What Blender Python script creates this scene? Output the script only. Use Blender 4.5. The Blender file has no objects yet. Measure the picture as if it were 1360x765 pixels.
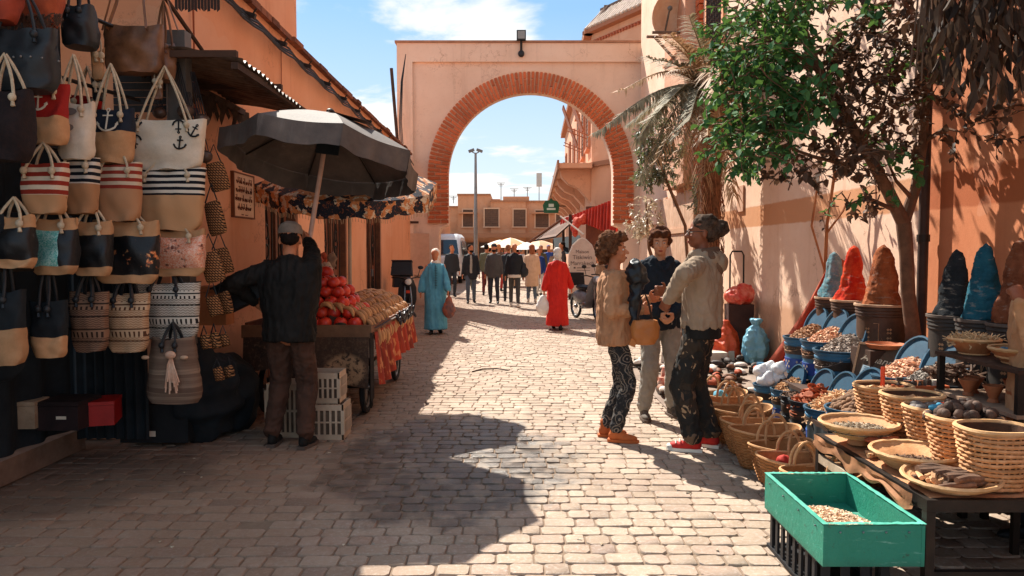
import bpy, bmesh, math, random
from mathutils import Vector, Matrix, noise
pi = math.pi
sc = bpy.context.scene
COL = sc.collection
R = random.Random(11)
# ---------------------------------------------------------------- camera
F = 1000.0; CZ = 1.6; PT = math.atan(50.5/1000)
cam = bpy.data.cameras.new('camera'); cam.lens = 36*F/1360; cam.sensor_width = 36; cam.clip_end = 2000; cam.clip_start = .05
co = bpy.data.objects.new('camera', cam); COL.objects.link(co)
co.location = (0, 0, CZ); co.rotation_euler = (pi/2-PT, 0, 0); sc.camera = co
# ---------------------------------------------------------------- light
SV = Vector((-.42, .85, 1.0)).normalized()          # towards the sun
EL = math.asin(SV.z); AZ = math.atan2(SV.x, SV.y)
w = bpy.data.worlds.new('World'); sc.world = w; w.use_nodes = True
wn = w.node_tree.nodes; wl = w.node_tree.links
bg = wn['Background']; bg.inputs['Strength'].default_value = .15
sky = wn.new('ShaderNodeTexSky'); sky.sky_type = 'NISHITA'; sky.sun_disc = False
sky.sun_elevation = EL; sky.sun_rotation = AZ; sky.air_density = 1.2; sky.dust_density = .6; sky.ozone_density = 3.0
tc = wn.new('ShaderNodeTexCoord'); sx = wn.new('ShaderNodeSeparateXYZ'); wl.new(tc.outputs['Generated'], sx.inputs[0])
def wm(op, a, b=None, c=None, clamp=False):
    n = wn.new('ShaderNodeMath'); n.operation = op; n.use_clamp = clamp
    for i, q in enumerate((a, b, c)):
        if q is None: continue
        if isinstance(q, (int, float)): n.inputs[i].default_value = q
        else: wl.new(q, n.inputs[i])
    return n.outputs[0]
zz = wm('MAXIMUM', sx.outputs[2], .02)
den = wm('ADD', zz, .22)
cx_ = wm('DIVIDE', sx.outputs[0], den); cy_ = wm('DIVIDE', sx.outputs[1], den)
cb = wn.new('ShaderNodeCombineXYZ'); wl.new(cx_, cb.inputs[0]); wl.new(cy_, cb.inputs[1])
cn = wn.new('ShaderNodeTexNoise'); cn.inputs['Scale'].default_value = 1.9; cn.inputs['Detail'].default_value = 9; cn.inputs['Roughness'].default_value = .56
cn.inputs['Distortion'].default_value = .25
mp = wn.new('ShaderNodeMapping'); mp.inputs['Location'].default_value = (7.7, 2.1, 0); mp.inputs['Scale'].default_value = (1, 1.35, 1)
wl.new(cb.outputs[0], mp.inputs[0]); wl.new(mp.outputs[0], cn.inputs['Vector'])
cm = wn.new('ShaderNodeMapRange'); cm.inputs['From Min'].default_value = .49; cm.inputs['From Max'].default_value = .61; cm.interpolation_type = 'SMOOTHSTEP'
wl.new(cn.outputs[0], cm.inputs['Value'])
hz = wn.new('ShaderNodeMapRange'); hz.inputs['From Min'].default_value = .30; hz.inputs['From Max'].default_value = .0
hz.inputs['To Min'].default_value = 0; hz.inputs['To Max'].default_value = .75
wl.new(sx.outputs[2], hz.inputs['Value'])
mk = wm('ADD', wm('MULTIPLY', cm.outputs[0], .88), hz.outputs[0], clamp=True)
tint = wn.new('ShaderNodeMix'); tint.data_type = 'RGBA'; tint.blend_type = 'MULTIPLY'; tint.inputs[0].default_value = 1
wl.new(sky.outputs[0], tint.inputs[6]); tint.inputs[7].default_value = (.30, .40, .52, 1)
mx = wn.new('ShaderNodeMix'); mx.data_type = 'RGBA'
flat = wn.new('ShaderNodeMix'); flat.data_type = 'RGBA'; flat.inputs[0].default_value = .62; wl.new(tint.outputs[2], flat.inputs[6]); flat.inputs[7].default_value = (1.1, 1.85, 2.5, 1)
wl.new(mk, mx.inputs[0]); wl.new(flat.outputs[2], mx.inputs[6]); mx.inputs[7].default_value = (3.3, 3.3, 3.25, 1)
wl.new(mx.outputs[2], bg.inputs['Color'])
sl = bpy.data.lights.new('sun', 'SUN'); sl.energy = 4.6; sl.angle = math.radians(.5); sl.color = (1, .94, .84)
so = bpy.data.objects.new('sun', sl); COL.objects.link(so); so.rotation_euler = SV.to_track_quat('Z', 'Y').to_euler(); so.location = (-8, 10, 20)
sc.view_settings.view_transform = 'Standard'; sc.view_settings.look = 'None'; sc.view_settings.gamma = 1
sc.view_settings.exposure = 1.18
# ---------------------------------------------------------------- helpers
def W(px, py, d):
    u = (px-680)/F; v = (382.5-py)/F
    dy = math.cos(PT)+v*math.sin(PT); dz = -math.sin(PT)+v*math.cos(PT)
    t = d/dy
    return Vector((u*t, d, CZ+dz*t))
def G(px, py, z=0):
    u = (px-680)/F; v = (382.5-py)/F
    dy = math.cos(PT)+v*math.sin(PT); dz = -math.sin(PT)+v*math.cos(PT)
    t = (z-CZ)/dz
    return Vector((u*t, dy*t, z))
def lin(h):
    if not isinstance(h, str): return tuple(h)+(1,)
    o = []
    for i in (0, 2, 4):
        c = int(h[i:i+2], 16)/255
        o.append(c/12.92 if c <= .04045 else ((c+.055)/1.055)**2.4)
    return tuple(o)+(1,)
class NT:
    def __init__(s, name):
        s.m = bpy.data.materials.new(name); s.m.use_nodes = True
        s.n = s.m.node_tree.nodes; s.l = s.m.node_tree.links; s.b = s.n['Principled BSDF']
        s._tc = None
    def put(s, sock, v):
        if isinstance(v, bpy.types.NodeSocket): s.l.new(v, sock)
        elif isinstance(v, str): sock.default_value = lin(v)
        elif isinstance(v, tuple) and len(v) == 3 and sock.type == 'RGBA': sock.default_value = v+(1,)
        else: sock.default_value = v
    def tc(s, k='Object'):
        if s._tc is None: s._tc = s.n.new('ShaderNodeTexCoord')
        return s._tc.outputs[k]
    def pos(s):
        return s.n.new('ShaderNodeNewGeometry').outputs['Position']
    def island(s):
        return s.n.new('ShaderNodeNewGeometry').outputs['Random Per Island']
    def orand(s): return s.n.new('ShaderNodeObjectInfo').outputs['Random']
    def xyz(s, v=None):
        n = s.n.new('ShaderNodeSeparateXYZ'); s.l.new(v or s.tc(), n.inputs[0]); return n.outputs
    def vec(s, x, y, z):
        n = s.n.new('ShaderNodeCombineXYZ')
        for i, q in enumerate((x, y, z)): s.put(n.inputs[i], q)
        return n.outputs[0]
    def math(s, op, a, b=0.0, c=None, clamp=False):
        n = s.n.new('ShaderNodeMath'); n.operation = op; n.use_clamp = clamp
        s.put(n.inputs[0], a); s.put(n.inputs[1], b)
        if c is not None: s.put(n.inputs[2], c)
        return n.outputs[0]
    def scale(s, v, k):
        n = s.n.new('ShaderNodeMapping'); s.l.new(v, n.inputs[0])
        n.inputs['Scale'].default_value = (k, k, k) if isinstance(k, (int, float)) else k
        return n.outputs[0]
    def noise(s, k=5, det=4, rough=.6, v=None, dist=0):
        n = s.n.new('ShaderNodeTexNoise'); n.inputs['Detail'].default_value = det; n.inputs['Roughness'].default_value = rough
        n.inputs['Distortion'].default_value = dist
        if isinstance(k, tuple):
            n.inputs['Scale'].default_value = 1; s.l.new(s.scale(v or s.tc(), k), n.inputs['Vector'])
        else:
            n.inputs['Scale'].default_value = k; s.l.new(v or s.tc(), n.inputs['Vector'])
        return n.outputs[0]
    def vor(s, k, out='Color', v=None, feat='F1'):
        n = s.n.new('ShaderNodeTexVoronoi'); n.feature = feat; n.inputs['Scale'].default_value = k; s.l.new(v or s.tc(), n.inputs['Vector'])
        return n.outputs[out]
    def ramp(s, v, a, b, t0=0., t1=1., smooth=False):
        n = s.n.new('ShaderNodeMapRange'); n.inputs[1].default_value = a; n.inputs[2].default_value = b
        n.inputs[3].default_value = t0; n.inputs[4].default_value = t1
        if smooth: n.interpolation_type = 'SMOOTHSTEP'
        s.l.new(v, n.inputs[0]); return n.outputs[0]
    def mix(s, f, a, b, mode='MIX'):
        n = s.n.new('ShaderNodeMix'); n.data_type = 'RGBA'; n.blend_type = mode
        s.put(n.inputs[0], f); s.put(n.inputs[6], a); s.put(n.inputs[7], b); return n.outputs[2]
    def done(s, col, rough=.8, bump=None, bstr=.3, bdist=.01, metal=0, spec=.4, **kw):
        s.put(s.b.inputs['Base Color'], col); s.put(s.b.inputs['Roughness'], rough); s.put(s.b.inputs['Metallic'], metal)
        s.b.inputs['Specular IOR Level'].default_value = spec
        if bump is not None:
            n = s.n.new('ShaderNodeBump'); n.inputs['Strength'].default_value = bstr; n.inputs['Distance'].default_value = bdist
            s.l.new(bump, n.inputs['Height']); s.l.new(n.outputs[0], s.b.inputs['Normal'])
        for k, v in kw.items(): s.put(s.b.inputs[k], v)
        return s.m
_mc = {}
def mat(c, c2=None, k=6, r=.8, b=.25, bk=40, metal=0, rand=.12, spec=.35, name=None):
    key = (c, c2, k, r, b, bk, metal, rand)
    if key in _mc: return _mc[key]
    t = NT(name or 'surface'); c2 = c2 or c
    n = t.noise(k, 6, .65); f = t.ramp(n, .35, .65)
    col = t.mix(f, c, c2)
    rv = t.math('FRACT', t.math('ADD', t.island(), t.orand()))
    g = t.ramp(rv, 0, 1, 1-rand, 1+rand)
    n2 = t.ramp(t.noise(k*3.7, 5, .7), .25, .75, 1-rand*.7, 1+rand*.7)
    gg = t.math('MULTIPLY', g, n2)
    col = t.mix(1.0, col, t.vec(gg, gg, gg), 'MULTIPLY')
    _mc[key] = t.done(col, r, t.noise(bk, 5, .7), b, .006, metal, spec)
    return _mc[key]

def rotz(a): return Matrix.Rotation(a, 4, 'Z')
def rotx(a): return Matrix.Rotation(a, 4, 'X')
def roty(a): return Matrix.Rotation(a, 4, 'Y')
def tr(*p): return Matrix.Translation(Vector(p[0]) if len(p) == 1 else Vector(p))
def scl(x, y=None, z=None):
    if y is None: y = z = x
    return Matrix.Diagonal((x, y, z, 1))
class MB:
    def __init__(s, T=None): s.v = []; s.f = []; s.m = []; s.mi = 0; s.T = T or Matrix()
    def add(s, vs, fs, T=None):
        o = len(s.v); M = s.T @ T if T is not None else s.T
        s.v += [M @ Vector(p) for p in vs]; s.f += [tuple(i+o for i in f) for f in fs]; s.m += [s.mi]*len(fs); return s
    def box(s, c, d, T=None, tx=1, ty=1):
        x, y, z = d[0]/2, d[1]/2, d[2]/2
        vs = [(-x, -y, -z), (x, -y, -z), (x, y, -z), (-x, y, -z), (-x*tx, -y*ty, z), (x*tx, -y*ty, z), (x*tx, y*ty, z), (-x*tx, y*ty, z)]
        M = tr(c) @ (T or Matrix())
        return s.add(vs, [(3, 2, 1, 0), (4, 5, 6, 7), (0, 1, 5, 4), (1, 2, 6, 5), (2, 3, 7, 6), (3, 0, 4, 7)], M)
    def b2(s, a, b):
        return s.box([(a[i]+b[i])/2 for i in range(3)], [abs(a[i]-b[i]) for i in range(3)])
    def poly(s, pts, T=None): return s.add(pts, [tuple(range(len(pts)))], T)
    def prism(s, out, z0, z1, T=None):
        n = len(out)
        vs = [(p[0], p[1], z0) for p in out]+[(p[0], p[1], z1) for p in out]
        fs = [tuple(range(n-1, -1, -1)), tuple(range(n, 2*n))]+[(i, (i+1) % n, n+(i+1) % n, n+i) for i in range(n)]
        return s.add(vs, fs, T)
    def rings(s, rr, cap=True, closed=True, T=None, loop=False):
        n = len(rr[0]); vs = [p for r in rr for p in r]; fs = []
        for i in range(len(rr)-1 + (1 if loop else 0)):
            a = i*n; b = ((i+1) % len(rr))*n
            for j in range(n if closed else n-1):
                k = (j+1) % n; fs.append((a+j, a+k, b+k, b+j))
        if cap and not loop: fs.append(tuple(range(n-1, -1, -1))); fs.append(tuple(range(len(vs)-n, len(vs))))
        return s.add(vs, fs, T)
    def tube(s, pts, r, n=8, T=None, loop=False, flat=1., cap=True, up=None):
        pts = [Vector(p) for p in pts]; m = len(pts); rr = []
        if m < 2: return s
        t0 = (pts[1]-pts[0]).normalized()
        u = Vector(up) if up else (Vector((0, 0, 1)) if abs(t0.z) < .9 else Vector((1, 0, 0)))
        for i, p in enumerate(pts):
            a = pts[(i-1) % m] if (loop or i > 0) else p; b = pts[(i+1) % m] if (loop or i < m-1) else p
            t = (b-a)
            t = t.normalized() if t.length > 1e-9 else t0
            side = t.cross(u)
            if side.length < 1e-4: side = t.cross(Vector((1, 0, .1)))
            side.normalize(); uu = side.cross(t).normalized()
            if not up: u = uu
            ri = r[i] if isinstance(r, (list, tuple)) else r
            rr.append([p+side*math.cos(2*pi*k/n)*ri+uu*math.sin(2*pi*k/n)*ri*flat for k in range(n)])
        return s.rings(rr, cap=cap, T=T, loop=loop)
    def lathe(s, prof, n=20, c=(0, 0, 0), ex=1, ey=1, cap=False, T=None, p=2, wob=0, sd=0):
        rr = []
        for (r, z) in prof:
            ring = []
            for k in range(n):
                a = 2*pi*k/n; ca, sa = math.cos(a), math.sin(a)
                q = (abs(ca)**p+abs(sa)**p)**(-1/p) if p != 2 else 1
                rw = r*q*(1+(wob*noise.noise((ca*2+sd, sa*2, z*6)) if wob else 0))
                ring.append((c[0]+ca*rw*ex, c[1]+sa*rw*ey, c[2]+z))
            rr.append(ring)
        return s.rings(rr, cap=cap, T=T)
    def ell(s, c, r, T=None, nu=10, nv=7):
        if isinstance(r, (int, float)): r = (r, r, r)
        vs = [(0, 0, -r[2])]; fs = []
        for i in range(1, nv):
            ph = -pi/2+pi*i/nv
            for j in range(nu):
                a = 2*pi*j/nu; vs.append((r[0]*math.cos(ph)*math.cos(a), r[1]*math.cos(ph)*math.sin(a), r[2]*math.sin(ph)))
        vs.append((0, 0, r[2])); L = len(vs)-1
        for j in range(nu):
            k = (j+1) % nu
            fs.append((0, 1+k, 1+j)); fs.append((L, L-nu+j, L-nu+k))
            for i in range(nv-2):
                a = 1+i*nu; b = a+nu; fs.append((a+j, a+k, b+k, b+j))
        return s.add(vs, fs, tr(c) @ (T or Matrix()))
    def seg(s, a, b, ra, rb, n=12):
        a = Vector(a); b = Vector(b); s.tube([a, b], [ra, rb], n); s.ell(a, ra, nu=n, nv=8); s.ell(b, rb, nu=n, nv=8); return s
    def grid(s, fn, nu, nv, T=None):
        vs = [fn(i/nu, j/nv) for j in range(nv+1) for i in range(nu+1)]
        fs = [(j*(nu+1)+i, j*(nu+1)+i+1, (j+1)*(nu+1)+i+1, (j+1)*(nu+1)+i) for j in range(nv) for i in range(nu)]
        return s.add(vs, fs, T)
    def mesh(s, name, mats, smooth=35):
        me = bpy.data.meshes.new(name); me.from_pydata([tuple(v) for v in s.v], [], s.f)
        if not isinstance(mats, (list, tuple)): mats = [mats]
        for m in mats: me.materials.append(m)
        if len(mats) > 1: me.polygons.foreach_set('material_index', s.m)
        if smooth:
            me.polygons.foreach_set('use_smooth', [True]*len(me.polygons)); me.update(); me.set_sharp_from_angle(angle=math.radians(smooth))
        me.update(); return me
    def build(s, name, mats, parent=None, smooth=35, **k):
        return link(s.mesh(name, mats, smooth), name, parent, **k)
def props(o, label=None, cat=None, group=None, kind=None):
    if label: o['label'] = label
    if cat: o['category'] = cat
    if group: o['group'] = group
    if kind: o['kind'] = kind
    return o
def link(me, name, parent=None, loc=None, M=None, label=None, cat=None, group=None, kind=None):
    o = bpy.data.objects.new(name, me); COL.objects.link(o)
    if M is not None: o.matrix_world = M
    if loc is not None: o.location = loc
    if parent: o.parent = parent
    return props(o, label, cat, group, kind)
def thing(name, label, cat, loc=(0, 0, 0), rz=0, group=None, rx=0, ry=0):
    o = bpy.data.objects.new(name, None); COL.objects.link(o); o.empty_display_size = .1
    o.location = loc; o.rotation_euler = (rx, ry, rz); return props(o, label, cat, group)
KIDS = {}
def copytree(o, loc=None, rz=None, label=None, group=None, scale=None, parent=None):
    c = o.copy(); COL.objects.link(c)
    if parent: c.parent = parent
    if loc is not None: c.location = loc
    if rz is not None: c.rotation_euler = (0, 0, rz)
    if scale is not None: c.scale = (scale,)*3 if isinstance(scale, (int, float)) else scale
    if label: c['label'] = label
    if group: c['group'] = group
    if o not in KIDS: KIDS[o] = [x for x in bpy.data.objects if x.parent == o]
    for ch in KIDS[o]: copytree(ch, parent=c)
    return c
def remesh(mb, vox, name='tmp', sm=2, disp=None):
    me = mb.mesh('tmp', mat('888888'), 0); o = bpy.data.objects.new('tmp', me); COL.objects.link(o)
    m = o.modifiers.new('r', 'REMESH'); m.mode = 'VOXEL'; m.voxel_size = vox; m.adaptivity = 0
    if sm:
        q = o.modifiers.new('s', 'SMOOTH'); q.iterations = sm; q.factor = .5
    dg = bpy.context.evaluated_depsgraph_get(); ev = o.evaluated_get(dg)
    out = bpy.data.meshes.new_from_object(ev); bpy.data.objects.remove(o); bpy.data.meshes.remove(me)
    if disp:
        vs = out.vertices; ns = [v.normal.copy() for v in vs]
        for v, n in zip(vs, ns): v.co += n*disp(v.co, n)
    out.materials.clear()
    out.polygons.foreach_set('use_smooth', [True]*len(out.polygons)); out.update()
    return out
# ================================================================ SETTING
D = 21.6
def frame(p, x, yv=None):       # local x along the wall, y out of it, z up
    x = Vector(x).normalized(); z = Vector((0, 0, 1)); y = z.cross(x).normalized()
    if yv is not None and y.dot(Vector(yv)) < 0: y = -y
    M = Matrix((x, y, z)).transposed().to_4x4(); M.translation = Vector(p); return M
# ---- materials
def m_sett():
    t = NT('worn_sett'); p = t.pos(); x, y, z = t.xyz(p)
    rv = t.math('FRACT', t.math('ADD', t.island(), t.orand()))
    col = t.mix(rv, 'a08d79', 'b5a18d')
    rv2 = t.math('FRACT', t.math('MULTIPLY', rv, 17.3))
    col = t.mix(t.ramp(rv2, .7, 1, 0, .6), col, 'aa9080')
    rv3 = t.math('FRACT', t.math('MULTIPLY', rv, 41.7))
    col = t.mix(t.ramp(rv3, .86, 1, 0, .55), col, '7c6a60')
    col = t.mix(t.ramp(t.noise(9, 7, .7, p), .48, .75, 0, .6), col, '8a6f5e')
    col = t.mix(t.ramp(t.noise(38, 5, .75, p), .5, .74, 0, .5), col, 'd8d0c8')
    col = t.mix(t.ramp(t.noise(1.1, 4, .6, p), .4, .68, 0, .42), col, '8b7464')
    # umbrella shade and its sky sheen put into the stones' colour and roughness
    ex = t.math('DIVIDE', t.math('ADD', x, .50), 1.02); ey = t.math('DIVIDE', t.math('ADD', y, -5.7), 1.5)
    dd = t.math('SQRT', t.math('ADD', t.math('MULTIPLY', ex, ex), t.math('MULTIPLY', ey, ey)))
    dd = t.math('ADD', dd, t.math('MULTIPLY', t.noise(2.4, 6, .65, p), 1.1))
    shade_tone = t.ramp(dd, 1.32, 1.58, 1, 0, True)
    shade_tone = t.math('MULTIPLY', shade_tone, t.ramp(t.noise(7, 4, .6, p), .36, .52, .45, 1))
    col = t.mix(t.math('MULTIPLY', shade_tone, .8), col, '33302c')
    left_shade = t.math('MULTIPLY', t.ramp(t.math('ADD', x, t.math('MULTIPLY', t.noise(1.3, 5, .6, p), 1.6)), -.9, .6, 1, 0, True), .55)  # warm brown of the shaded left side, painted into the stones
    col = t.mix(left_shade, col, '7c5a42')
    # darker patch by the stall
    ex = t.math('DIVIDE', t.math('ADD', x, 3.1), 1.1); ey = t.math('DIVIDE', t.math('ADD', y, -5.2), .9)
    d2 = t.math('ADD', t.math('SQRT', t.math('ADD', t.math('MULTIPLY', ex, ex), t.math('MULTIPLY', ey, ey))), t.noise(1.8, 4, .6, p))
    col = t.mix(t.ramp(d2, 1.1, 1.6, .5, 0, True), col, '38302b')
    rough = t.mix(shade_tone, (.82, .82, .82), (.3, .3, .3))
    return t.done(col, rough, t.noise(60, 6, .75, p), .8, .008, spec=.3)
def m_ground():
    t = NT('street_joint_earth'); p = t.pos()
    br = t.n.new('ShaderNodeTexBrick'); t.l.new(p, br.inputs['Vector']); br.inputs['Scale'].default_value = 1
    br.inputs['Brick Width'].default_value = .2; br.inputs['Row Height'].default_value = .13; br.inputs['Mortar Size'].default_value = .008
    br.inputs['Color1'].default_value = lin('b8a592'); br.inputs['Color2'].default_value = lin('a08a78'); br.inputs['Mortar'].default_value = lin('6e5c4e')
    x, y, z = t.xyz(p)
    far = t.ramp(y, 27.9, 28.0, 0, 1)
    col = t.mix(far, t.mix(t.noise(20, 4, .6, p), '6c594a', '8f7b68'), br.outputs[0])
    col = t.mix(t.ramp(t.noise(.6, 4, .6, p), .4, .7, 0, .3), col, '8b7260')
    return t.done(col, .9, t.noise(40, 5, .7, p), .4, .01, spec=.2)
def m_wall(base, c2, stain, k=.8, bump=.25, lower=None, lz=1.0, band=None, bz=(1.95, 2.25), lstr=.8):
    t = NT('painted_plaster'); p = t.pos(); x, y, z = t.xyz(p)
    col = t.mix(t.ramp(t.noise(k, 6, .62, p), .36, .66), base, c2)
    col = t.mix(t.ramp(t.noise((3.2, 3.2, .28), 5, .65, p), .55, .82, 0, .42), col, stain)
    col = t.mix(t.ramp(t.noise(14, 6, .75, p), .56, .8, 0, .3), col, stain)
    if band:
        e = t.math('ADD', z, t.math('MULTIPLY', t.noise(5, 3, .5, p), .03))
        m = t.math('MULTIPLY', t.ramp(e, bz[0], bz[0]+.02), t.ramp(e, bz[1]+.02, bz[1]))
        col = t.mix(m, col, band)
    if lower:
        e = t.math('ADD', z, t.math('MULTIPLY', t.noise(3, 6, .7, p), .25))
        m = t.ramp(e, lz+.02, lz+.14, lstr, 0)
        col = t.mix(m, col, t.mix(t.noise(16, 6, .8, p), lower, stain))
    ck = t.vor(.55, 'Distance', t.vec(x, t.math('ADD', y, t.math('MULTIPLY', t.noise(2.2, 5, .7, p), 1.4)), t.math('ADD', z, t.math('MULTIPLY', t.noise(1.7, 5, .7, p), 1.4))), 'DISTANCE_TO_EDGE')
    col = t.mix(t.math('MULTIPLY', t.ramp(ck, .0, .009, .5, 0), t.ramp(t.noise(.7, 2, .5, p), .42, .58)), col, '7c4a30')
    pt_ = t.math('GREATER_THAN', t.noise((.9, .9, 1.3), 2, .4, p, .3), .64)
    col = t.mix(t.math('MULTIPLY', pt_, .07), col, 'f0d8c0')
    # grey brown dirt splashed up from the street, with a ragged edge
    e = t.math('ADD', z, t.math('MULTIPLY', t.noise(1.7, 6, .7, p), .7))
    col = t.mix(t.ramp(e, .4, .95, .5, 0), col, '6f5142')
    b = t.math('ADD', t.noise(3, 4, .6, p), t.math('MULTIPLY', t.noise(70, 5, .75, p), .35))
    return t.done(col, .88, b, bump, .02, spec=.2)
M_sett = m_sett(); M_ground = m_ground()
M_left = m_wall('e6a680', 'de986f', 'b0673f', lower='d0906a', lz=.5)
M_right = m_wall('e9c9b0', 'dfb89c', 'b98460', lower='b98f70', lz=.92, band='c99068', bump=.45)
M_rnear = m_wall('d0865e', 'c67850', '9c5834', band='b0623c', bump=.35, lower='a86844', lz=.7)
M_arch = m_wall('e6c6ae', 'dab69c', '8a6248', k=.6)
M_beyond = m_wall('d2a284', 'c49174', '9c6c50', k=.4)
M_far = m_wall('d19b76', 'c28c68', '9c6c50', k=.25)
M_brick = mat('c4683e', 'b4562e', 9, .85, .5, 60, rand=.22, name='red_brick')
M_mortar = mat('f0cbaa', 'e6bd98', 8, .9, .4, 60, rand=.05, name='mortar')
M_concrete = mat('8d7462', '705948', 4, .9, .5, 40)
M_wood = mat('7a4a2e', '5a3520', 5, .7, .4, 50, rand=.2)
M_dkwood = mat('4a3020', '38241a', 5, .75, .4, 40)
M_iron = mat('2c2825', '3a322c', 8, .5, .3, 60, metal=.6)
M_black = mat('17181b', '222226', 8, .55, .2, 60)
M_grey = mat('6f6a64', '5a554f', 5, .6, .3, 40)
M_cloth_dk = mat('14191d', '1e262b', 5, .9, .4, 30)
M_white = mat('dcd8d0', 'cbc5ba', 5, .6, .15, 40)
M_rust = mat('7d6656', '4e3e34', 6, .6, .35, 30, metal=.2)
M_steel = mat('8f9294', '7a7d80', 6, .35, .15, 60, metal=.85)
M_rubber = mat('1b1b1c', '262524', 9, .85, .4, 70)
def m_glass(c='27313a'):
    t = NT('window_glass'); return t.done(c, .08, None, spec=.8)
M_glass = m_glass()
# ---- ground and street
g = MB(); g.b2((-200, -10, -.6), (200, 600, -.013)); g.build('ground', M_ground, smooth=0, kind='structure')
street = MB().b2((-3.43, 2.2, -.30), (3.62, 27.95, -.0085)).build('street', M_ground, smooth=0, kind='structure')
def stone(mb, x, y, w, d, dz=0., rr=None, tilt=0):
    rr = rr or R
    c = min(w, d)*rr.uniform(.07, .17); hw, hd = w/2, d/2
    def octo(hw, hd, c): return [(-hw+c, -hd), (hw-c, -hd), (hw, -hd+c), (hw, hd-c), (hw-c, hd), (-hw+c, hd), (-hw, hd-c), (-hw, -hd+c)]
    i = .0055
    top = [(p[0]+rr.uniform(-.003, .003), p[1]+rr.uniform(-.003, .003), dz+rr.uniform(-.0015, .0015)+tilt*p[0]) for p in octo(hw-i, hd-i, c)]
    bot = [(p[0], p[1], -.02) for p in octo(hw, hd, c)]
    mid = [(p[0], p[1], -.0055+dz*.5) for p in octo(hw-.002, hd-.002, c)]
    vs = top+mid+bot
    fs = [tuple(range(8))]
    for a in (0, 8):
        fs += [(a+8+k, a+8+(k+1) % 8, a+(k+1) % 8, a+k) for k in range(8)]
    mb.add(vs, fs, tr(x, y, 0))
rs = random.Random(5)
variants = []
for k in range(14):
    w_ = .095+.011*k; b = MB(); stone(b, 0, 0, w_, .1245, 0, rs)
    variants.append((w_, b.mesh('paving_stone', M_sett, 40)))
rest = MB(); nobj = 0; y = 2.75; row = 0
def rowy(x, y0): return y0+.035*math.sin(x*.55+.6)+.02*math.sin(x*1.7+y0*.35)-.012*x
while y < 27.8:
    x = -3.5+rs.uniform(0, .15); far = y > 14
    while x < 3.6:
        w_ = rs.choice((.115, .135, .15, .17, .19, .225))*rs.uniform(.94, 1.05)
        cx = x+w_/2; cy = rowy(cx, y)
        if cy > 3.55 and -.69*cy < cx < .69*cy and nobj < 300:
            v = min(variants, key=lambda q: abs(q[0]-(w_-.005)))
            if not (abs(cx+1.42) < .09 and abs(cy-4.30) < .07):
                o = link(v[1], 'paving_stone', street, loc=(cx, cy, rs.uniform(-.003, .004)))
                o.rotation_euler = (rs.uniform(-.02, .02), rs.uniform(-.02, .02), rs.uniform(-.025, .025)+(pi if rs.random() < .5 else 0)); o.scale = ((w_-.005)/v[0], 1, 1)
            nobj += 1
        elif -.72*cy-.3 < cx < .72*cy+.3:
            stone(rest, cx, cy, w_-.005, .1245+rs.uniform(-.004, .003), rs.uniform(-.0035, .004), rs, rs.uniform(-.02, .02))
        x += w_
    y += .131
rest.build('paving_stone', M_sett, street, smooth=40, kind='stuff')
# litter, leaves and broken stone bits on the street
lt = MB()
for k in range(60):
    px = rs.uniform(-2.8, 1.3); py = rs.uniform(3.9, 13)
    a = rs.uniform(0, 6.3); s = rs.uniform(.006, .02)
    lt.prism([(math.cos(a+q*2.1)*s*rs.uniform(.5, 1.3), math.sin(a+q*2.1)*s) for q in range(3)], .004, .008, tr(px, py, 0))
lt.build('litter', mat('c9bfa9', '6a5238', 30, .9, .1, rand=.6), smooth=0, kind='stuff')
MB().tube([(-.52, 9.8, .006), (-.4, 10, .008), (-.2, 10.05, .006), (-.05, 9.9, .007)], .012, 5).build('twig', M_dkwood, label='thin dark twig lying on the paving right of the fruit cart', cat='twig')
# ---- left building
def box_part(a, b, name, m, parent, **k): return MB().b2(a, b).build(name, m, parent, smooth=0, **k)
XL = -2.86; HL = 4.25
doors = [(8.75, 10.1), (11.5, 13.1), (14.8, 16.5)]
lb = thing('shop_building', 'long low orange plastered shop building along the left side of the street', 'building', (XL, 14, 0))
wallb = MB(); ys = [6.3]+[q for d_ in doors for q in d_]+[21.2]
for i in range(0, len(ys), 2): wallb.b2((-.35, ys[i]-14, 0), (0, ys[i+1]-14, 2.42))
wallb.b2((-.35, 6.3-14, 2.42), (0, 21.2-14, HL)); wallb.b2((-5, 6.3-14, 0), (-.35, 6.5-14, HL)); wallb.b2((-5, 6.5-14, 4.05), (-.35, 21.2-14, 4.2))
wallb.build('wall', M_left, lb, smooth=0)
cp = MB(); yy = 6.2
while yy < 21.1:
    L = rs.uniform(.25, .6); cp.b2((-.3, yy-14, HL), (.07+rs.uniform(-.02, .03), yy+L-.02-14, HL+.05+rs.uniform(0, .03))); yy += L
cp.build('coping', mat('8a5236', '5f3624', 7, .9, .6, 30, rand=.3), lb, smooth=0)
for k in range(13):
    yk = 7+k*1.1
    b = MB(); b.box((.07, yk-14, HL-.16), (.16, .05, .05), roty(.3)); b.tube([(0, yk-14, HL-.1), (.1, yk-14, HL-.18), (.16, yk-14, HL-.1)], .012, 5)
    b.build('cable_bracket', M_iron, lb)
for q in range(4):
    pts = []
    for k in range(50):
        t_ = k/49; yk = 6.3+t_*14.8
        pts.append((.05+.025*q, yk-14, HL-.10-.045*q-.05*abs(math.sin(t_*13*pi*14.8/14.3))-rs.uniform(0, .012)))
    MB().tube(pts, .012, 5).build('cable', M_black, lb)
vb = MB(); vb.tube([(.03, -7.2, 2.2), (.03, -7.2, 3.8), (.05, -7.1, 4.15)], .009, 5); vb.tube([(.03, 4.6, 3.2), (.03, 4.62, 3.9), (.05, 4.6, 4.1)], .02, 5)
vb.tube([(.02, -4.6, 3.), (.02, -4.62, 3.6), (.02, -4.6, 4.2)], .006, 5); vb.build('conduit', mat('9a4f2c', '7c3c20'), lb, kind='stuff')
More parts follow.
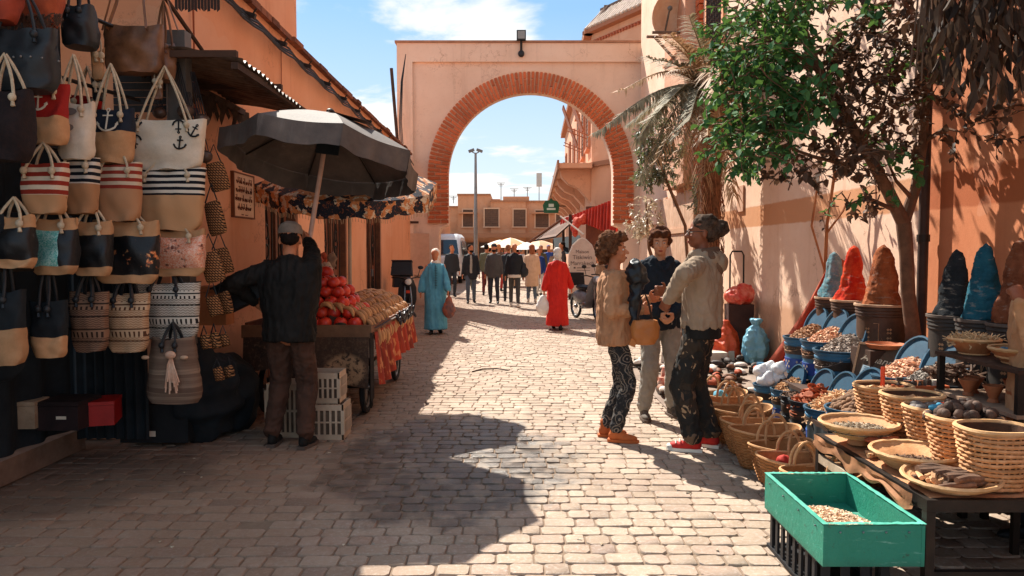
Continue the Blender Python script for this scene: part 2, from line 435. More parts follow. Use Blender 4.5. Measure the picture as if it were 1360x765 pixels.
t = NT('door_paint'); x, y, z = t.xyz(); M_door = t.done(t.mix(t.noise((6, 6, 1.2), 5, .7), '8a4b2c', '643320'), .6, t.noise(30, 5, .7), .4, .008)
for (a, b) in doors:
    dr = MB().b2((-.2, a-14, 0), (-.13, b-14, 2.42)).build('door', M_door, lb, smooth=0)
    fr = MB(); fr.b2((-.13, a-14, 0), (-.02, a+.06-14, 2.42)); fr.b2((-.13, b-.06-14, 0), (-.02, b-14, 2.42)); fr.b2((-.13, a+.06-14, 2.36), (-.02, b-.06-14, 2.42)); fr.b2((-.13, (a+b)/2-.04-14, 0), (-.08, (a+b)/2+.04-14, 2.36))
    fr.build('door_frame', M_wood, dr, smooth=0)
    for s in (0, 1):
        y0 = a+.08 if s == 0 else (a+b)/2+.05; y1 = (a+b)/2-.05 if s == 0 else b-.08; ym = (y0+y1)/2-14; hw = (y1-y0)/2*.7
        o = MB()
        for zc in (.75, 1.7):
            pts = [(-.105, ym, zc-.42), (-.105, ym+hw*.5, zc), (-.105, ym, zc+.42), (-.105, ym-hw*.5, zc)]
            o.tube(pts, .013, 5, loop=True)
            for zz_ in (zc-.12, zc+.12): o.tube([(-.1, ym+math.cos(q)*.06, zz_+math.sin(q)*.09) for q in [i*pi/5 for i in range(10)]], .011, 5, loop=True)
        o.tube([(-.1, ym-hw, .1), (-.1, ym-hw, 2.3)], .012, 5); o.tube([(-.1, ym+hw, .1), (-.1, ym+hw, 2.3)], .012, 5)
        o.build('iron_ornament', M_iron, dr)
MB().b2((-.12, 2.05-.3, 1.05), (-.06, 2.14-.3, 1.2)).build('padlock', M_steel, lb)
# tiled notice
nt = thing('wall_notice', 'cream tile notice with four lines of Arabic script on the orange wall', 'sign', (XL, 8.0, 2.17))
MB().b2((0, -.29, -.22), (.03, .29, .22)).build('tile_panel', mat('e3bb98', 'd6a884', 9, .5, .2), nt, smooth=0)
fr = MB()
for a, b in (((0, -.31, .22), (.036, .31, .235)), ((0, -.31, -.235), (.036, .31, -.22)), ((0, -.305, -.22), (.036, -.29, .22)), ((0, .29, -.22), (.036, .305, .22))): fr.b2(a, b)
fr.build('frame', mat('7a4a30'), nt, smooth=0)
ar = MB()
for ln in range(4):
    zc = .15-ln*.09; yy = .22 - .03*(ln == 3)
    while yy > -.22:
        w_ = rs.uniform(.025, .07); pts = [(.033, yy-w_*q/5, zc-.012+.018*math.sin(q*1.9+yy*40)) for q in range(6)]; ar.tube(pts, .0045, 4)
        if rs.random() < .55: ar.tube([(.033, yy-.01, zc-.01), (.033, yy-.012, zc+.035)], .004, 4)
        for q in range(rs.choice((0, 1, 2))): ar.ell((.033, yy-w_/2-.012*q, zc+rs.choice((-.03, .028))), .004, nu=5, nv=3)
        yy -= w_+rs.uniform(.005, .03)
ar.b2((.03, -.09, -.205), (.034, -.03, -.195)); ar.b2((.03, .02, -.205), (.034, .09, -.197)); ar.build('script', mat('6a3322'), nt, kind='stuff')
# upper house behind the left building
uh = thing('roof_house', 'taller plain orange house block rising behind the left shop roof', 'building', (-5, 10, 0))
MB().b2((-3, -6, 4.3), (1.48, 2.5, 5.86)).build('wall', M_left, uh, smooth=0)
cb_ = MB(); cb_.b2((-3, -6, 5.86), (1.51, 2.53, 5.92)); cb_.build('coping', M_white, uh, smooth=0)
for k in range(7): MB().lathe([(.07, 0), (.09, .05), (.05, .1), (.03, .16)], 10, (1.3, 2.3-k*.5, 5.92), cap=True).build('finial', M_white, uh)
# ---- corrugated awning on the left wall
aw = thing('corrugated_awning', 'bent rusty corrugated metal awning jutting from the orange wall', 'awning', (XL, 6.6, 3.1))
def caw(u, v):
    y = -.9+u*2.2; x = v*.85
    return (x, y+.0, .02+.016*math.sin(y*60)-.10*v*v-.10*u*v+.03*noise.noise((x*3, y*2, 0)))
MB().grid(caw, 110, 6).grid(lambda u, v: (caw(u, v)[0], caw(u, v)[1], caw(u, v)[2]-.006), 110, 6).build('sheet', M_rust, aw, smooth=60)
b = MB(); b.b2((.78, -.95, -.16), (.83, 1.3, -.11)); b.b2((.0, -.9, -.06), (.8, -.85, -.01)); b.b2((.0, .2, -.07), (.8, .25, -.02)); b.b2((.02, -.9, -.09), (.06, 1.4, -.03)); b.build('batten', M_dkwood, aw, smooth=0)
rg = MB()
for k in range(46):
    y_ = -.85+k*.05; L = rs.uniform(.05, .2)*(1.3 if k > 20 else 1); rg.grid(lambda u, v: (.04+.02*math.sin(v*3+k)+.02*u, y_+u*.055, -.05-v*L*(1-.5*abs(u-.5))), 2, 3)
rg.build('torn_cloth', mat('3c2c24', '57402f', 9, .95), aw)
# ---- right building, its front is the pink wall along the right side
XR = 3.6
rb = thing('pink_building', 'tall pink plastered building along the right side of the street', 'building', (XR, 10, 0))
q = MB(); q.b2((0, 6.62-10, 0), (.4, 11.3, 9.5)); q.build('wall', M_right, rb, smooth=0)
q = MB(); q.b2((-.012, 1.0-10, 0), (.4, 6.62-10, 9.5)); q.build('wall', M_rnear, rb, smooth=0, label='nearer wall section in deeper orange paint')
ps = MB(); ps.b2((-.28, 4.7, 2.9), (-.01, 6.6, 9.4)); ps.build('pilaster', M_beyond, rb, smooth=0)
for zc in (5.55, 6.9): MB().b2((-.32, 4.66, zc), (-.004, 6.64, zc+.09)).build('moulding', M_left, rb, smooth=0)
for k in range(44): MB().b2((-.09, 4.38, 2.9+k*.145), (-.002, 4.66, 2.9+k*.145+.12)).build('brick', M_brick, rb, smooth=0)
win = MB().b2((-.03, 3.0, 5.2), (.02, 4.0, 7.4)).build('window', mat('6b4a38'), rb, smooth=0)
gr = MB()
for k in range(9): gr.tube([(-.06, 3.05+k*.11, 5.2), (-.06, 3.05+k*.11, 7.4)], .01, 4)
for k in range(22): gr.tube([(-.065, 3.0, 5.25+k*.1), (-.065, 4.0, 5.25+k*.1)], .008, 4)
gr.build('grille', M_iron, win)
fr = MB(); fr.b2((-.05, 2.9, 5.1), (-.001, 3.0, 7.5)); fr.b2((-.05, 4.0, 5.1), (-.001, 4.1, 7.5)); fr.b2((-.08, 2.85, 5.0), (-.001, 4.15, 5.1)); fr.build('frame', M_left, win, smooth=0)
MB().b2((-.05, -6.4, 1.95), (-.005, -6.25, 2.25)).build('wall_bracket', M_black, rb)
MB().b2((-.03, 1.7, 2.2), (-.005, 2.0, 2.6)).build('meter_box', mat('d0a58a', 'b98a6e'), rb)
# drain pipe
dp = thing('drain_pipe', 'dark iron drain pipe running up the right wall by the tree', 'pipe', (3.5, 6.42, 0))
MB().tube([(0, 0, 0), (0, 0, 3), (0, 0, 8)], .042, 12).build('pipe', mat('4a3228', '2e221d', 5, .6), dp)
for z_ in (.5, 1.7, 2.9, 4.1): MB().lathe([(.043, -.03), (.052, -.03), (.052, .03), (.043, .03)], 12, (0, 0, z_)).build('collar', M_iron, dp)
# gate of pale boards
gt = thing('board_gate', 'tall pale board gate at the foot of the pink building near the arch', 'gate', (3.5, 16.4, 0))
for k in range(10): MB().b2((-.02, -1.9+k*.37, .05), (.02, -1.9+k*.37+.355, 2.75+.04*(k % 2))).build('board', mat('d3ad90', 'b98f70', 3, .8, .4, 30), gt, smooth=0)
MB().b2((-.05, -1.95, 1.95), (-.021, 1.8, 2.05)).build('rail', mat('b98f70'), gt, smooth=0)
# ---- the arch gateway
ag = thing('arch_gateway', 'wide plastered archway with a red brick round arch across the street', 'archway', (0, D, 0))
def ax(px): return (px-680)/1000*D
def az(py): return W(680, py, D).z
cxA = ax(704.7); zS = az(234); rI = (815-595)/2/1000*D; zB = az(297); zT = az(58); TH = .6
xl, xr = ax(531), ax(893)
rO = (840-568)/2/1000*D
NA = 48; wb = MB()
arc = [(cxA+rI*math.cos(pi-pi*k/NA), zS+rI*1.01*math.sin(pi-pi*k/NA)) for k in range(NA+1)]
outline = [(cxA-rI, zB)]+arc+[(cxA+rI, zB)]
y0, y1 = 0, TH
for k in range(len(outline)-1):
    (xa, za), (xb, zb) = outline[k], outline[k+1]
    wb.add([(xa, y0, za), (xb, y0, zb), (xb, y1, zb), (xa, y1, za)], [(0, 1, 2, 3)])
    if abs(xa-xb) > 1e-4:
        for yy, o_ in ((y0, 1), (y1, -1)):
            f_ = (0, 1, 2, 3)[::o_]; wb.add([(xa, yy, za), (xb, yy, zb), (xb, yy, zT), (xa, yy, zT)], [f_])
pl, pr_ = ax(583), ax(827)
wb.b2((xl, 0, 0), (pl, TH, zB-.28)); wb.b2((pr_, 0, 0), (xr, TH, zB-.28))
for sgn, e0, e1, xe in ((1, pl, cxA-rI, xl), (-1, pr_, cxA+rI, xr)):
    pr0 = [(xe, zB-.28), (e0, zB-.28), (e0+(e1-e0)*.25, zB-.12), (e1, zB-.04), (e1, zB), (xe, zB)]
    wb.add([(p[0], 0, p[1]) for p in pr0]+[(p[0], TH, p[1]) for p in pr0], [(0, 1, 2, 3, 4, 5), (11, 10, 9, 8, 7, 6)]+[(i, (i+1) % 6, 6+(i+1) % 6, 6+i) for i in range(6)])
wb.add([(xl, 0, zB), (cxA-rI, 0, zB), (cxA-rI, 0, zT), (xl, 0, zT)], [(0, 1, 2, 3)]); wb.add([(cxA+rI, 0, zB), (xr, 0, zB), (xr, 0, zT), (cxA+rI, 0, zT)], [(0, 1, 2, 3)])
wb.add([(xl, TH, zB), (cxA-rI, TH, zB), (cxA-rI, TH, zT), (xl, TH, zT)], [(0, 1, 2, 3)]); wb.add([(cxA+rI, TH, zB), (xr, TH, zB), (xr, TH, zT), (cxA+rI, TH, zT)], [(0, 1, 2, 3)])
wb.add([(xl, 0, zT), (xr, 0, zT), (xr, TH, zT), (xl, TH, zT)], [(0, 1, 2, 3)]); wb.add([(xl, 0, zB), (xl, TH, zB), (xl, TH, zT), (xl, 0, zT)], [(0, 1, 2, 3)])
wb.build('wall', M_arch, ag, smooth=0)
zf = az(83)
q = MB(); q.b2((xl-.03, -.09, 0), (ax(550), -.002, zf)); q.b2((xl-.03, -.09, zf), (xr, -.002, zT-.002)); q.build('frame_border', M_arch, ag, smooth=0)
MB().b2((xl-.08, -.13, zT), (xr, TH+.04, zT+.06)).build('coping', mat('a8795c', '94664c', 6), ag, smooth=0)
mr = MB(); rings_ = []
path = [(cxA-rI, zB, pi)]; nl = 11
brs = []
pitch = (zS-zB)/nl
def radial(k, side): pass
mo = [(cxA-rO, zB)]+[(cxA+rO*math.cos(pi-pi*k/NA), zS+rO*1.01*math.sin(pi-pi*k/NA)) for k in range(NA+1)]+[(cxA+rO, zB)]
for k in range(len(mo)-1):
    a, b = mo[k], mo[k+1]; c_, d_ = outline[k+1], outline[k]
    mr.add([(a[0], -.028, a[1]), (b[0], -.028, b[1]), (c_[0], -.028, c_[1]), (d_[0], -.028, d_[1])], [(0, 1, 2, 3)])
    mr.add([(a[0], -.028, a[1]), (b[0], -.028, b[1]), (b[0], .0, b[1]), (a[0], .0, a[1])], [(3, 2, 1, 0)])
mr.build('mortar', M_mortar, ag, smooth=0)
bm1 = MB().box((0, 0, 0), (1, 1, 1)).mesh('brick', M_brick, 0)
def brick(xc, zc, ang, r0, r1, w_):      # ang: direction of the radius
    o = link(bm1, 'brick', ag); rm = (r0+r1)/2
    o.location = (xc+math.cos(ang)*rm, -.03+rs.uniform(-.006, .006), zc+math.sin(ang)*rm); o.rotation_euler = (0, -ang, 0); o.scale = (r1-r0, .1, w_)
Wd = rO-rI
def course(i, xc, zc, ang, w_):
    a = [(0, 1.)] if False else ([(0, .62), (.65, 1.)] if i % 2 else [(0, .33), (.36, 1.)])
    for (u0, u1) in a: brick(xc, zc, ang, rI-.03+u0*Wd+(.03 if u0 else 0), rI+u1*Wd-.01, w_)
for i in range(nl):
    z_ = zB+pitch*(i+.5)
    course(i, cxA, z_, pi, pitch*.70); course(i+1, cxA, z_, 0, pitch*.70)
nA = 76
for i in range(nA):
    a = pi*(i+.5)/nA; course(i, cxA, zS, a, pi*(rI+Wd*.35)/nA*.70)
MB().b2((ax(529), -.115, az(365)), (ax(571), -.091, az(310))).build('painted_patch', mat('d0a78b', 'c79b7e', 3), ag, smooth=0)
MB().b2((ax(529), -.13, az(297)), (ax(557), -.0915, az(294))).build('bar', M_dkwood, ag, smooth=0)
fl = thing('floodlight', 'black floodlight on a short bracket on top of the arch wall', 'floodlight', (ax(692), D-.15, az(74)))
MB().b2((-.13, -.2, .35), (.13, -.06, .62)).build('lamp_head', M_black, fl, smooth=0)
MB().b2((-.10, -.21, .38), (.10, -.201, .59)).build('lens', mat('8a8a86', r=.1), fl, smooth=0)
MB().tube([(0, -.1, .36), (0, .0, .2), (0, .0, .08)], .035, 8).ell((0, 0, .02), (.09, .06, .1)).build('bracket', M_black, fl)
# leaning post with cables left of the arch
po = thing('leaning_post', 'thin leaning wooden post with cables at the left end of the arch', 'pole', (W(530, 200, 20.6).x, 20.6, 3.9))
MB().tube([(.03, 0, -.3), (-.19, 0, 2.6)], .045, 7).build('post', M_dkwood, po)
for k in range(3): MB().tube([(.04+.05*k, .2, -.4), (-.02+.03*k, .2, 1.2), (.04+.02*k, .2, 2.3), (.13, .5, 3.1)], .012, 5).build('cable', M_black, po)
wr = MB(); wr.tube([(-1.2-1.3*k/10, 13+8.2*k/10, 9.0-1.75*k/10-.35*math.sin(pi*k/10)) for k in range(11)][::-1], .007, 4)
# ================================================================ BEYOND THE ARCH
def window(parent, M, w_, h, shut='5c4436', frame_='d9b190', half=True):
    o = MB(M).b2((-w_/2, .01, 0), (w_/2, .04, h)).build('window', mat(shut, None, 5, .7), parent, smooth=0)
    f = MB(M)
    for a, b in (((-w_/2-.09, .0, 0), (-w_/2, .09, h)), ((w_/2, .0, 0), (w_/2+.09, .09, h)), ((-w_/2-.09, 0, h), (w_/2+.09, .1, h+.09)), ((-w_/2-.14, 0, -.08), (w_/2+.14, .15, 0))): f.b2(a, b)
    f.build('frame', mat(frame_), o, smooth=0)
    s = MB(M); n = max(4, int(h/.14))
    for k in range(n): s.b2((-w_/2+.03, .042, h*k/n+.02), (-.02, .06, h*(k+.7)/n+.02)); s.b2((.02, .042, h*k/n+.02), (w_/2-.03, .06, h*(k+.7)/n+.02))
    s.build('shutter', mat('6f5240', '5c4436'), o, smooth=0)
    return o
rh = thing('balcony_house', 'pink house beyond the arch with shuttered windows, long balcony and tiled roof edge', 'building', (0, 0, 0))
A = Vector((2.8, 26.7, 0)); B = Vector((3.55, 51, 0)); C_ = Vector((4.9, 22.9, 0))
q = MB(); Hh = 9.1
q.prism([(C_.x, C_.y), (9, 24), (9, 51), (B.x, B.y), (A.x, A.y)], 0, Hh); q.build('wall', M_beyond, rh, smooth=0)
FM = frame(A, B-A, (-1, 0, 0)); NM = frame(A, C_-A, (-1, -1, 0)); Ln = (C_-A).length; Lf = (B-A).length
# flip so that x grows away from A in both
for i, (u, z0, w_, h) in enumerate([(1.2, 5.3, 1.1, 2.2), (4.0, 5.3, 1.1, 2.2), (7.5, 5.3, 1.1, 2.2), (11.5, 5.3, 1.1, 2.2), (16, 5.3, 1.1, 2.2), (21, 5.3, 1.1, 2.2), (8.5, 7.7, .7, .8)]):
    window(rh, FM @ tr(u, 0, z0), w_, h, '7a4f3a', 'c07f60')
for u in (1.0, 4.8):
    sh = MB(FM @ tr(u, 0, 5.4)); sh.box((0, .55, 1.3), (.9, .05, 1.7), rotx(-.35)); sh.tube([(-.4, .05, .3), (-.4, .8, .6)], .02, 5); sh.tube([(.4, .05, .3), (.4, .8, .6)], .02, 5); sh.build('open_shutter', mat('a8674a', '8a5238'), rh, smooth=0)
# balcony slab with curved brackets
MB(FM).b2((-.4, 0, 4.45), (Lf, 1.15, 4.62)).build('balcony_slab', M_beyond, rh, smooth=0)
MB(FM).b2((-.44, 1.15, 4.4), (Lf, 1.22, 4.72)).build('balcony_edge', mat('9a6a4e', '7d5440'), rh, smooth=0)
for k in range(7):
    x_ = .5+k*3.4; pr0 = [(0.001, 4.449), (1.1, 4.449), (1.05, 4.2), (.8, 3.95), (.45, 3.8), (0.001, 3.3)]
    b = MB(FM); b.add([(x_-.35, p[0], p[1]) for p in pr0]+[(x_+.35, p[0], p[1]) for p in pr0], [(0, 1, 2, 3, 4, 5), (11, 10, 9, 8, 7, 6)]+[(i, (i+1) % 6, 6+(i+1) % 6, 6+i) for i in range(6)])
    b.build('bracket', M_beyond, rh, smooth=0)
MB(NM).b2((.0, .01, 4.5), (Ln, .12, 4.66)).build('string_course', mat('9a6a4e'), rh, smooth=0)
# tiled roof edge
for MM, L in ((NM, Ln), (FM, Lf)):
    MB(MM).b2((-.2, -.02, Hh), (L, .28, Hh+.12)).build('cornice', mat('a2694c'), rh, smooth=0)
    MB(MM).box((L/2, -.22, Hh+.55), (L+.4, .05, 1.0), rotx(.62)).build('roof', mat('7c6456', '9a8474'), rh, smooth=0)
    MB(MM).b2((-.1, -.62, Hh+.9), (L, -.4, Hh+.99)).build('roof_ridge', mat('7c6456', '5c483e'), rh, smooth=0)
    for k in range(int(L/.2)):
        MB(MM).tube([(k*.2, .26, Hh+.15), (k*.2, -.5, Hh+.93)], .065, 6).build('roof_tile', mat('c9b3a2', 'a48c7c', 9), rh)
for k in range(int(Ln/.16)): MB(NM).b2((k*.16, .01, Hh-.32), (k*.16+.09, .07, Hh-.22)).build('dentil', mat('a2583c'), rh, smooth=0)
# red corrugated awning and shop booth under the balcony
rk = thing('red_awning', 'red corrugated awning with scalloped edge below the balcony beyond the arch', 'awning', (0, 0, 0))
a0, a1 = W(822, 262, 22.6), W(746, 291, 25.2); b0, b1 = W(822, 330, 22.4), W(752, 284, 27.3)
def rf(u, v):
    p = a0.lerp(a1, u); low = p+Vector((.05, -.1, -.2-1.0*max(0, 1-u*1.35)))
    q_ = p.lerp(low, v); c = .035*math.sin(u*120)
    if v == 1: q_ = q_+Vector((0, 0, .06*abs(math.sin(u*60))))
    return q_+Vector((-.9*c-.1*v, -c, 0))
MB().grid(rf, 160, 5).build('sheet', mat('b8301c', '9c2414', 4, .7, .3, 20), rk, smooth=60)
bo = thing('shop_booth', 'brown panelled shop booth under the red awning beyond the arch', 'booth', (0, 0, 0))
p0, p1 = W(778, 300, 24.4), W(828, 300, 22.9)
MB().prism([(p0.x, p0.y), (p1.x+.6, p1.y), (p1.x+.7, p1.y+3), (p0.x+.4, p0.y+3)], 0, 3.0).build('wall', mat('7c4328', '643320', 5), bo, smooth=0)
for px_ in (757, 748): q_ = W(px_, 400, 24.5 if px_ == 757 else 28); MB().b2((q_.x-.05, q_.y-.05, 0), (q_.x+.05, q_.y+.05, 2.75)).build('post', M_dkwood, bo, smooth=0)
r0, r1, r2, r3 = W(812, 270, 22.9), W(716, 318, 27), W(745, 288, 30), W(775, 283, 25)
MB().add([r3, W(747, 291, 27.6), W(703, 322, 27.8), W(738, 316, 25.6)], [(0, 1, 2, 3)]).add([v+Vector((0, 0, .06)) for v in (r3, W(747, 291, 27.6), W(703, 322, 27.8), W(738, 316, 25.6))], [(3, 2, 1, 0)]).build('roof', mat('6a4632', '523424'), bo, smooth=0)
MB().tube([W(747, 291, 27.0), W(703, 322, 27.2)], .05, 6).build('beam', M_wood, bo)
MB().tube([W(744, 287, 24), W(775, 311, 23.6)], .025, 6).build('rail', M_white, bo)
hb = MB(); c0 = W(768, 297, 24.0)
for k in range(9): hb.ell(c0+Vector((rs.uniform(-.2, .2), rs.uniform(-.1, .1), rs.uniform(-.35, .3))), (rs.uniform(.08, .16), .1, rs.uniform(.1, .22)), nu=7, nv=5)
remesh_m = remesh(hb, .04); remesh_m.materials.append(mat('a02018', 'c4563a', 12, .8)); link(remesh_m, 'hanging_goods', label='bright red goods hanging in the shop booth beside the red awning', cat='goods')
# dark awning
da = thing('dark_awning', 'small dark cloth awning of the stall left of the shop booth', 'awning', (0, 0, 0))
e0, e1 = W(735, 318, 29), W(770, 314, 28); MB().grid(lambda u, v: tuple(e0.lerp(e1, u)+Vector((0, -v*1.0, .05-.55*v-.1*math.sin(u*pi)*v))), 10, 5).build('cloth', M_cloth_dk, da)
for u in (0, 1): q_ = e0.lerp(e1, u); MB().tube([(q_.x, q_.y, 0), (q_.x, q_.y, q_.z)], .03, 6).build('pole', M_iron, da)
# arched sign board
sb = thing('arched_sign', 'white arch-shaped sign board lettered Tiskiwin Marrakech behind the parked moped', 'sign', W(773, 405, 19.2)+Vector((0, 0, 0)))
so_ = [(-.33, .3), (.33, .3), (.34, .95), (.30, 1.0), (.34, 1.08), (.33, 1.3), (.24, 1.52), (.1, 1.66), (0, 1.7), (-.1, 1.66), (-.24, 1.52), (-.33, 1.3), (-.34, 1.08), (-.30, 1.0), (-.34, .95)]
MB(rotx(pi/2)).prism(so_, -.02, .02).build('board', mat('d9c4b2', 'cdb5a2', 5, .7), sb, smooth=0)
MB(rotx(pi/2)).prism([(p[0]*1.05, 1.0+(p[1]-1.0)*1.03) for p in so_], -.04, -.021).build('rim', mat('e8dccf'), sb, smooth=0)
for x_ in (-.25, .25): MB().b2((x_-.025, -.02, 0), (x_+.025, .02, .3)).build('leg', M_dkwood, sb, smooth=0)
def text(s, size, name, m, parent, loc, rot=(pi/2, 0, 0), shear=0, ext=.0015):
    cu = bpy.data.curves.new('t', 'FONT'); cu.body = s; cu.size = size; cu.align_x = 'CENTER'; cu.extrude = ext; cu.shear = shear; cu.resolution_u = 3
    o = bpy.data.objects.new('t', cu); COL.objects.link(o); dg = bpy.context.evaluated_depsgraph_get()
    me = bpy.data.meshes.new_from_object(o.evaluated_get(dg)); bpy.data.objects.remove(o); me.materials.clear(); me.materials.append(m)
    q = link(me, name, parent, loc=loc); q.rotation_euler = rot; return q
M_ink = mat('5a4a44', r=.8)
text('Maison', .12, 'lettering', M_ink, sb, (0, -.023, 1.32)); text('Tiskiwin', .15, 'lettering', M_ink, sb, (0, -.023, 1.17)); text('Marrakech', .14, 'lettering', M_ink, sb, (0, -.023, 1.02))
MB().b2((-.22, -.024, .93), (-.17, -.021, .97)).b2((-.14, -.024, .94), (.2, -.021, .955)).b2((-.14, -.024, .88), (.2, -.021, .89)).build('small_print', M_ink, sb, smooth=0)
# lantern and green sign
ln = thing('wall_lantern', 'iron lantern on a scrolled bracket at the corner of the house beyond the arch', 'lantern', W(741, 238, 44))
MB().lathe([(.12, -.3), (.3, .12), (.32, .16), (.12, .42), (.04, .5), (.0, .6)], 6).build('lamp', mat('8a7468', '6d5a50', 5, .3), ln, smooth=0)
MB().tube([(0, 0, .6), (.05, 0, .85), (.35, 0, .95), (.7, 0, .8), (.82, 0, .3)], .03, 6).build('bracket', M_iron, ln)
gs = thing('green_sign', 'small green sign with a crown shaped top hung beyond the arch', 'sign', W(732, 275, 38))
MB(rotx(pi/2)).prism([(-.36, -.3), (.36, -.3), (.42, .1), (.3, .3), (.1, .34), (0, .46), (-.1, .34), (-.3, .3), (-.42, .1)], -.05, .05).build('board', mat('2f6a4c', '2a5a42'), gs, smooth=0)
MB().b2((-.22, -.07, -.15), (.22, -.052, -.05)).b2((-.13, -.07, 0), (.13, -.052, .16)).build('emblem', mat('c9d9cc'), gs, smooth=0)
MB().tube([(.4, 0, .05), (.9, 0, .05)], .03, 6).build('arm', M_iron, gs)
# far row of houses
fb = thing('far_house', 'low ochre house across the square with four windows and a long shop canopy', 'building', (0, 60, 0))
def fx(px): return (px-680)*.06
def fz(py): return W(680, py, 60).z
q = MB()
for (x0, x1, yt, dy) in ((560, 608, 275, .6), (608, 652, 259, .3), (652, 698, 268, 0), (698, 792, 268, .3)): q.b2((fx(x0), dy, 0), (fx(x1), 6, fz(yt)))
q.b2((fx(668), .8, fz(268)), (fx(703), 5, fz(260))); q.b2((fx(649), 1.2, fz(268)), (fx(664), 4, fz(263))); q.build('wall', M_far, fb, smooth=0)
for (x0, x1, yt, dy) in ((560, 608, 275, .6), (608, 652, 259, .3), (652, 698, 268, 0), (698, 792, 268, .3)): MB().b2((fx(x0)-.05, dy-.12, fz(yt)), (fx(x1)-.02, 6, fz(yt)+.12)).build('coping', mat('b07c5a', '9c6a4c'), fb, smooth=0)
for px_, w_, h in ((621.5, .8, 1.35), (653, 1.1, 1.4), (690, .95, 1.35), (720, 1.05, 1.35), (746, .9, 1.3)):
    window(fb, frame((fx(px_), .3 if (px_ < 652 or px_ > 698) else 0, fz(301 if px_ < 700 else 302)), (1, 0, 0), (0, -1, 0)), w_, h, '6a5140')
for a, b_, yy in ((609, 634, 284), (706, 735, 284)): MB().b2((fx(a), -.4, fz(yy)), (fx(b_), .29, fz(yy)+.12)).build('hood', mat('c08a66'), fb, smooth=0)
MB().b2((fx(575), -2.2, fz(313)), (fx(790), -.001, fz(311))).build('canopy', mat('b58a6c', '8a6450'), fb, smooth=0)
MB().b2((fx(575), -2.3, fz(316)), (fx(790), -2.21, fz(310.5))).build('canopy_edge', mat('94694e'), fb, smooth=0)
for k in range(9): MB().b2((fx(590+k*20), -.02, 0), (fx(590+k*20)+.35, .29, fz(316))).build('shop_pier', M_far, fb, smooth=0)
for k in range(9): MB().b2((fx(590+k*20)+.4, -.01, 0), (fx(590+k*20)+1.15, -.005, 2.2)).build('shop_door', mat('5d4a40', '44362f'), fb, smooth=0)
for px_, yt in ((665, 240), (683, 248), (701, 246), (717, 215+30), (612, 262), (600, 258)):
    b = thing('antenna', 'thin rooftop television antenna above the far house, near picture column %d' % px_, 'antenna', (fx(px_), 62, fz(268)))
    b['label'] = {665: 'tall thin antenna above the middle of the far ochre house', 683: 'short thin antenna beside the raised roof block of the far house', 701: 'thin antenna at the right end of the far roof block', 717: 'pale mobile mast with box head above the far house', 612: 'small antenna at the left roof step of the far house', 600: 'leftmost small antenna above the lower far roof'}[px_]
    h = fz(yt)-fz(268); MB().tube([(0, 0, 0), (0, 0, h)], .03, 4).build('mast', M_grey, b)
    if px_ == 717: MB().b2((-.22, -.1, h), (.22, .1, h+1.1)).build('head', mat('b9b9b2'), b, smooth=0)
    else:
        c = MB(); 
        for k in range(3): c.tube([(-.35+.1*k, 0, h-.12*k), (.35-.1*k, 0, h-.12*k)], .02, 4)
        c.build('crossbar', M_grey, b)
# left side block seen through the arch
lf = thing('side_house', 'ochre side house at the left edge of the arch opening', 'building', (0, 0, 0))
MB().b2((-9, 30, 0), (-3.6, 44, 3.9)).build('wall', M_far, lf, smooth=0); MB().b2((-9, 29.9, 3.9), (-3.55, 44.1, 4.0)).build('coping', mat('b07c5a'), lf, smooth=0)
# street lamp
sp = thing('street_lamp', 'tall grey street lamp with twin floodlight heads beyond the arch', 'street lamp', Vector((W(632, 360, 45).x, 45, 0)))
zt_ = W(632, 203, 45).z
MB().tube([(0, 0, 0), (0, 0, zt_*.5), (0, 0, zt_)], [.14, .11, .07], 10).build('pole', mat('8b8d8c', '7a7d7d', r=.5, metal=.4), sp)
for s in (-1, 1):
    MB().box((s*.24, -.1, zt_+.12), (.36, .3, .14), roty(s*.35)).build('lamp_head', mat('6d6e6c'), sp, smooth=0)
    MB().tube([(0, 0, zt_-.05), (s*.2, 0, zt_+.05)], .035, 6).build('arm', mat('7a7d7d'), sp)
# white van
vn = thing('white_van', 'white van parked beyond the left pier of the arch', 'van', (W(590, 345, 38).x, 38, 0), rz=0)
def vsec(y, zt, hw, zb=.35): return [(-hw, y, zb), (hw, y, zb), (hw, y, zb+.6), (hw*.97, y, zt*.62), (hw*.86, y, zt*.93), (hw*.7, y, zt), (-hw*.7, y, zt), (-hw*.86, y, zt*.93), (-hw*.97, y, zt*.62), (-hw, y, zb+.6)]
MB().rings([vsec(-2.3, .95, .82, .4), vsec(-2.15, 1.25, .95), vsec(-1.5, 1.35, 1.0), vsec(-.8, 2.2, 1.0), vsec(-.4, 2.4, 1.0), vsec(2.6, 2.42, 1.0), vsec(2.8, 2.3, .97)]).build('body', mat('dfe3e6', 'd0d5d8', 5, .3, .05), vn, smooth=30)
MB().add([(-.84, -1.5, 1.4), (.84, -1.5, 1.4), (.7, -.86, 2.1), (-.7, -.86, 2.1)], [(0, 1, 2, 3)], tr(0, -.09, 0)).build('windscreen', M_glass, vn, smooth=0)
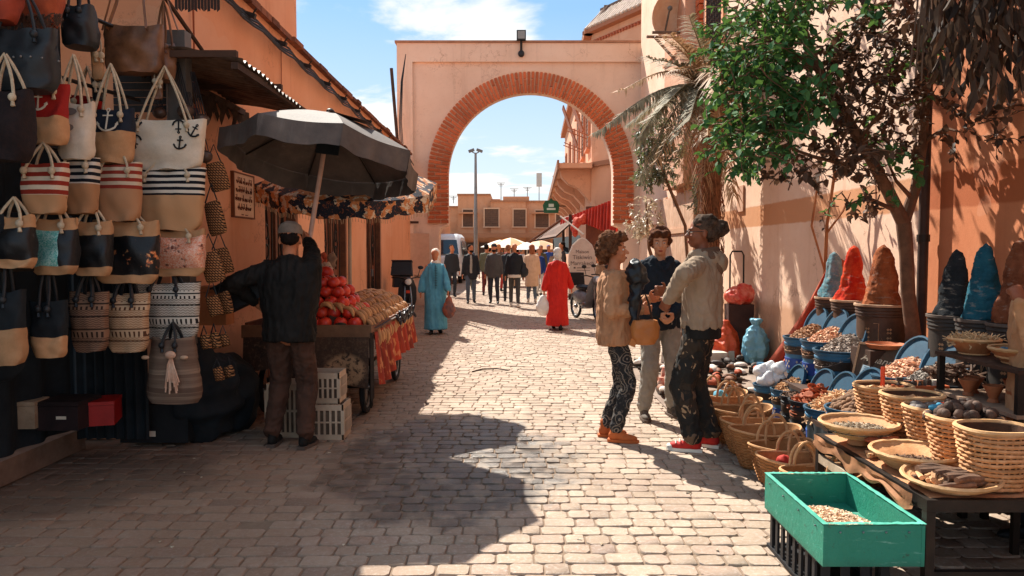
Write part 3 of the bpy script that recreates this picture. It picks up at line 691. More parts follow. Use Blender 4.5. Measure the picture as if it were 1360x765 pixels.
for s in (-1, 1):
    for y0, y1 in ((-.9, 0), (.1, 1.2), (1.3, 2.4)): MB().add([(s*1.0, y0, 1.35), (s*1.0, y1, 1.35), (s*.93, y1, 2.05), (s*.93, y0+.25, 2.05)], [(0, 1, 2, 3)], tr(s*.02, 0, 0)).build('window', M_glass, vn, smooth=0)
    MB().box((s*.68, -2.3, .85), (.3, .06, .2)).build('headlight', mat('e8eef0', r=.1), vn)
    for y_ in (-1.5, 1.7): MB(tr(s*.92, y_, .34) @ roty(pi/2)).lathe([(.0, -.1), (.3, -.1), (.34, -.06), (.34, .06), (.3, .1), (0, .1)], 16).build('wheel', M_rubber, vn)
    MB().box((s*1.15, -1.0, 1.4), (.2, .1, .3)).build('mirror', M_black, vn)
MB().b2((-.75, -2.33, .5), (.75, -2.3, .7)).build('bumper', M_black, vn, smooth=0)
# parasols across the square
def parasol(px, py, d, r, c1, c2, label, h=.45):
    p = W(px, py, d); t = thing('parasol', label, 'parasol', (p.x, d, 0), group='parasols across the square')
    n = 8
    for k in range(n):
        a, b = 2*pi*k/n, 2*pi*(k+1)/n
        q = MB(); q.grid(lambda u, v: ((math.cos(a)*(1-u)+math.cos(b)*u)*r*v, (math.sin(a)*(1-u)+math.sin(b)*u)*r*v, p.z-h*v**1.3-.02), 3, 5)
        q.build('canopy_panel', mat(c1 if k % 2 else c2, None, 5, .8), t)
    MB().tube([(0, 0, 0), (0, 0, p.z)], .025, 6).build('pole', M_white, t)
parasol(678, 315, 34, 1.15, 'e8d9c4', 'd99a6c', 'cream and orange striped parasol in the middle of the crowd'); parasol(716, 318, 36, 1.3, 'd8b896', 'c79a74', 'faded tan parasol right of the orange one'); parasol(700, 321, 31, .6, 'e9ebea', 'dfe3e4', 'small white parasol between the two larger ones', .3)
parasol(664, 318, 46, 1.2, 'ddd5c8', 'cfc4b4', 'pale parasol farthest back left of the orange one')
# satellite dish on the pink building
sd = thing('satellite_dish', 'white satellite dish on a bracket above the right end of the arch', 'satellite dish', W(884, 20, 15.3))
MB(rotz(.5) @ rotx(1.9)).lathe([(0, 0), (.15, .015), (.3, .06), (.42, .13), (.43, .13), (.3, .05), (.15, .0), (0, -.02)], 24).build('dish', mat('e4c7ac', 'd8b090', 5, .5), sd)
MB().tube([(.3, .3, -.35), (-.35, .1, -.4)], .03, 6).tube([(.35, .3, -.9), (-.2, .1, -.4)], .03, 6).tube([(0, .1, 0), (0, .1, -.4)], .03, 6).tube([(-.3, -.2, -.4), (.35, -.2, -.4)], .03, 6).build('bracket', M_rust, sd)
MB().tube([(0, 0, -.3), (0, -.4, .0)], .02, 6).ell((0, -.42, 0), .05).build('receiver', M_grey, sd)
# ================================================================ THE SPICE AND BASKET STALL ON THE RIGHT
def heap(name, label, cat, c, rx, ry, h, kind, size, n, m, parent=None, lean=(0, 0), base=True, stuff=True, seed=3):
    rr = random.Random(seed); b = MB(); c = Vector(c)
    def surf(a, q): x = math.cos(a)*q; y = math.sin(a)*q; return Vector((x*rx, y*ry, h*(1-q*q)**.8*(.55 if h else 1)*1.8*.55+lean[0]*x*rx+lean[1]*y*ry))
    if base: b.grid(lambda u, v: surf(u*2*pi, min(v, .999))-Vector((0, 0, size*.5)), 16, 6)
    for k in range(n):
        a = rr.uniform(0, 2*pi); q = math.sqrt(rr.random())*.98; p = surf(a, q)+Vector((0, 0, rr.uniform(-.3, .5)*size))
        T = tr(p) @ rotz(rr.uniform(0, 6.3)) @ rotx(rr.uniform(-.7, .7)) @ roty(rr.uniform(-.7, .7)); s = size*rr.uniform(.65, 1.3)
        if kind == 'chip': b.add([(-s, -s*.5, 0), (s*.9, -s*.35, s*.2), (s*.6, s*.6, 0), (-s*.6, s*.4, s*.3), (0, 0, -s*.35)], [(0, 1, 2, 3), (0, 4, 1), (1, 4, 2), (2, 4, 3), (3, 4, 0)], T)
        elif kind == 'stick': b.tube([(-s*1.7, 0, 0), (0, 0, s*.25), (s*1.7, 0, 0)], s*.26, 5, T=T)
        elif kind == 'nut': b.ell((0, 0, 0), (s, s*.85, s*.8), T, 8, 6)
        elif kind == 'disc': b.lathe([(0, -s*.12), (s*.9, -s*.05), (s, .1*s), (s*.8, .12*s), (0, s*.02)], 9, T=T)
        elif kind == 'straw': b.tube([(-s*2.5, 0, 0), (s*2.5, 0, s*rr.uniform(-.5, 1))], s*.12, 3, T=T)
    return b.build(name, m, parent, loc=c, smooth=50, label=label, cat=cat, kind='stuff' if stuff else None)
M_tubblue = mat('3f7596', '336684', 4, .45, .15, 30, name='blue_plastic'); M_tubdeep = mat('2a4c96', '22408a', 4, .45, .15, 30)
M_tubdark = mat('22272c', '2e3338', 4, .5, .2, 30); M_band = mat('2e241e', '4a382c', 12, .6, .3, 50)
M_emb = mat('c8bba8', '9c8e7c', 20, .7)
M_lid = mat('2f566c', '24455a', 5, .5, .1, 30)
def tub(label, c, r, h, lid=True, dark=False, la=None, lr=1.0, emblem=True):
    """c = centre of the rim"""
    t = thing('spice_tub', label, 'tub', (c[0], c[1], c[2]-h), group='plastic tubs of spices at the stall')
    b = MB(); b.lathe([(r*.82, 0), (r*.83, .01), (r*.92, h*.62), (r*.93, h*.78), (r*.97, h*.80), (r*.97, h*.84), (r*.94, h*.85), (r*.95, h*.9), (r*1.0, h*.91), (r*1.0, h*.95), (r*.97, h*.96), (r*1.02, h*.97), (r*1.03, h), (r*.97, h), (r*.95, h*.9), (r*.85, h*.72)], 28)
    b.build('body', M_tubdark if dark else M_tubblue, t)
    MB().lathe([(r*.985, h*.955), (r*1.045, h*.965), (r*1.05, h*1.003), (r*.96, h*1.004)], 28).build('rim', M_tubdark if dark else M_lid, t)
    q = MB(); q.lathe([(r*.935, h*.55), (r*.943, h*.555), (r*.955, h*.76), (r*.94, h*.765)], 28); q.build('label_band', M_band, t)
    q = MB(); q.lathe([(r*.875, h*.12), (r*.885, h*.125), (r*.93, h*.43), (r*.9, h*.435)], 28); q.build('lower_band', M_tubdark if dark else M_tubdeep, t)
    if emblem:
        e = MB()
        for a0_ in (-2.2, -1.5, -2.9):
            for (da, dz) in ((-.1, .07), (.1, .07), (-.1, -.07), (.1, -.07), (0, 0)):
                a = a0_+da*1.1; zz_ = h*.28+dz*h; rr_ = r*.905+(zz_-h*.12)*.04+.006; s = .012
                ca, sa = math.cos(a), math.sin(a)
                e.add([(ca*rr_-sa*x*s, sa*rr_+ca*x*s, zz_+z*s) for x, z in ((-1, 0), (0, -1.3), (1, 0), (0, 1.3))], [(0, 1, 2, 3)])
        e.build('emblem', M_emb, t, smooth=0)
    if lid:
        la = la or (1.2, .35)
        N = Vector((-math.sin(la[0])*math.cos(la[1]), -math.sin(la[0])*math.sin(la[1]), math.cos(la[0])))
        T = tr(Vector((r*.62, r*.25, h+r*.5))) @ N.to_track_quat('Z', 'Y').to_matrix().to_4x4()
        MB(T).lathe([(0, 0), (r*.9*lr, 0), (r*.93*lr, .018), (r*1.0*lr, .018), (r*1.0*lr, -.012), (0, -.012)], 28).build('lid', M_lid, t)
    return t
MH = dict(brown=mat('8a5c3e', 'c49a76', 40, .85, .4, 60, rand=.45), pink=mat('c98f72', 'e0b896', 30, .85, .4, 60, rand=.35), grey=mat('7c6c62', 'b5a496', 40, .85, .4, 60, rand=.45),
          wood=mat('a8784e', 'd4aa80', 30, .8, .4, 60, rand=.3), red=mat('8e4226', 'b86a44', 20, .75, .3, 60, rand=.35), tan=mat('c49468', 'd9b48c', 20, .8, .3, 60, rand=.25),
          nut=mat('8f6a4c', '6a4a34', 25, .8, .5, 80, rand=.25), dnut=mat('5c4436', '3e2e26', 20, .75, .5, 70, rand=.3), bark=mat('4c382c', '7a5a44', 14, .85, .6, 50, rand=.3),
          seed=mat('b8a890', '6e5c4a', 60, .85, .4, 80, rand=.5), straw=mat('bf9a6c', 'd8bc92', 20, .8, .3, 60, rand=.3), powder=mat('9b9187', '7d736a', 50, .95, .5, 90, rand=.2))
tubs = [ # px, py(rim centre), d, r, h, label, content kind, size, n, material, content name, lid, lean
 (1069, 447, 7.4, .2, .36, 'blue tub of dark brown dried herbs, leftmost in the back row', 'chip', .013, 700, 'brown', 'dried herbs'),
 (1094, 452, 6.95, .2, .36, 'blue tub of pinkish dried petals, middle of the back row', 'chip', .014, 600, 'pink', 'dried petals'),
 (1115, 464, 6.6, .215, .37, 'blue tub of grey dried flowers beside the lettered board, back row', 'chip', .014, 700, 'grey', 'dried flowers'),
 (1046, 516, 6.95, .15, .31, 'tub of thin wood shavings next to the white bags, front row', 'stick', .016, 220, 'wood', 'wood shavings'),
 (1077, 531, 6.25, .175, .34, 'dark tub of red clay discs, middle of the front row', 'disc', .032, 75, 'red', 'clay discs'),
 (1102, 541, 5.92, .19, .32, 'tub of pale root sticks left of the walnuts, front row', 'stick', .02, 170, 'tan', 'root sticks'),
 (1134, 541, 5.6, .2, .36, 'tub of round brown walnuts behind the flat seed basket', 'nut', .025, 150, 'nut', 'walnuts'),
 (1196, 498, 5.6, .2, .34, 'blue tub of orange brown dried peel with a wide leaning lid', 'chip', .02, 420, 'pink', 'dried peel'),
 (1236, 508, 5.2, .21, .34, 'blue tub of grey clay lumps right of the dried peel', 'chip', .016, 500, 'powder', 'clay lumps')]
for i, (px, py, d, r, h, lb_, kind, s, n, mm, cn_) in enumerate(tubs):
    c = W(px, py, d); tub(lb_, c, r, h, dark=(i in (4,)), la=(1.22, .1) if i < 7 else (1.15, .1), lr=1.0 if i != 8 else 1.15)
    heap(cn_.replace(' ', '_'), cn_+' heaped up in the '+lb_.split(',')[0], cn_.split()[-1] if ' ' in cn_ else cn_, c+Vector((0, 0, -.01)), r*.97, r*.97, r*.62, kind, s*1.15, int(n*1.15), MH[mm], lean=(.6, .15), seed=i+5)
# two small dark tubs without lids and the tub of white bags
c = W(1057, 525, 6.6); tub('small dark tub between the wood shavings and the clay discs', c, .13, .31, lid=False, dark=True); heap('resin_lumps', 'brown resin lumps in the small dark tub of the front row', 'resin', c, .12, .12, .04, 'chip', .016, 120, MH['bark'])
c = W(1022, 510, 7.2); tub('blue tub full of white plastic bags, leftmost of the front row', c, .15, .3, lid=False)
def crumple(mb, vox, amp, k, m, name, **kw):
    me = remesh(mb, vox, sm=1, disp=lambda v, n: amp*(1-abs(noise.noise(v*k))*2.6)+amp*.5*noise.noise(v*k*2.3)); me.materials.append(m); return link(me, name, **kw)
M_pwhite = mat('dcdedf', 'eceeee', 5, .4, .25, 25)
for k, (dx, dy, dz, s) in enumerate(((-.05, -.04, .04, .085), (.07, 0, .06, .085), (0, .05, .13, .08), (-.08, .02, .12, .07), (.08, -.02, .15, .07))):
    b = MB(); b.ell((0, 0, 0), (s, s, s*.85)); b.ell((.03, 0, s*.6), (s*.45, s*.4, s*.5))
    crumple(b, .014, .008, 14, M_pwhite, 'white_bag', loc=c+Vector((dx, dy, dz)), label='tied white plastic bag heaped in the leftmost front tub', cat='plastic bag', group='white plastic bags in the tub')
c = W(1268, 508, 4.95); tub('dark tub of flat bark pieces below the bowl shelf', c, .17, .3, lid=False, dark=True)
heap('bark_pieces', 'flat dark bark pieces stacked above the dark tub', 'bark', c, .16, .16, .18, 'stick', .035, 90, MH['bark'])
# blue sheet edge standing at the left end of the tubs
MB().b2((W(1005, 500, 7.35).x, 7.3, 0), (W(1013, 500, 7.35).x, 7.36, .5)).build('blue_board', M_tubblue, smooth=0, label='narrow blue board standing on end left of the tub of white bags', cat='board')
# tiered benches under cloth
def bench(label, a, b, m):
    t = thing('display_bench', label, 'bench', ((a[0]+b[0])/2, (a[1]+b[1])/2, 0)); o = Vector(t.location)
    MB().b2((a[0]-o.x, a[1]-o.y, b[2]-.04), (b[0]-o.x, b[1]-o.y, b[2])).build('board', M_dkwood, t, smooth=0)
    for x in (a[0]+.04, b[0]-.04):
        for y in (a[1]+.05, b[1]-.05): MB().b2((x-.025-o.x, y-.025-o.y, 0), (x+.025-o.x, y+.025-o.y, b[2]-.04)).build('leg', M_dkwood, t, smooth=0)
    MB().grid(lambda u, v: (a[0]-o.x-.01+.008*math.sin(u*50), a[1]-o.y+u*(b[1]-a[1]), v*(b[2]-.03)), 40, 3).build('cloth_front', m, t)
    return t
bench('low bench holding the back row of blue tubs', (2.55, 6.25, 0), (3.0, 7.75, .375), M_cloth_dk)
bench('higher bench along the wall holding the three left drums', (3.0, 6.36, 0), (3.45, 7.85, .64), M_cloth_dk)
bench('higher bench along the wall holding the right drums', (3.0, 4.5, 0), (3.45, 5.85, .64), M_cloth_dk)
bench('low bench under the peel and clay tubs', (2.35, 4.75, 0), (2.98, 5.9, .28), M_cloth_dk)
# drums and spice cones
M_drum = mat('5a3f2e', '3e2b20', 7, .55, .35, 30, name='drum'); M_ddrum = mat('2b2622', '3a322c', 6, .6, .35, 30)
def drum(c, r, h, label, dark=False):
    t = thing('painted_drum', label, 'drum', (c[0], c[1], c[2]-h), group='drums along the wall')
    m = M_ddrum if dark else M_drum
    MB().lathe([(0, 0), (r*.95, 0), (r*.95, h*.78), (r*1.0, h*.8), (r*.98, h*.83), (r*1.02, h*.85), (r*.99, h*.89), (r*1.03, h*.91), (r*1.0, h*.95), (r*1.05, h*.96), (r*1.05, h), (0, h*.995)], 30).build('body', m, t)
    MB().lathe([(r*1.055, h*.965), (r*1.07, h*.97), (r*1.07, h*1.005), (r*1.0, h*1.008)], 30).build('rim', mat('c9a586', 'a88468', 8) if not dark else mat('5c5048'), t)
    e = MB()
    for a in (-2.6, -1.75):
        for zc in (.25, .4, .55):
            for (da, dz) in ((-.05, .03), (.05, .03), (-.05, -.03), (.05, -.03)):
                aa = a+da; rr_ = r*.962; zz_ = h*(zc)+dz*h; s = .012
                e.add([(math.cos(aa)*rr_-math.sin(aa)*x*s, math.sin(aa)*rr_+math.cos(aa)*x*s, zz_+z*s) for x, z in ((-1, 0), (0, -1), (1, 0), (0, 1))], [(0, 1, 2, 3)])
    pts = [(-2.15+q[0], q[1]) for q in ((-.2, .68), (0, .68), (0, .3), (.12, .42), (.24, .3), (.12, .2), (0, .3))]
    e.tube([(math.cos(a)*r*.965, math.sin(a)*r*.965, z*h) for a, z in pts], .0045, 4)
    e.build('painted_ornament', mat('b08a68', '8f6c4e', 20), t)
    return t
def m_cone(c1, c2):
    t = NT('packed_spice'); c = t.mix(t.ramp(t.noise(7, 5, .7), .4, .62), c1, c2); c = t.mix(t.ramp(t.noise((9, 9, 30), 5, .7), .56, .68, 0, .55), c, 'a89a8c'); c = t.mix(t.ramp(t.noise(60, 4, .8), .55, .72, 0, .5), c, c2)
    return t.done(c, .95, t.noise(45, 6, .8), .9, .012, spec=.1)
def cone(c, r, h, m, name, label, sd, tipm=None):
    b = MB(); prof = []
    for k in range(15):
        q = k/14; rr_ = r*((1-.60*q**.85)*(1-q**7)**.5)*(1-.10*math.sin(q*pi))*(1.0+.07*math.sin(q*9+sd)*(1-q)); prof.append((max(rr_, .001), q*h))
    b.lathe([(0, -.005)]+prof, 26, wob=.22, sd=sd*3.7)
    me = remesh(b, .011, sm=1, disp=lambda v, n: .010*(noise.noise(v*14+Vector((sd, 0, 0)))-.8*abs(noise.noise(Vector((v.x*14, v.y*14, v.z*34))))+.4*noise.noise(v*50)))
    me.materials.append(m); return link(me, name, loc=c, label=label, cat='spice cone', group='tall spice cones on the drums')
cones = [(1107, 397, 7.5, .17, .46, '4f7a84', '83969a', 'teal and grey spice cone on the leftmost drum', 1, 0), (1132, 402, 7.1, .185, .52, 'b8281c', 'd8502e', 'bright red spice cone between the teal and the brown cones', 2, 0), (1172, 404, 6.55, .215, .52, 'a8623e', '7c4228', 'broad brown spice cone beside the tree trunk', 3, 0),
         (1268, 421, 5.44, .175, .48, '353638', '25282b', 'charcoal black spice cone right of the drain pipe', 4, 1), (1306, 427, 5.1, .165, .52, '2c6272', '1f4c5c', 'deep teal spice cone on the second drum from the right', 5, 1), (1352, 432, 4.8, .17, .56, '8a5238', '6a3a26', 'brown spice cone at the right edge of the photo', 6, 1)]
for (px, py, d, r, h, c1, c2, lb_, sd, dk) in cones:
    c = W(px, py, d); c.z = 1.13
    cone(c, r*.84, h, m_cone(c1, c2), 'spice_cone', lb_, sd)
    drum(c, r, .488, ('dark ' if dk else 'brown ')+'painted drum under the '+lb_.split(' on ')[0].split(' between')[0].split(' beside')[0].split(' right')[0].split(' at ')[0], bool(dk))
# leaning lettered board
bd = thing('lettered_board', 'brown chalk lettered board leaning beside the tub of grey flowers', 'sign', (0, 0, 0))
TL, TR_, BL = W(1141, 455, 6.15), W(1196, 463, 5.95), W(1128, 520, 6.0)
ex_ = (TR_-TL).normalized(); ez_ = (TL-BL); hB = ez_.length; ez_.normalize(); ey_ = ez_.cross(ex_).normalized()
BM = Matrix((ex_, ey_, ez_)).transposed().to_4x4(); BM.translation = BL
Lw = (TR_-TL).length
bd.matrix_world = BM
MB().b2((0, 0, 0), (Lw, .02, hB)).build('panel', mat('5e4634', '4a3628', 5, .7, .4), bd, smooth=0)
q = MB(); q.b2((-.01, -.008, hB-.012), (Lw+.01, .024, hB+.008)); q.b2((-.012, -.006, 0), (.004, .022, hB-.012)); q.build('frame', mat('8c6a4e'), bd, smooth=0)
text('Amanne', .085, 'lettering', mat('d8c4a8'), bd, (.17, -.004, hB-.16), (pi/2, .12, 0), .3); text('9k', .07, 'lettering', mat('d8c4a8'), bd, (.31, -.004, hB-.19), (pi/2, .12, 0), .3)
MB(roty(.15)).b2((.02, -.004, .13), (.11, -.001, .25)).build('paper_note', mat('c6d6dc'), bd, smooth=0)
q = MB(roty(.15))
for k in range(5): q.b2((.035, -.006, .235-k*.016), (.095-.01*(k % 2), -.0045, .239-k*.016))
q.tube([(.065+math.cos(a)*.02, -.005, .16+math.sin(a)*.012) for a in [i*pi/5 for i in range(10)]], .002, 4, loop=True); q.build('printed_lines', mat('5f8a96'), bd, smooth=0)
q = MB(); q.tube([(.2, -.005, .10), (.24, -.005, .14), (.22, -.005, .18), (.26, -.005, .22)], .006, 4); q.tube([(.17, -.005, .06), (.22, -.005, .08), (.27, -.005, .06)], .008, 4); q.build('scroll_drawing', mat('bfa88c'), bd)
# terracotta saucer
MB().lathe([(0, 0), (.14, 0), (.16, .035), (.15, .037), (.13, .015), (0, .012)], 24).build('clay_saucer', mat('b8693e', 'a45a34', 9, .75), loc=W(1176, 462, 6.1), label='round terracotta saucer behind the lettered board, below the brown cone', cat='saucer')
b_ = W(1176, 464, 6.1); MB().b2((-.17, -.1, -b_.z+.005), (.17, .25, -.001)).build('wooden_crate', M_dkwood, smooth=0, loc=b_, label='dark wooden box under the terracotta saucer', cat='box')
# table
TX0, TX1, TY0, TY1, TZ = 1.82, 2.72, 3.25, 4.46, .5
tb = thing('goods_table', 'dark metal framed table topped with brown paper, holding baskets', 'table', ((TX0+TX1)/2, (TY0+TY1)/2, 0)); ox, oy = tb.location.x, tb.location.y
MB().grid(lambda u, v: (TX0+.03-ox+u*(TX1-TX0-.04), TY0+.03-oy+v*(TY1-TY0-.05), TZ+.004+.006*noise.noise((u*7, v*9, 0))), 30, 30).build('paper_cover', mat('a8744e', 'c29068', 6, .8, .5, 20), tb)
MB().b2((TX0+.02-ox, TY0+.02-oy, TZ-.035), (TX1-.02-ox, TY1-.02-oy, TZ-.005)).build('table_top', M_dkwood, tb, smooth=0)
for a, b in (((TX0, TY0), (TX0+.035, TY1)), ((TX1-.035, TY0), (TX1, TY1)), ((TX0+.035, TY0), (TX1-.035, TY0+.035)), ((TX0+.035, TY1-.035), (TX1-.035, TY1))): MB().b2((a[0]-ox, a[1]-oy, TZ-.05), (b[0]-ox, b[1]-oy, TZ+.004)).build('frame_bar', M_iron, tb, smooth=0)
for x in (TX0, TX1-.04):
    for y in (TY0, TY1-.04): MB().b2((x-ox, y-oy, 0), (x+.04-ox, y+.04-oy, TZ-.051)).build('leg', M_iron, tb, smooth=0)
for y in (TY0+.005, TY1-.035): MB().b2((TX0+.04-ox, y-oy, .15), (TX1-.04-ox, y+.03-oy, .18)).build('cross_bar', M_iron, tb, smooth=0)
for z_ in (.34,): MB().b2((TX0+.001-ox, TY0+.04-oy, z_), (TX0+.02-ox, TY1-.04-oy, z_+.05)).build('side_rail', mat('c9b49c', '9c856c'), tb, smooth=0)
cb2 = MB(); cb2.grid(lambda u, v: (TX0-.012-ox+.02*noise.noise((u*8, v*3, 1)), TY0+.1-oy+u*(TY1-TY0-.1), TZ-.0-v*(.07+.05*noise.noise((u*6, 0, 0)))), 40, 4); cb2.build('hanging_paper', mat('a8744e', '7c5236', 6, .8), tb)
# second table frame farther right
t2 = thing('low_bench', 'dark metal bench frame under the right end of the goods table', 'bench', (2.95, 3.9, 0))
for x in (-.15, .3):
    for y in (-.75, .5): MB().b2((x, y, 0), (x+.035, y+.035, .34)).build('leg', M_iron, t2, smooth=0)
MB().b2((-.17, -.77, .341), (.35, .55, .37)).build('top', M_iron, t2, smooth=0)
# woven baskets --------------------------------------------------
M_wick = mat('cf9a6c', 'b37c4c', 14, .7, .4, 60, rand=.25, name='wicker'); M_wickd = mat('5f3c26', '3e281a', 14, .85, .5, 60); M_rope = mat('d3a97c', 'c0925f', 14, .75, .4, 60)
def wicker_basket(label, c, r0, r1, h, rows=12, ex=1.0, ey=.92, group='tall woven baskets on the table'):
    t = thing('woven_basket', label, 'basket', c, group=group, rz=R.uniform(-.2, .2))
    def rad(z): return r0+(r1-r0)*(z/h)**.9
    MB().lathe([(0, .004), (r0*.92, .004)]+[(rad(h*k/6)*.94, h*k/6) for k in range(1, 7)]+[(rad(h)*.88, h), (r0*.85, .02), (0, .015)], 30, ex=ex, ey=ey, p=2.6).build('lining', M_wickd, t)
    b = MB(); n = 30
    for k in range(rows):
        z = h*(k+.5)/rows; r = rad(z); pts = []
        for j in range(n*2):
            a = 2*pi*j/(n*2); q = (abs(math.cos(a))**2.6+abs(math.sin(a))**2.6)**(-1/2.6)
            rr_ = r*q+(.0035 if (j//2+k) % 2 else -.002); pts.append((math.cos(a)*rr_*ex, math.sin(a)*rr_*ey, z+.002*math.sin(a*3+k)))
        b.tube(pts, h/rows*.41, 6, loop=True, flat=1.0, up=(0, 0, 1))
    b.build('weave', M_wick, t, kind='stuff')
    s = MB()
    for j in range(n):
        a = 2*pi*(j+.5)/n; q = (abs(math.cos(a))**2.6+abs(math.sin(a))**2.6)**(-1/2.6)
        s.tube([(math.cos(a)*rad(z)*q*ex*.985, math.sin(a)*rad(z)*q*ey*.985, z) for z in (.005, h*.5, h)], .0055, 4)
    s.build('stakes', M_wick, t, kind='stuff')
    MB().tube([(math.cos(a)*rad(h)*1.0*ex*(abs(math.cos(a))**2.6+abs(math.sin(a))**2.6)**(-1/2.6), math.sin(a)*rad(h)*ey*(abs(math.cos(a))**2.6+abs(math.sin(a))**2.6)**(-1/2.6), h+.003) for a in [2*pi*j/40 for j in range(40)]], .0115, 6, loop=True).build('rim', M_rope, t)
    return t
WB = [(1175, 4.62, .105, .15, .26, 'woven basket of small packets, farthest back on the table'), (1213, 4.22, .09, .145, .27, 'woven basket lined with red paper, second from the back'), (1243, 3.98, .09, .135, .25, 'woven basket of smooth grey stones, middle of the row'), (1282, 3.70, .10, .15, .26, 'woven basket heaped with round dark nuts'), (1325, 3.42, .10, .145, .27, 'nearest woven basket, open and dark inside')]
for i, (px, d, r0, r1, h, lb_) in enumerate(WB):
    x = (px-680)/1000*(d+.02); z = TZ+.012 if d < 4.46 else TZ-.0
    wicker_basket(lb_, (x, d, z), r0, r1, h, ex=1.08)
    cc = Vector((x, d, z+h-.03))
    if i == 0: heap('spice_packets', 'small wrapped packets filling the farthest woven basket', 'packets', cc, r1*.9, r1*.8, .03, 'chip', .02, 60, MH['tan'], seed=i)
    if i == 1: MB().lathe([(0, 0), (r1*.88, .0), (r1*.9, .028)], 26, ey=.9, p=2.6).build('red_paper', mat('a8402a', 'c05a3a', 9, .7), loc=cc-Vector((0, 0, .02)), label='red paper lining in the second woven basket', cat='paper'); heap('ginger_pieces', 'pale ginger pieces on red paper in the woven basket', 'ginger', cc, .07, .07, .03, 'chip', .018, 30, MH['tan'])
    if i == 4: heap('dark_seeds', 'dark seeds deep in the nearest woven basket', 'seeds', cc-Vector((0, 0, .05)), r1*.8, r1*.72, .01, 'chip', .012, 200, MH['bark'])
bench('small crate bench under the farthest woven basket', (2.05, 4.49, 0), (2.34, 4.8, TZ-.005), M_cloth_dk)
# individually built nuts and stones on the baskets
rn = random.Random(3)
nutm = []
for k in range(4):
    b = MB(); b.ell((0, 0, 0), (.027, .024, .022), nu=12, nv=8); me = b.mesh('dark_nut', MH['dnut'], 60)
    for v in me.vertices: v.co *= 1+.14*noise.noise(v.co*60+Vector((k*5, 0, 0)))
    nutm.append(me)
c4 = Vector(((1282-680)/1000*3.72, 3.70, TZ+.012+.26)); cnt = 0
for lay in range(3):
    for k in range((34, 26, 16)[lay]):
        a = rn.uniform(0, 6.28); q = math.sqrt(rn.random())*(.16, .13, .085)[lay]
        o = link(rn.choice(nutm), 'dark_nut', loc=c4+Vector((math.cos(a)*q*1.1, math.sin(a)*q*.85, -.005+lay*.032+rn.uniform(-.006, .006))), label=('round dark nut in the bottom layer on the fourth woven basket', 'round dark nut in the middle layer on the fourth woven basket', 'round dark nut on top of the heap on the fourth woven basket')[lay], cat='nut', group='dark nuts heaped on the basket')
        o.rotation_euler = (rn.uniform(0, 6), rn.uniform(0, 6), 0); s = rn.uniform(.85, 1.15); o.scale = (s, s, s)
c3 = Vector(((1243-680)/1000*4.0, 3.98, TZ+.25))
stn = mat('6c625c', '4f4843', 8, .6, .3, 40, rand=.25)
for k in range(16):
    a = rn.uniform(0, 6.28); q = math.sqrt(rn.random())*.1
    o = link(nutm[k % 4].copy(), 'grey_stone', loc=c3+Vector((math.cos(a)*q*1.1, math.sin(a)*q, .0+rn.uniform(0, .025))), label='smooth grey stone lying in the middle woven basket', cat='stone', group='grey stones in the basket'); o.data.materials[0] = stn
    o.scale = (1.3, 1.1, .9); o.rotation_euler = (0, 0, rn.uniform(0, 6))
MB().ell((0, 0, 0), (.03, .02, .018)).ell((.03, .005, .012), (.018, .016, .014)).build('teal_soap', mat('3f8fae'), loc=c4+Vector((-.10, .08, .03)), label='small teal blue soap lump among the dark nuts', cat='soap')
MB().lathe([(0, 0), (.035, 0), (.037, .008), (0, .012)], 14).build('orange_disc', mat('c4472a'), loc=c3+Vector((.04, -.05, .035)), label='flat orange red disc on the grey stones', cat='disc')
# flat round basket trays
def flat_tray(label, c, r, h=.055, rows=6, tilt=(0, 0), m=None, name='basket_tray', grp='flat round basket trays on the table', foot=False):
    t = thing(name, label, 'basket tray', c, group=grp, rx=tilt[0], ry=tilt[1])
    z0 = .05 if foot else 0
    MB().lathe([(0, z0), (r*.55, z0), (r*.9, z0+h*.7), (r, z0+h), (r*.93, z0+h*.98), (r*.52, z0+.012), (0, z0+.01)], 34, wob=.03, sd=c[0]).build('bowl', m or M_wick, t)
    if foot: MB().lathe([(r*.28, 0), (r*.3, .005), (r*.2, z0), (0, z0)], 24).build('foot', m or M_wick, t)
    b = MB()
    for k in range(rows):
        q = k/(rows-1); rr_ = r*(.56+.44*q); z = z0+h*(q**1.2)+.004
        b.tube([(math.cos(2*pi*j/36)*rr_, math.sin(2*pi*j/36)*rr_, z+.0015*math.sin(j*2.9)) for j in range(36)], .0075 if k < rows-1 else .011, 5, loop=True)
    b.build('coil', M_rope, t, kind='stuff')
    return t
c = W(1140, 585, 4.18); c.z = TZ+.012; flat_tray('flat basket of mixed seeds at the far left corner of the table', c, .205, .07, foot=True); heap('mixed_seeds', 'mixed pale and dark seeds filling the flat basket at the table corner', 'seeds', c+Vector((0, 0, .085)), .18, .18, .02, 'chip', .0085, 900, MH['seed'])
c = W(1213, 625, 3.74); c.z = TZ+.012; flat_tray('coiled oval basket, nearly empty, in the middle of the table edge', c, .2, .075, 8); heap('dark_grains', 'thin layer of dark grains in the coiled middle basket', 'grains', c+Vector((0, 0, .03)), .12, .12, .012, 'chip', .007, 260, MH['bark'])
c = W(1262, 655, 3.42); c.z = TZ+.012; flat_tray('shallow basket of dark bark rolls at the near end of the table', c, .2, .045, 4, tilt=(.03, -.03))
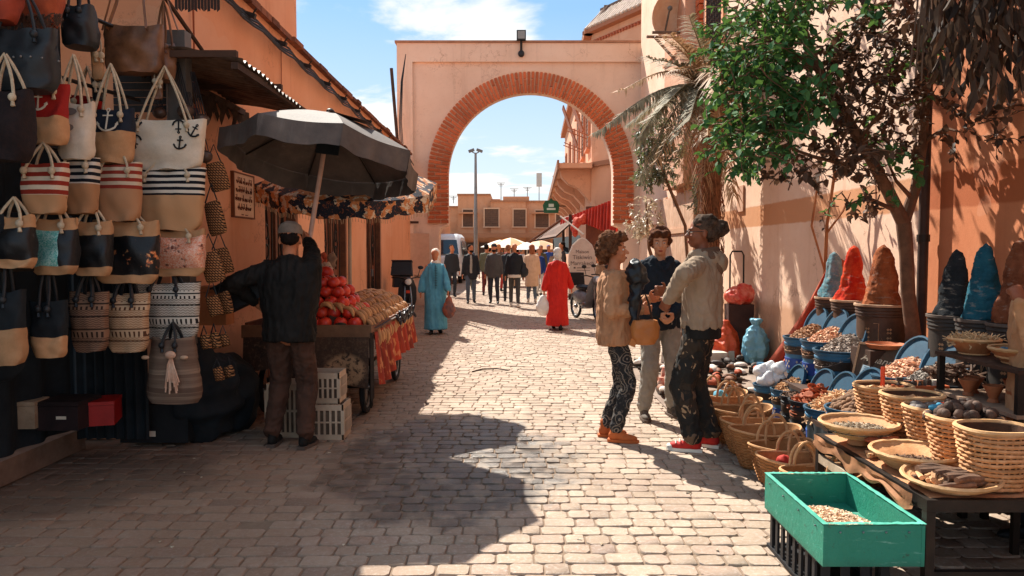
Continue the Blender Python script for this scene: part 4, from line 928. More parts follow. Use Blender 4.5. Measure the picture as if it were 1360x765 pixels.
for k in range(15):
    L = rn.uniform(.07, .13); b = MB(); b.tube([(-L, 0, 0), (-L*.3, .004, .004), (L*.4, -.003, 0), (L, 0, 0)], [rn.uniform(.012, .02) for _ in range(4)], 7)
    lay = k//8; o = b.build('bark_roll', MH['bark'], loc=c+Vector((rn.uniform(-.04, .07), -.11+.03*(k % 8)+.02*lay, .035+lay*.026)), label='dark bark roll in the shallow basket, %s' % (['nearest the rim in front', 'second from the front', 'third from the front', 'fourth from the front', 'fourth from the back', 'third from the back', 'second from the back', 'at the very back'][k % 8]+(' below' if lay == 0 else ' above')), cat='bark roll', group='bark rolls in the shallow basket'); o.rotation_euler = (0, rn.uniform(-.1, .1), rn.uniform(-.1, .45))
for k in range(12):
    a, q = rn.uniform(2.2, 4.2), rn.uniform(.02, .13); o = MB().tube([(-.04, 0, 0), (.04, 0, .005)], .012, 6).build('cinnamon_piece', MH['wood'], loc=c+Vector((math.cos(a)*q, math.sin(a)*q, .035+rn.uniform(0, .02))), label='short brown stick at the left side of the shallow basket', cat='stick', group='short sticks in the shallow basket'); o.rotation_euler = (0, 0, rn.uniform(0, 3))
# wooden scoop and clutter on the table
MB().ell((0, 0, .015), (.05, .03, .018)).tube([(.04, 0, .02), (.14, .02, .02)], .011, 7).build('wooden_scoop', MH['red'], loc=W(1160, 588, 4.0), label='red brown wooden scoop beside the flat seed basket', cat='scoop')
for k in range(9): o = MB().tube([(-.05, 0, 0), (.05, 0, 0)], rn.uniform(.008, .013), 6).build('spice_stick', MH['wood'], loc=Vector((rn.uniform(1.88, 2.05), rn.uniform(3.9, 4.0), TZ+.025)), label='loose brown spice stick on the table paper', cat='stick', group='loose sticks on the table'); o.rotation_euler = (0, 0, rn.uniform(-.8, .8))
# tray with small bottles
tc_ = W(1214, 517, 4.75); tt = thing('goods_tray', 'shallow orange edged tray of little boxes and bottles behind the baskets', 'tray', tc_)
MB().b2((-.16, -.1, 0), (.16, .1, .012)).build('tray_floor', M_dkwood, tt, smooth=0); q = MB(); q.b2((-.165, -.105, 0), (.165, -.095, .04)); q.b2((-.165, .095, 0), (.165, .105, .04)); q.b2((-.165, -.095, 0), (-.155, .095, .04)); q.b2((.155, -.095, 0), (.165, .095, .04)); q.build('tray_edge', mat('b8582e'), tt, smooth=0)
MB().b2((-.14, -.08, -tc_.z+.285), (.14, .08, -.001)).build('tray_stand', M_dkwood, tt, smooth=0)
for k in range(12):
    x, y = -.13+.045*(k % 6), -.06+.08*(k//6); hgt = rn.uniform(.03, .06)
    if k % 3: MB().box((0, 0, hgt/2), (.035, .03, hgt), rotz(rn.uniform(-.4, .4))).build('little_box', mat(rn.choice(['c8b49c', '8a5238', '54463c', 'd8cbb8', 'a86a44'])), loc=tc_+Vector((x, y, .013)), smooth=0, label='little cardboard box standing in the orange edged tray', cat='box', group='little boxes in the tray')
    else: MB().lathe([(0, 0), (.014, 0), (.014, .03), (.006, .04), (.006, .05), (0, .05)], 10).build('little_bottle', mat('4a3a30', r=.2), loc=tc_+Vector((x, y, .013)), label='little dark bottle standing in the orange edged tray', cat='bottle', group='little bottles in the tray')
MB().lathe([(0, 0), (.013, 0), (.013, .12), (.008, .125), (0, .125)], 12).build('orange_tube', mat('e2502c', r=.5), loc=W(1172, 513, 4.66), label='upright bright orange red tube in front of the dried peel', cat='tube')
# metal shelf with bowls and clay cups
sh = thing('metal_shelf', 'dark two tier shelf with bowls above and clay cups below', 'shelf', (2.9, 4.3, 0))
for x in (-.27, .3):
    for y in (-.42, .3): MB().b2((x, y, 0), (x+.035, y+.03, .955)).build('post', M_iron, sh, smooth=0)
for z_ in (.956, .72): MB().b2((-.28, -.43, z_), (.34, .34, z_+.02)).build('shelf_board', M_dkwood if z_ > .8 else mat('a08068', '7d6450'), sh, smooth=0)
M_bowl = mat('a9663c', 'c48458', 9, .65, .4, 50)
c = Vector((2.775, 4.5, .977)); flat_tray('clay bowl of pale straw on top of the metal shelf', c, .135, .085, 2, m=M_bowl, name='clay_bowl', grp='wide bowls on the metal shelf'); heap('pale_straw', 'pale straw heaped in the clay bowl on the shelf', 'straw', c+Vector((0, 0, .075)), .12, .12, .03, 'straw', .022, 220, MH['straw'])
c = Vector((2.80, 4.12, .977)); flat_tray('wooden bowl with blue grey lumps on the near end of the shelf', c, .15, .075, 3, m=M_bowl, name='clay_bowl', grp='wide bowls on the metal shelf'); heap('blue_lumps', 'blue grey lumps in the wooden bowl on the shelf', 'lumps', c+Vector((0, 0, .06)), .12, .12, .02, 'nut', .02, 26, mat('4c6878', '6c8490', 9))
cup0 = None
for k, (x, y) in enumerate(((2.70, 4.42), (2.78, 4.5), (2.72, 4.22), (2.74, 4.05), (2.9, 4.2), (2.79, 3.93), (2.95, 4.4))):
    if cup0 is None:
        cup0 = MB().lathe([(0, 0), (.032, 0), (.022, .02), (.03, .045), (.052, .085), (.054, .095), (.049, .095), (.02, .04), (0, .035)], 20).mesh('clay_cup', mat('b06a42', '9a5634', 9, .75), 40)
    link(cup0, 'clay_cup', loc=(x, y, .742), label='terracotta incense cup on the lower shelf, '+['leftmost at the back', 'far middle one', 'second from the left', 'in the middle of the front row', 'behind the middle cup', 'nearest one at the front edge', 'farthest right at the back'][k], cat='cup', group='clay cups on the lower shelf')
# green wooden box
def m_paint(c1, c2):
    t = NT('worn_green_paint'); c = t.mix(t.noise(6, 5, .6), c1, c2); c = t.mix(t.ramp(t.noise((6, 40, 40), 5, .7), .6, .72, 0, .6), c, '8cc4b4'); c = t.mix(t.ramp(t.noise(13, 6, .8), .60, .66, 0, .75), c, '3a4438'); x, y, z = t.xyz(); c = t.mix(t.ramp(t.math('ADD', z, t.math('MULTIPLY', t.noise(20, 5, .7), .06)), .0, .07, .5, 0), c, '2c3a30')
    return t.done(c, .55, t.noise(26, 6, .75), .6, .01, spec=.4)
gx0, gx1, gy0, gy1, gz0, gz1 = 1.36, 1.805, 3.23, 3.99, .215, .40
gb = thing('green_box', 'open green painted wooden box beside the table corner', 'box', ((gx0+gx1)/2, (gy0+gy1)/2, gz0)); ox, oy = gb.location.x, gb.location.y
M_green = m_paint('1a7860', '2f8c76') if True else mat('1a7860', '359680', 9, .5, .25, 30, name='green_paint'); h = gz1-gz0
def wavy(a, b, th, m, nm):
    b_ = MB(); n = 14; A_, B_ = Vector(a), Vector(b); dr_ = (B_-A_).normalized(); nn = Vector((-dr_.y, dr_.x, 0))*th
    rr_ = []
    for k in range(n+1):
        p = A_.lerp(B_, k/n); z = h+.006*noise.noise((p.x*9, p.y*9, 3)); rr_.append([p, p+nn, p+nn+Vector((0, 0, z)), p+Vector((0, 0, z))])
    b_.rings(rr_); return b_.build(nm, m, gb, smooth=0)
hx, hy = (gx1-gx0)/2, (gy1-gy0)/2
wavy((-hx, -hy, 0), (-hx, hy, 0), -.016, M_green, 'side_panel'); wavy((hx-.016, -hy, 0), (hx-.016, hy, 0), -.016, M_green, 'side_panel'); wavy((-hx+.0165, -hy+.001, 0), (hx-.0165, -hy+.001, 0), .016, M_green, 'end_panel'); wavy((-hx+.0165, hy-.017, 0), (hx-.0165, hy-.017, 0), .016, M_green, 'end_panel')
MB().b2((-hx+.017, -hy+.018, .01), (hx-.017, hy-.018, .03)).build('floor_panel', M_green, gb, smooth=0)
q = MB()
for a, b in (((-hx-.004, -hy-.004), (-hx+.02, hy+.004)), ((hx-.02, -hy-.004), (hx+.004, hy+.004))):
    q.grid(lambda u, v: (a[0]+(b[0]-a[0])*u, a[1]+(b[1]-a[1])*v, h+.006+.004*noise.noise((u*3, v*20, a[0]*9))), 3, 30)
for a, b in (((-hx+.02, -hy-.004), (hx-.02, -hy+.02)), ((-hx+.02, hy-.02), (hx-.02, hy+.004))):
    q.grid(lambda u, v: (a[0]+(b[0]-a[0])*u, a[1]+(b[1]-a[1])*v, h+.007+.004*noise.noise((u*20, v*3, a[1]*9))), 30, 3)
q.build('edging', mat('5fb5a0', '3f9a84', 6, .5), gb)
for k in range(8):
    q = MB(); q.ell((-hx-.004 if k < 4 else -.15+.1*(k-4), (-.3+.2*k) if k < 4 else -hy-.004, h-.03), .005, nu=6, nv=4); q.build('nail', M_steel, gb)
heap('pale_chips', 'pale wood chips covering the floor of the green box', 'chips', (ox-.015, oy-.06, gz0+.05), .185, .3, .075, 'chip', .0105, 2000, mat('c9a380', 'e6cdb0', 40, .85, .4, 60, rand=.3))
bc = thing('black_crate', 'black plastic crate under the green box', 'crate', (ox-.03, oy+.06, 0))
for s in (-1, 1):
    for k in range(8): MB().b2((s*.165-.006, -.3+k*.08, .02), (s*.165+.006, -.3+k*.08+.03, .20)).build('slat', M_black, bc, smooth=0)
    for k in range(4): MB().b2((-.15+k*.09, s*.32-.006, .02), (-.11+k*.09, s*.32+.006, .20)).build('slat', M_black, bc, smooth=0)
q = MB()
for z_ in (.0, .19): q.b2((-.175, -.33, z_), (-.155, .33, z_+.02)); q.b2((.155, -.33, z_), (.175, .33, z_+.02)); q.b2((-.155, -.33, z_), (.155, -.31, z_+.02)); q.b2((-.155, .31, z_), (.155, .33, z_+.02))
q.b2((-.155, -.31, 0), (.155, .31, .012)); q.build('frame', M_black, bc, smooth=0)
# straw shopping baskets in a row on the ground
M_straw = mat('b07a4a', '8f5e36', 16, .8, .55, 55, rand=.15, name='straw'); M_strawl = mat('cfa074', 'b98656', 16, .8, .4, 55)
def straw_basket(label, c, rz, s=1.0, src=None):
    t = thing('straw_basket', label, 'basket', c, rz, group='straw baskets in a row on the paving')
    t.scale = (s, s, s); H = .26
    def prof(q): return .62+.38*q**.8
    def body(n, out, name, m):
        b = MB(); rr_ = []
        for k in range(n+1):
            q = k/n; e = prof(q); rr_.append([(math.cos(a)*.255*e*out, math.sin(a)*(.135+.035*q)*e*out*1.05, .004+q*H*(1+.10*math.cos(a)**2*q)) for a in [2*pi*j/36 for j in range(36)]])
        b.rings(rr_, cap=False); b.add(rr_[0], [tuple(range(35, -1, -1))]); return b, rr_
    b, rr_ = body(10, 1, '', None)
    b2, r2 = body(10, .95, '', None); b.v += b2.v; o_ = len(b.v)-len(b2.v); b.f += [tuple(i+o_ for i in f)[::-1] for f in b2.f]; b.m += b2.m
    b.build('body', M_straw, t)
    w_ = MB()
    for k in range(1, 13):
        q = k/13; e = prof(q)*1.008
        w_.tube([(math.cos(2*pi*j/44)*.255*e, math.sin(2*pi*j/44)*(.135+.035*q)*e*1.05, .004+q*H*(1+.10*math.cos(2*pi*j/44)**2*q)+(.0045 if j % 2 else -.0045)) for j in range(44)], .0075, 4, loop=True)
    w_.build('braid', M_straw, t, kind='stuff')
    MB().tube([(math.cos(a)*.255, math.sin(a)*.175, .262*(1+.10*math.cos(a)**2)) for a in [2*pi*j/44 for j in range(44)]], .009, 6, loop=True).build('rim', M_strawl, t)
    for s_ in (-1, 1):
        MB().tube([(-.085*math.cos(a)*(1), s_*(.175-.02*math.sin(a)), .2+.17*math.sin(a)+.04*(abs(math.cos(a)) < .9)) for a in [pi*j/12 for j in range(13)]], .0105, 7).build('handle', M_strawl, t)
    return t
for k, (x, y, rz) in enumerate(((1.86, 4.46, .2), (1.83, 4.80, -.1), (1.86, 5.14, .35), (1.86, 5.48, .15), (1.88, 5.84, -.15), (1.9, 6.2, .2), (1.93, 6.56, 0), (1.95, 6.95, .3), (2.2, 4.82, .1))):
    lab = ['straw basket nearest the green box, in the row on the ground', 'second straw basket from the green box', 'third straw basket from the green box', 'middle straw basket of the row beside the red sneakers', 'straw basket just behind the middle one, half shaded', 'straw basket fourth from the far end of the row', 'straw basket third from the far end, in shade', 'farthest straw basket, holding a light blue bundle', 'straw basket squeezed between the row and the tubs'][k]
    if k == 0: sb0 = straw_basket(lab, (x, y, 0), rz)
    else: copytree(sb0, (x, y, 0), rz, lab, scale=(.95+.1*rn.random()))
b = MB(); b.ell((0, 0, 0), (.07, .05, .05)); crumple(b, .012, .01, 20, mat('5fa8c0'), 'blue_bundle', loc=(1.95, 6.98, .24), label='light blue bundle in the farthest straw basket', cat='bundle')
b = MB(); b.ell((0, 0, 0), (.05, .05, .04)); crumple(b, .012, .01, 20, mat('b52c1e'), 'red_bundle', loc=(1.78, 4.85, .22), label='small red bundle in the second straw basket', cat='bundle')
# goods spread on the ground farther on -------------------------------------
MB().grid(lambda u, v: (1.55+u*1.85, 7.35+v*3.4, .012+.006*noise.noise((u*8, v*8, 0))), 24, 30).build('ground_sheet', mat('9c8a7c', '7c6a5e', 3, .95), label='dusty cloth sheet spread on the ground under the slippers', cat='sheet')
def slipper_mesh(m1, m2, nm='slipper'):
    b = MB(); b.ell((0, -.04, .025), (.042, .085, .028), nu=10, nv=6); b.mi = 1
    b.prism([(-.03, -.11), (0, -.13), (.03, -.11), (.038, -.03), (.03, .09), (0, .115), (-.03, .09), (-.038, -.03)], 0, .013)
    b.lathe([(.036, .012), (.04, .03), (.036, .032)], 12, (0, .07, 0), 1, 1.1)
    return b.mesh(nm, [m1, m2], 50)
scol = [('6a605a', '463e3a', 'dark grey'), ('8f5f42', '5c3a28', 'brown'), ('c2b2a4', 'e0d6ca', 'pale striped'), ('b5532e', '8a3a20', 'orange'), ('5a504a', '332c29', 'charcoal')]
smesh = [(slipper_mesh(mat(a, b, 30, .7), mat('3a2e26')), n_) for a, b, n_ in scol]
for k in range(84):
    y = 7.5+3.2*(k/84)+rn.uniform(-.1, .1); x = rn.uniform(1.62, 3.3)
    if x < 1.8 and y < 8: x += .4
    ii = (4 if rn.random() < .5 else 0) if y > 9.9 and x > 2.3 else rn.choice((0, 1, 2, 2, 2, 3, 3, 1))
    me, n_ = smesh[ii]; o = link(me, 'slipper', loc=(x, y, .018+rn.choice((0, .02, .045))), label='%s slipper on the ground sheet, %s' % (n_, 'in the near half beside the straw baskets' if y < 9.1 else 'in the far half near the pale boxes'), cat='slipper', group='%s slippers on the ground sheet' % n_)
    o.rotation_euler = (rn.uniform(-.2, .2), rn.uniform(-.3, .3), rn.uniform(-1.2, 1.2)); s = rn.uniform(.95, 1.3); o.scale = (s, s, s*1.3)
for k in range(9):
    MB().lathe([(0, 0), (.045, 0), (.045, .1), (.03, .13), (.03, .15), (0, .15)], 14).build('red_jar', mat('b83a24', 'd8c0a8', 20, .5), loc=(rn.uniform(1.62, 1.95), rn.uniform(8.3, 9.4), .02), label='small red and cream jar among the goods by the wall', cat='jar', group='red jars on the ground sheet')
for k, (px, py, d) in enumerate(((905, 455, 11), (895, 462, 10.6), (1015, 425, 11), (960, 448, 10.8), (948, 452, 10.6))):
    q = W(px, py, d); MB().box((0, 0, .07), (.34, .22, .14), rotz(rn.uniform(-.5, .5)), .95, .95).build('cardboard_box', mat('d6cabb', 'b8a692', 4, .7), loc=(q.x, d, .02), smooth=0, label='pale cardboard box at the back of the ground sheet', cat='box', group='pale boxes by the wall')
# trolley with red bag
tp = Vector((3.32, 11.1, 0)); tl = thing('shopping_trolley', 'dark two wheeled shopping trolley standing against the pink wall', 'trolley', tp)
MB().tube([(-.1, 0, .1), (-.1, .02, 1.52), (-.07, .02, 1.58), (.07, .02, 1.58), (.1, .02, 1.52), (.1, 0, .1)], .013, 8).build('handle', M_iron, tl)
MB().box((0, -.12, .45), (.34, .2, .72), None, 1.1, 1.1).build('bag', mat('4a2a20', '35201a', 5, .8), tl, smooth=30)
for s in (-1, 1): MB(tr(s*.17, .05, .09) @ roty(pi/2)).lathe([(0, -.015), (.085, -.015), (.09, 0), (.085, .015), (0, .015)], 16).build('wheel', M_rubber, tl)
b = MB(); b.ell((0, 0, 0), (.22, .17, .13)); b.ell((.08, 0, .08), (.12, .1, .1)); t_ = mat('c8281a', 'e07a60', 9, .45, .3, 20); crumple(b, .02, .025, 9, t_, 'red_bag', loc=tp+Vector((0, -.12, .93)), label='crumpled red and white plastic bag on top of the trolley', cat='plastic bag')
b = MB(); b.rings([[(math.cos(a)*r_*(1+.15*math.sin(4*a+z_*4)), math.sin(a)*r_*(1+.15*math.sin(6*a+z_*5)), z_) for a in [2*pi*j/40 for j in range(40)]] for r_, z_ in ((.15, 0), (.22, .05), (.2, .22), (.13, .4), (.04, .55))]); crumple(b, .014, .02, 8, mat('d2562e', 'c2431f', 5, .5), 'orange_bag', loc=(3.1, 10.9, .02), label='bright orange sack on the ground left of the trolley', cat='sack')
b = MB(); b.rings([[(math.cos(a)*r_*(1+.22*math.sin(5*a+z_*5)+.1*math.sin(9*a)), math.sin(a)*r_*(1+.22*math.sin(5*a+z_*5)), z_) for a in [2*pi*j/40 for j in range(40)]] for r_, z_ in ((.05, 0), (.11, .04), (.15, .16), (.155, .32), (.10, .46), (.04, .54), (.075, .62))])
crumple(b, .012, .018, 9, mat('5d94aa', '76a8ba', 5, .35, .3, 20), 'blue_bag', loc=(3.38, 10.4, .02), label='knotted light blue plastic bag hanging by the wall right of the trolley', cat='plastic bag')
# draped brown cloth
pA, pB = W(1106, 340, 7.9), W(1026, 482, 8.2); pC, pD = W(1120, 346, 7.6), W(1092, 470, 7.5)
dc = MB(); dc.grid(lambda u, v: tuple(pA.lerp(pC, u).lerp(pB.lerp(pD, u), v)+Vector((-.05*math.sin(u*17+v*2)*(.4+v), -.04*math.sin(u*23)*(.4+v), -.09*math.sin(pi*v)))), 70, 24)
dc.grid(lambda u, v: tuple(pA.lerp(pC, u).lerp(pB.lerp(pD, u), v)+Vector((-.05*math.sin(u*17+v*2)*(.4+v)+.012, -.04*math.sin(u*23)*(.4+v)+.01, -.09*math.sin(pi*v)))), 70, 24)
dc.build('draped_blanket', mat('c0583c', '9a4530', 7, .9, .4, 40), smooth=60, label='long red brown blanket draped down from the wall left of the drums', cat='blanket')
# ================================================================ BAG STALL ON THE LEFT
rb_ = random.Random(21)
def NTpat(fn, name, **k):
    t = NT(name); x, y, z = t.xyz(); c = fn(t, x, y, z); return t.done(c, k.get('r', .85), t.noise(k.get('bk', 160), 3, .6), k.get('b', .35), .004, spec=.2)
M_canvas = mat('dccdb8', 'cdbca4', 5, .9, .35, 120, name='canvas'); M_tan = mat('c2946a', 'ae8058', 5, .9, .4, 120); M_cord = mat('cbb89c', 'b39e80', 30, .9, .5, 90)
def stripes(dark, light, base, lo, per, duty=.5):
    def f(t, x, y, z):
        s = t.math('GREATER_THAN', t.math('FRACT', t.math('DIVIDE', t.math('ADD', z, t.math('MULTIPLY', t.noise(4), .01)), per)), duty)
        c = t.mix(s, light, dark); return t.mix(t.math('LESS_THAN', z, lo), c, base)
    return f
def ikat(c_light, c_dark, c_mid):
    def f(t, x, y, z):
        row = t.math('FLOOR', t.math('DIVIDE', z, .062)); v = t.math('FRACT', t.math('DIVIDE', z, .085)); kind = t.math('FRACT', t.math('MULTIPLY', row, .3334))
        u = t.math('FRACT', t.math('DIVIDE', x, .07)); du = t.math('ABSOLUTE', t.math('SUBTRACT', u, .5)); dv = t.math('ABSOLUTE', t.math('SUBTRACT', v, .5))
        sm = t.math('ADD', du, dv)
        dia = t.math('MULTIPLY', t.math('LESS_THAN', sm, .38), t.math('GREATER_THAN', sm, .22)); dot = t.math('LESS_THAN', sm, .12)
        A_ = t.mix(t.math('ADD', dia, dot, clamp=True), c_dark, c_light)
        u2 = t.math('FRACT', t.math('DIVIDE', x, .03)); B_ = t.mix(t.math('MULTIPLY', t.math('LESS_THAN', t.math('ABSOLUTE', t.math('SUBTRACT', u2, .5)), .2), t.math('LESS_THAN', dv, .3)), c_light, c_dark)
        zg = t.math('FRACT', t.math('ADD', t.math('DIVIDE', z, .012), t.math('ABSOLUTE', t.math('SUBTRACT', t.math('FRACT', t.math('DIVIDE', x, .03)), .5)))); C__ = t.mix(t.math('LESS_THAN', zg, .5), c_mid, c_light)
        c = t.mix(t.math('LESS_THAN', kind, .3), t.mix(t.math('LESS_THAN', kind, .6), C__, B_), A_)
        return t.mix(t.math('GREATER_THAN', dv, .44), c, c_dark)
    return f
def sequin(c1, c2, dark, cover, x0=-9, x1=9):
    t = NT('sequins'); x, y, z = t.xyz(); n = t.vor(150); sx_, sy_, sz_ = t.xyz(n)
    m = t.ramp(t.noise(7, 4, .7), cover, cover+.06); m = t.math('MULTIPLY', m, t.math('MULTIPLY', t.math('GREATER_THAN', x, x0), t.math('LESS_THAN', x, x1)))
    c = t.mix(m, dark, t.mix(sx_, c1, c2)); b = t.n.new('ShaderNodeBump'); b.inputs['Strength'].default_value = 1; b.inputs['Distance'].default_value = .02
    t.done(c, .45, sy_, 1.0, .02, metal=.35, spec=.8); return t.m
MAT_B = dict(
    bw=NTpat(stripes('1a1c22', 'd9cdbb', 'c2946a', -.20, .045, .5), 'black_stripes'), rw=NTpat(stripes('8e2f22', 'd3bfa6', 'b98a62', -.20, .055, .5), 'red_stripes'),
    rw2=NTpat(stripes('93382a', 'cdb79c', 'b28460', -.18, .05, .5), 'rust_stripes'), bw2=NTpat(stripes('171a20', 'cdbfae', 'a87c58', -.17, .045, .5), 'navy_stripes'),
    navy=mat('161c28', '1e2634', 5, .9, .3, 120), red=mat('a81e16', '8e1812', 5, .85, .3, 120), ikbw=NTpat(ikat('d8ccbb', '2a2624', '7c6c5e'), 'black_white_weave', bk=120),
    iktan=NTpat(ikat('c8a684', '5a3a28', '9c7250'), 'tan_weave', bk=120), ikbr=NTpat(ikat('8c6a54', '33241c', '5a4032'), 'brown_weave', bk=120),
    teal=sequin('3fc0b2', 'd0f4ec', '0c0f14', .0, -.15, .06), orange=sequin('f0845a', 'ffd8bc', '6b2c1c', .38), black=sequin('1c2028', '8a8a90', '0b0d11', .62), fire=sequin('e0582c', 'ffc07a', '101114', .56),
    leather=mat('8a5c3c', '4a2e1e', 3.5, .42, .35, 14, rand=.1, spec=.5), dleather=mat('1a1d20', '2a2c2e', 4, .45, .3, 18), tan=M_tan, canvas=M_canvas, dark=mat('12161a', '1c2226', 5, .85, .3, 90),
    sack=NTpat(lambda t, x, y, z: t.mix(t.vor(1, 'Color', t.vec(0, 0, t.math('MULTIPLY', z, 34))), t.mix(t.noise((3, 3, 60), 3), '4a3a32', 'b89a80'), '5e463a', 'MIX'), 'striped_wool', bk=120))
ropem = M_cord
class Bag:
    def __init__(s, name, label, x0, x1, y0, y1, d, grp, th=.13, sag=.9, yaw=0, bot=.82, pw=3.2):
        a, b = W(x0, y0, d), W(x1, y1, d); s.w = b.x-a.x; s.h = a.z-b.z; s.th = th; s.sag = sag; s.bot = bot; s.pw = pw
        s.t = thing(name, label, 'bag', ((a.x+b.x)/2, d, a.z), rz=yaw, group=grp)
        s.sd = rb_.uniform(0, 50)
    def pt(s, a, q, out=1.0):      # a angle, q 0 top..1 bottom
        e = 1-(1-s.bot)*q; e *= (1-max(0, (q-.86)/.14)**2*.22)
        bul = .55+.5*math.sin(min(1, q*1.15)*pi*.78)
        ca, sa = math.cos(a), math.sin(a); k = (abs(ca)**s.pw+abs(sa)**s.pw)**(-1/s.pw)
        x = ca*k*s.w/2*e; y = sa*k*s.th/2*bul
        n = noise.noise((x*8+s.sd, q*3, sa))*.030+noise.noise((x*20+s.sd, q*7, sa))*.012
        return Vector((x*out, y*out+n*(1 if sa > 0 else -1)*1.0, -q*s.h-.02*math.cos(x/s.w*pi)*(1-q)*s.sag+n*.4))
    def body(s, m, name='body', q0=0, q1=1, out=1.0, cap=True, n=12):
        b = MB(); rr_ = [[s.pt(2*pi*j/36, q0+(q1-q0)*k/n, out) for j in range(36)] for k in range(n+1)]
        b.rings(rr_, cap=False)
        if cap: b.add(rr_[-1], [tuple(range(36))])
        if q0 == 0: b.rings([[p for p in rr_[0]], [Vector((p.x*.93, p.y*.8, p.z-.004)) for p in rr_[0]], [Vector((p.x*.9, p.y*.7, p.z-.12)) for p in rr_[0]]], cap=False)
        return b.build(name, m, s.t, smooth=50)
    def rope(s, top=.32, xs=(-.3, .3), m=None, r=.009, both=True, lean=0):
        for sy in ((-1, 1) if both else (-1,)):
            y = sy*s.th*.28; p0 = Vector((xs[0]*s.w, y-.02*(sy < 0), -.045)); p1 = Vector((xs[1]*s.w, y-.02*(sy < 0), -.045)); tp_ = Vector((lean, y*.2, top))
            pts = [p0.lerp(tp_, k/5)+Vector((-.012*math.sin(k/5*pi), 0, 0)) for k in range(6)]+[tp_.lerp(p1, k/5)+Vector((.012*math.sin(k/5*pi), 0, 0)) for k in range(1, 6)]
            MB().tube(pts, r, 7).build('handle', m or ropem, s.t)
            if sy < 0: 
                for p in (p0, p1): MB().ell(p+Vector((0, -.012, -.01)), (.022, .02, .024)).tube([p+Vector((0, -.01, -.03)), p+Vector((.005, -.015, -.06))], [.008, .012], 6).build('knot', m or ropem, s.t)
    def front(s, x, z, off=.004):   # point on the front face
        q = -z/s.h; best = None
        for k in range(60):
            a = -pi+pi*k/59; p = s.pt(a, q)
            if best is None or abs(p.x-x) < abs(best.x-x): best = p
        return Vector((x, best.y-off, z))
    def anchor(s, cx, cz, k, m, rot=0):
        b = MB(); cr, sr = math.cos(rot), math.sin(rot)
        def P(u, v): return s.front(cx+(u*cr-v*sr)*k, cz+(u*sr+v*cr)*k, .006)
        def line(pts, w_):
            b.tube([P(*p) for p in pts], w_, 5, flat=.4, up=(0, -1, .01))
        line([(0, 1), (0, -.8)], .0065); line([(-.5, .6), (.5, .6)], .005); line([(-1, -.1), (-.75, -.6), (-.4, -.85), (0, -.95), (.4, -.85), (.75, -.6), (1, -.1)], .007)
        line([(-1.05, -.35), (-1, -.05), (-.75, -.3)], .004); line([(1.05, -.35), (1, -.05), (.75, -.3)], .004)
        b.tube([P(.16*math.cos(q), 1.15+.16*math.sin(q)) for q in [i*pi/4 for i in range(8)]], .004, 4, loop=True)
        b.build('printed_anchor', m, s.t)
GR = 'beach bags hanging in rows on the rack'
M_bk = mat('1a1a1c'); M_cr = mat('d8ccb8')
# row of anchor bags
b = Bag('beach_bag', 'large cream beach bag printed with black anchors, right end of the anchor row', 167, 276, 158, 226, 5.6, GR, .16); b.body(M_canvas); b.rope(.38)
for (u, v, r_) in ((-.19, -.03, 0), (.12, -.06, pi), (-.19, -.17, pi), (.13, -.19, 0), (.23, -.10, -.5), (-.26, -.1, .4)): b.anchor(u, v, .042, M_bk, r_)
b = Bag('beach_bag', 'navy beach bag with one large cream anchor and tan base', 120, 180, 144, 218, 5.25, GR, .15); b.body(MAT_B['navy'], q1=.42, cap=False); b.body(M_tan, 'base', .42, 1, 1.004); b.rope(.3); b.anchor(.0, -.10, .07, M_cr); b.anchor(-.12, -.05, .03, M_cr, .8)
b = Bag('beach_bag', 'cream beach bag with grey fish stamps, third from the right of its row', 74, 128, 136, 212, 4.9, GR, .15); b.body(M_canvas); b.rope(.3)
for (u, v) in ((.0, -.07), (-.02, -.17)):
    q = MB(); pp = [b.front(u+math.cos(a)*.045, v+math.sin(a)*.025, .006) for a in [i*pi/6 for i in range(12)]]; q.poly(pp); q.build('printed_fish', mat('6e645c'), b.t)
b = Bag('beach_bag', 'bright red beach bag half hidden behind the cream fish bag', 38, 92, 112, 192, 4.7, GR, .14); b.body(MAT_B['red'], q1=.55, cap=False); b.body(M_tan, 'base', .55, 1, 1.004); b.rope(.25); b.anchor(-.02, -.12, .05, M_cr)
b = Bag('beach_bag', 'small bright red bag behind the cord handles in the second row', 95, 140, 126, 146, 5.5, GR, .1); b.body(MAT_B['red']); b.rope(.2)
# striped row
b = Bag('beach_bag', 'big black and cream striped beach bag, right end of the striped row', 179, 275, 224, 306, 5.6, GR, .17); b.body(MAT_B['bw']); b.rope(.12)
b = Bag('beach_bag', 'rust and cream striped beach bag left of the big black striped one', 127, 190, 217, 293, 5.25, GR, .16); b.body(MAT_B['rw2']); b.rope(.12)
b = Bag('beach_bag', 'dark navy and cream striped beach bag, third in the striped row', 82, 133, 210, 284, 4.95, GR, .15); b.body(MAT_B['bw2']); b.rope(.12)
b = Bag('beach_bag', 'red and cream striped beach bag, leftmost of the striped row', 29, 92, 216, 284, 4.65, GR, .15); b.body(MAT_B['rw']); b.rope(.12)
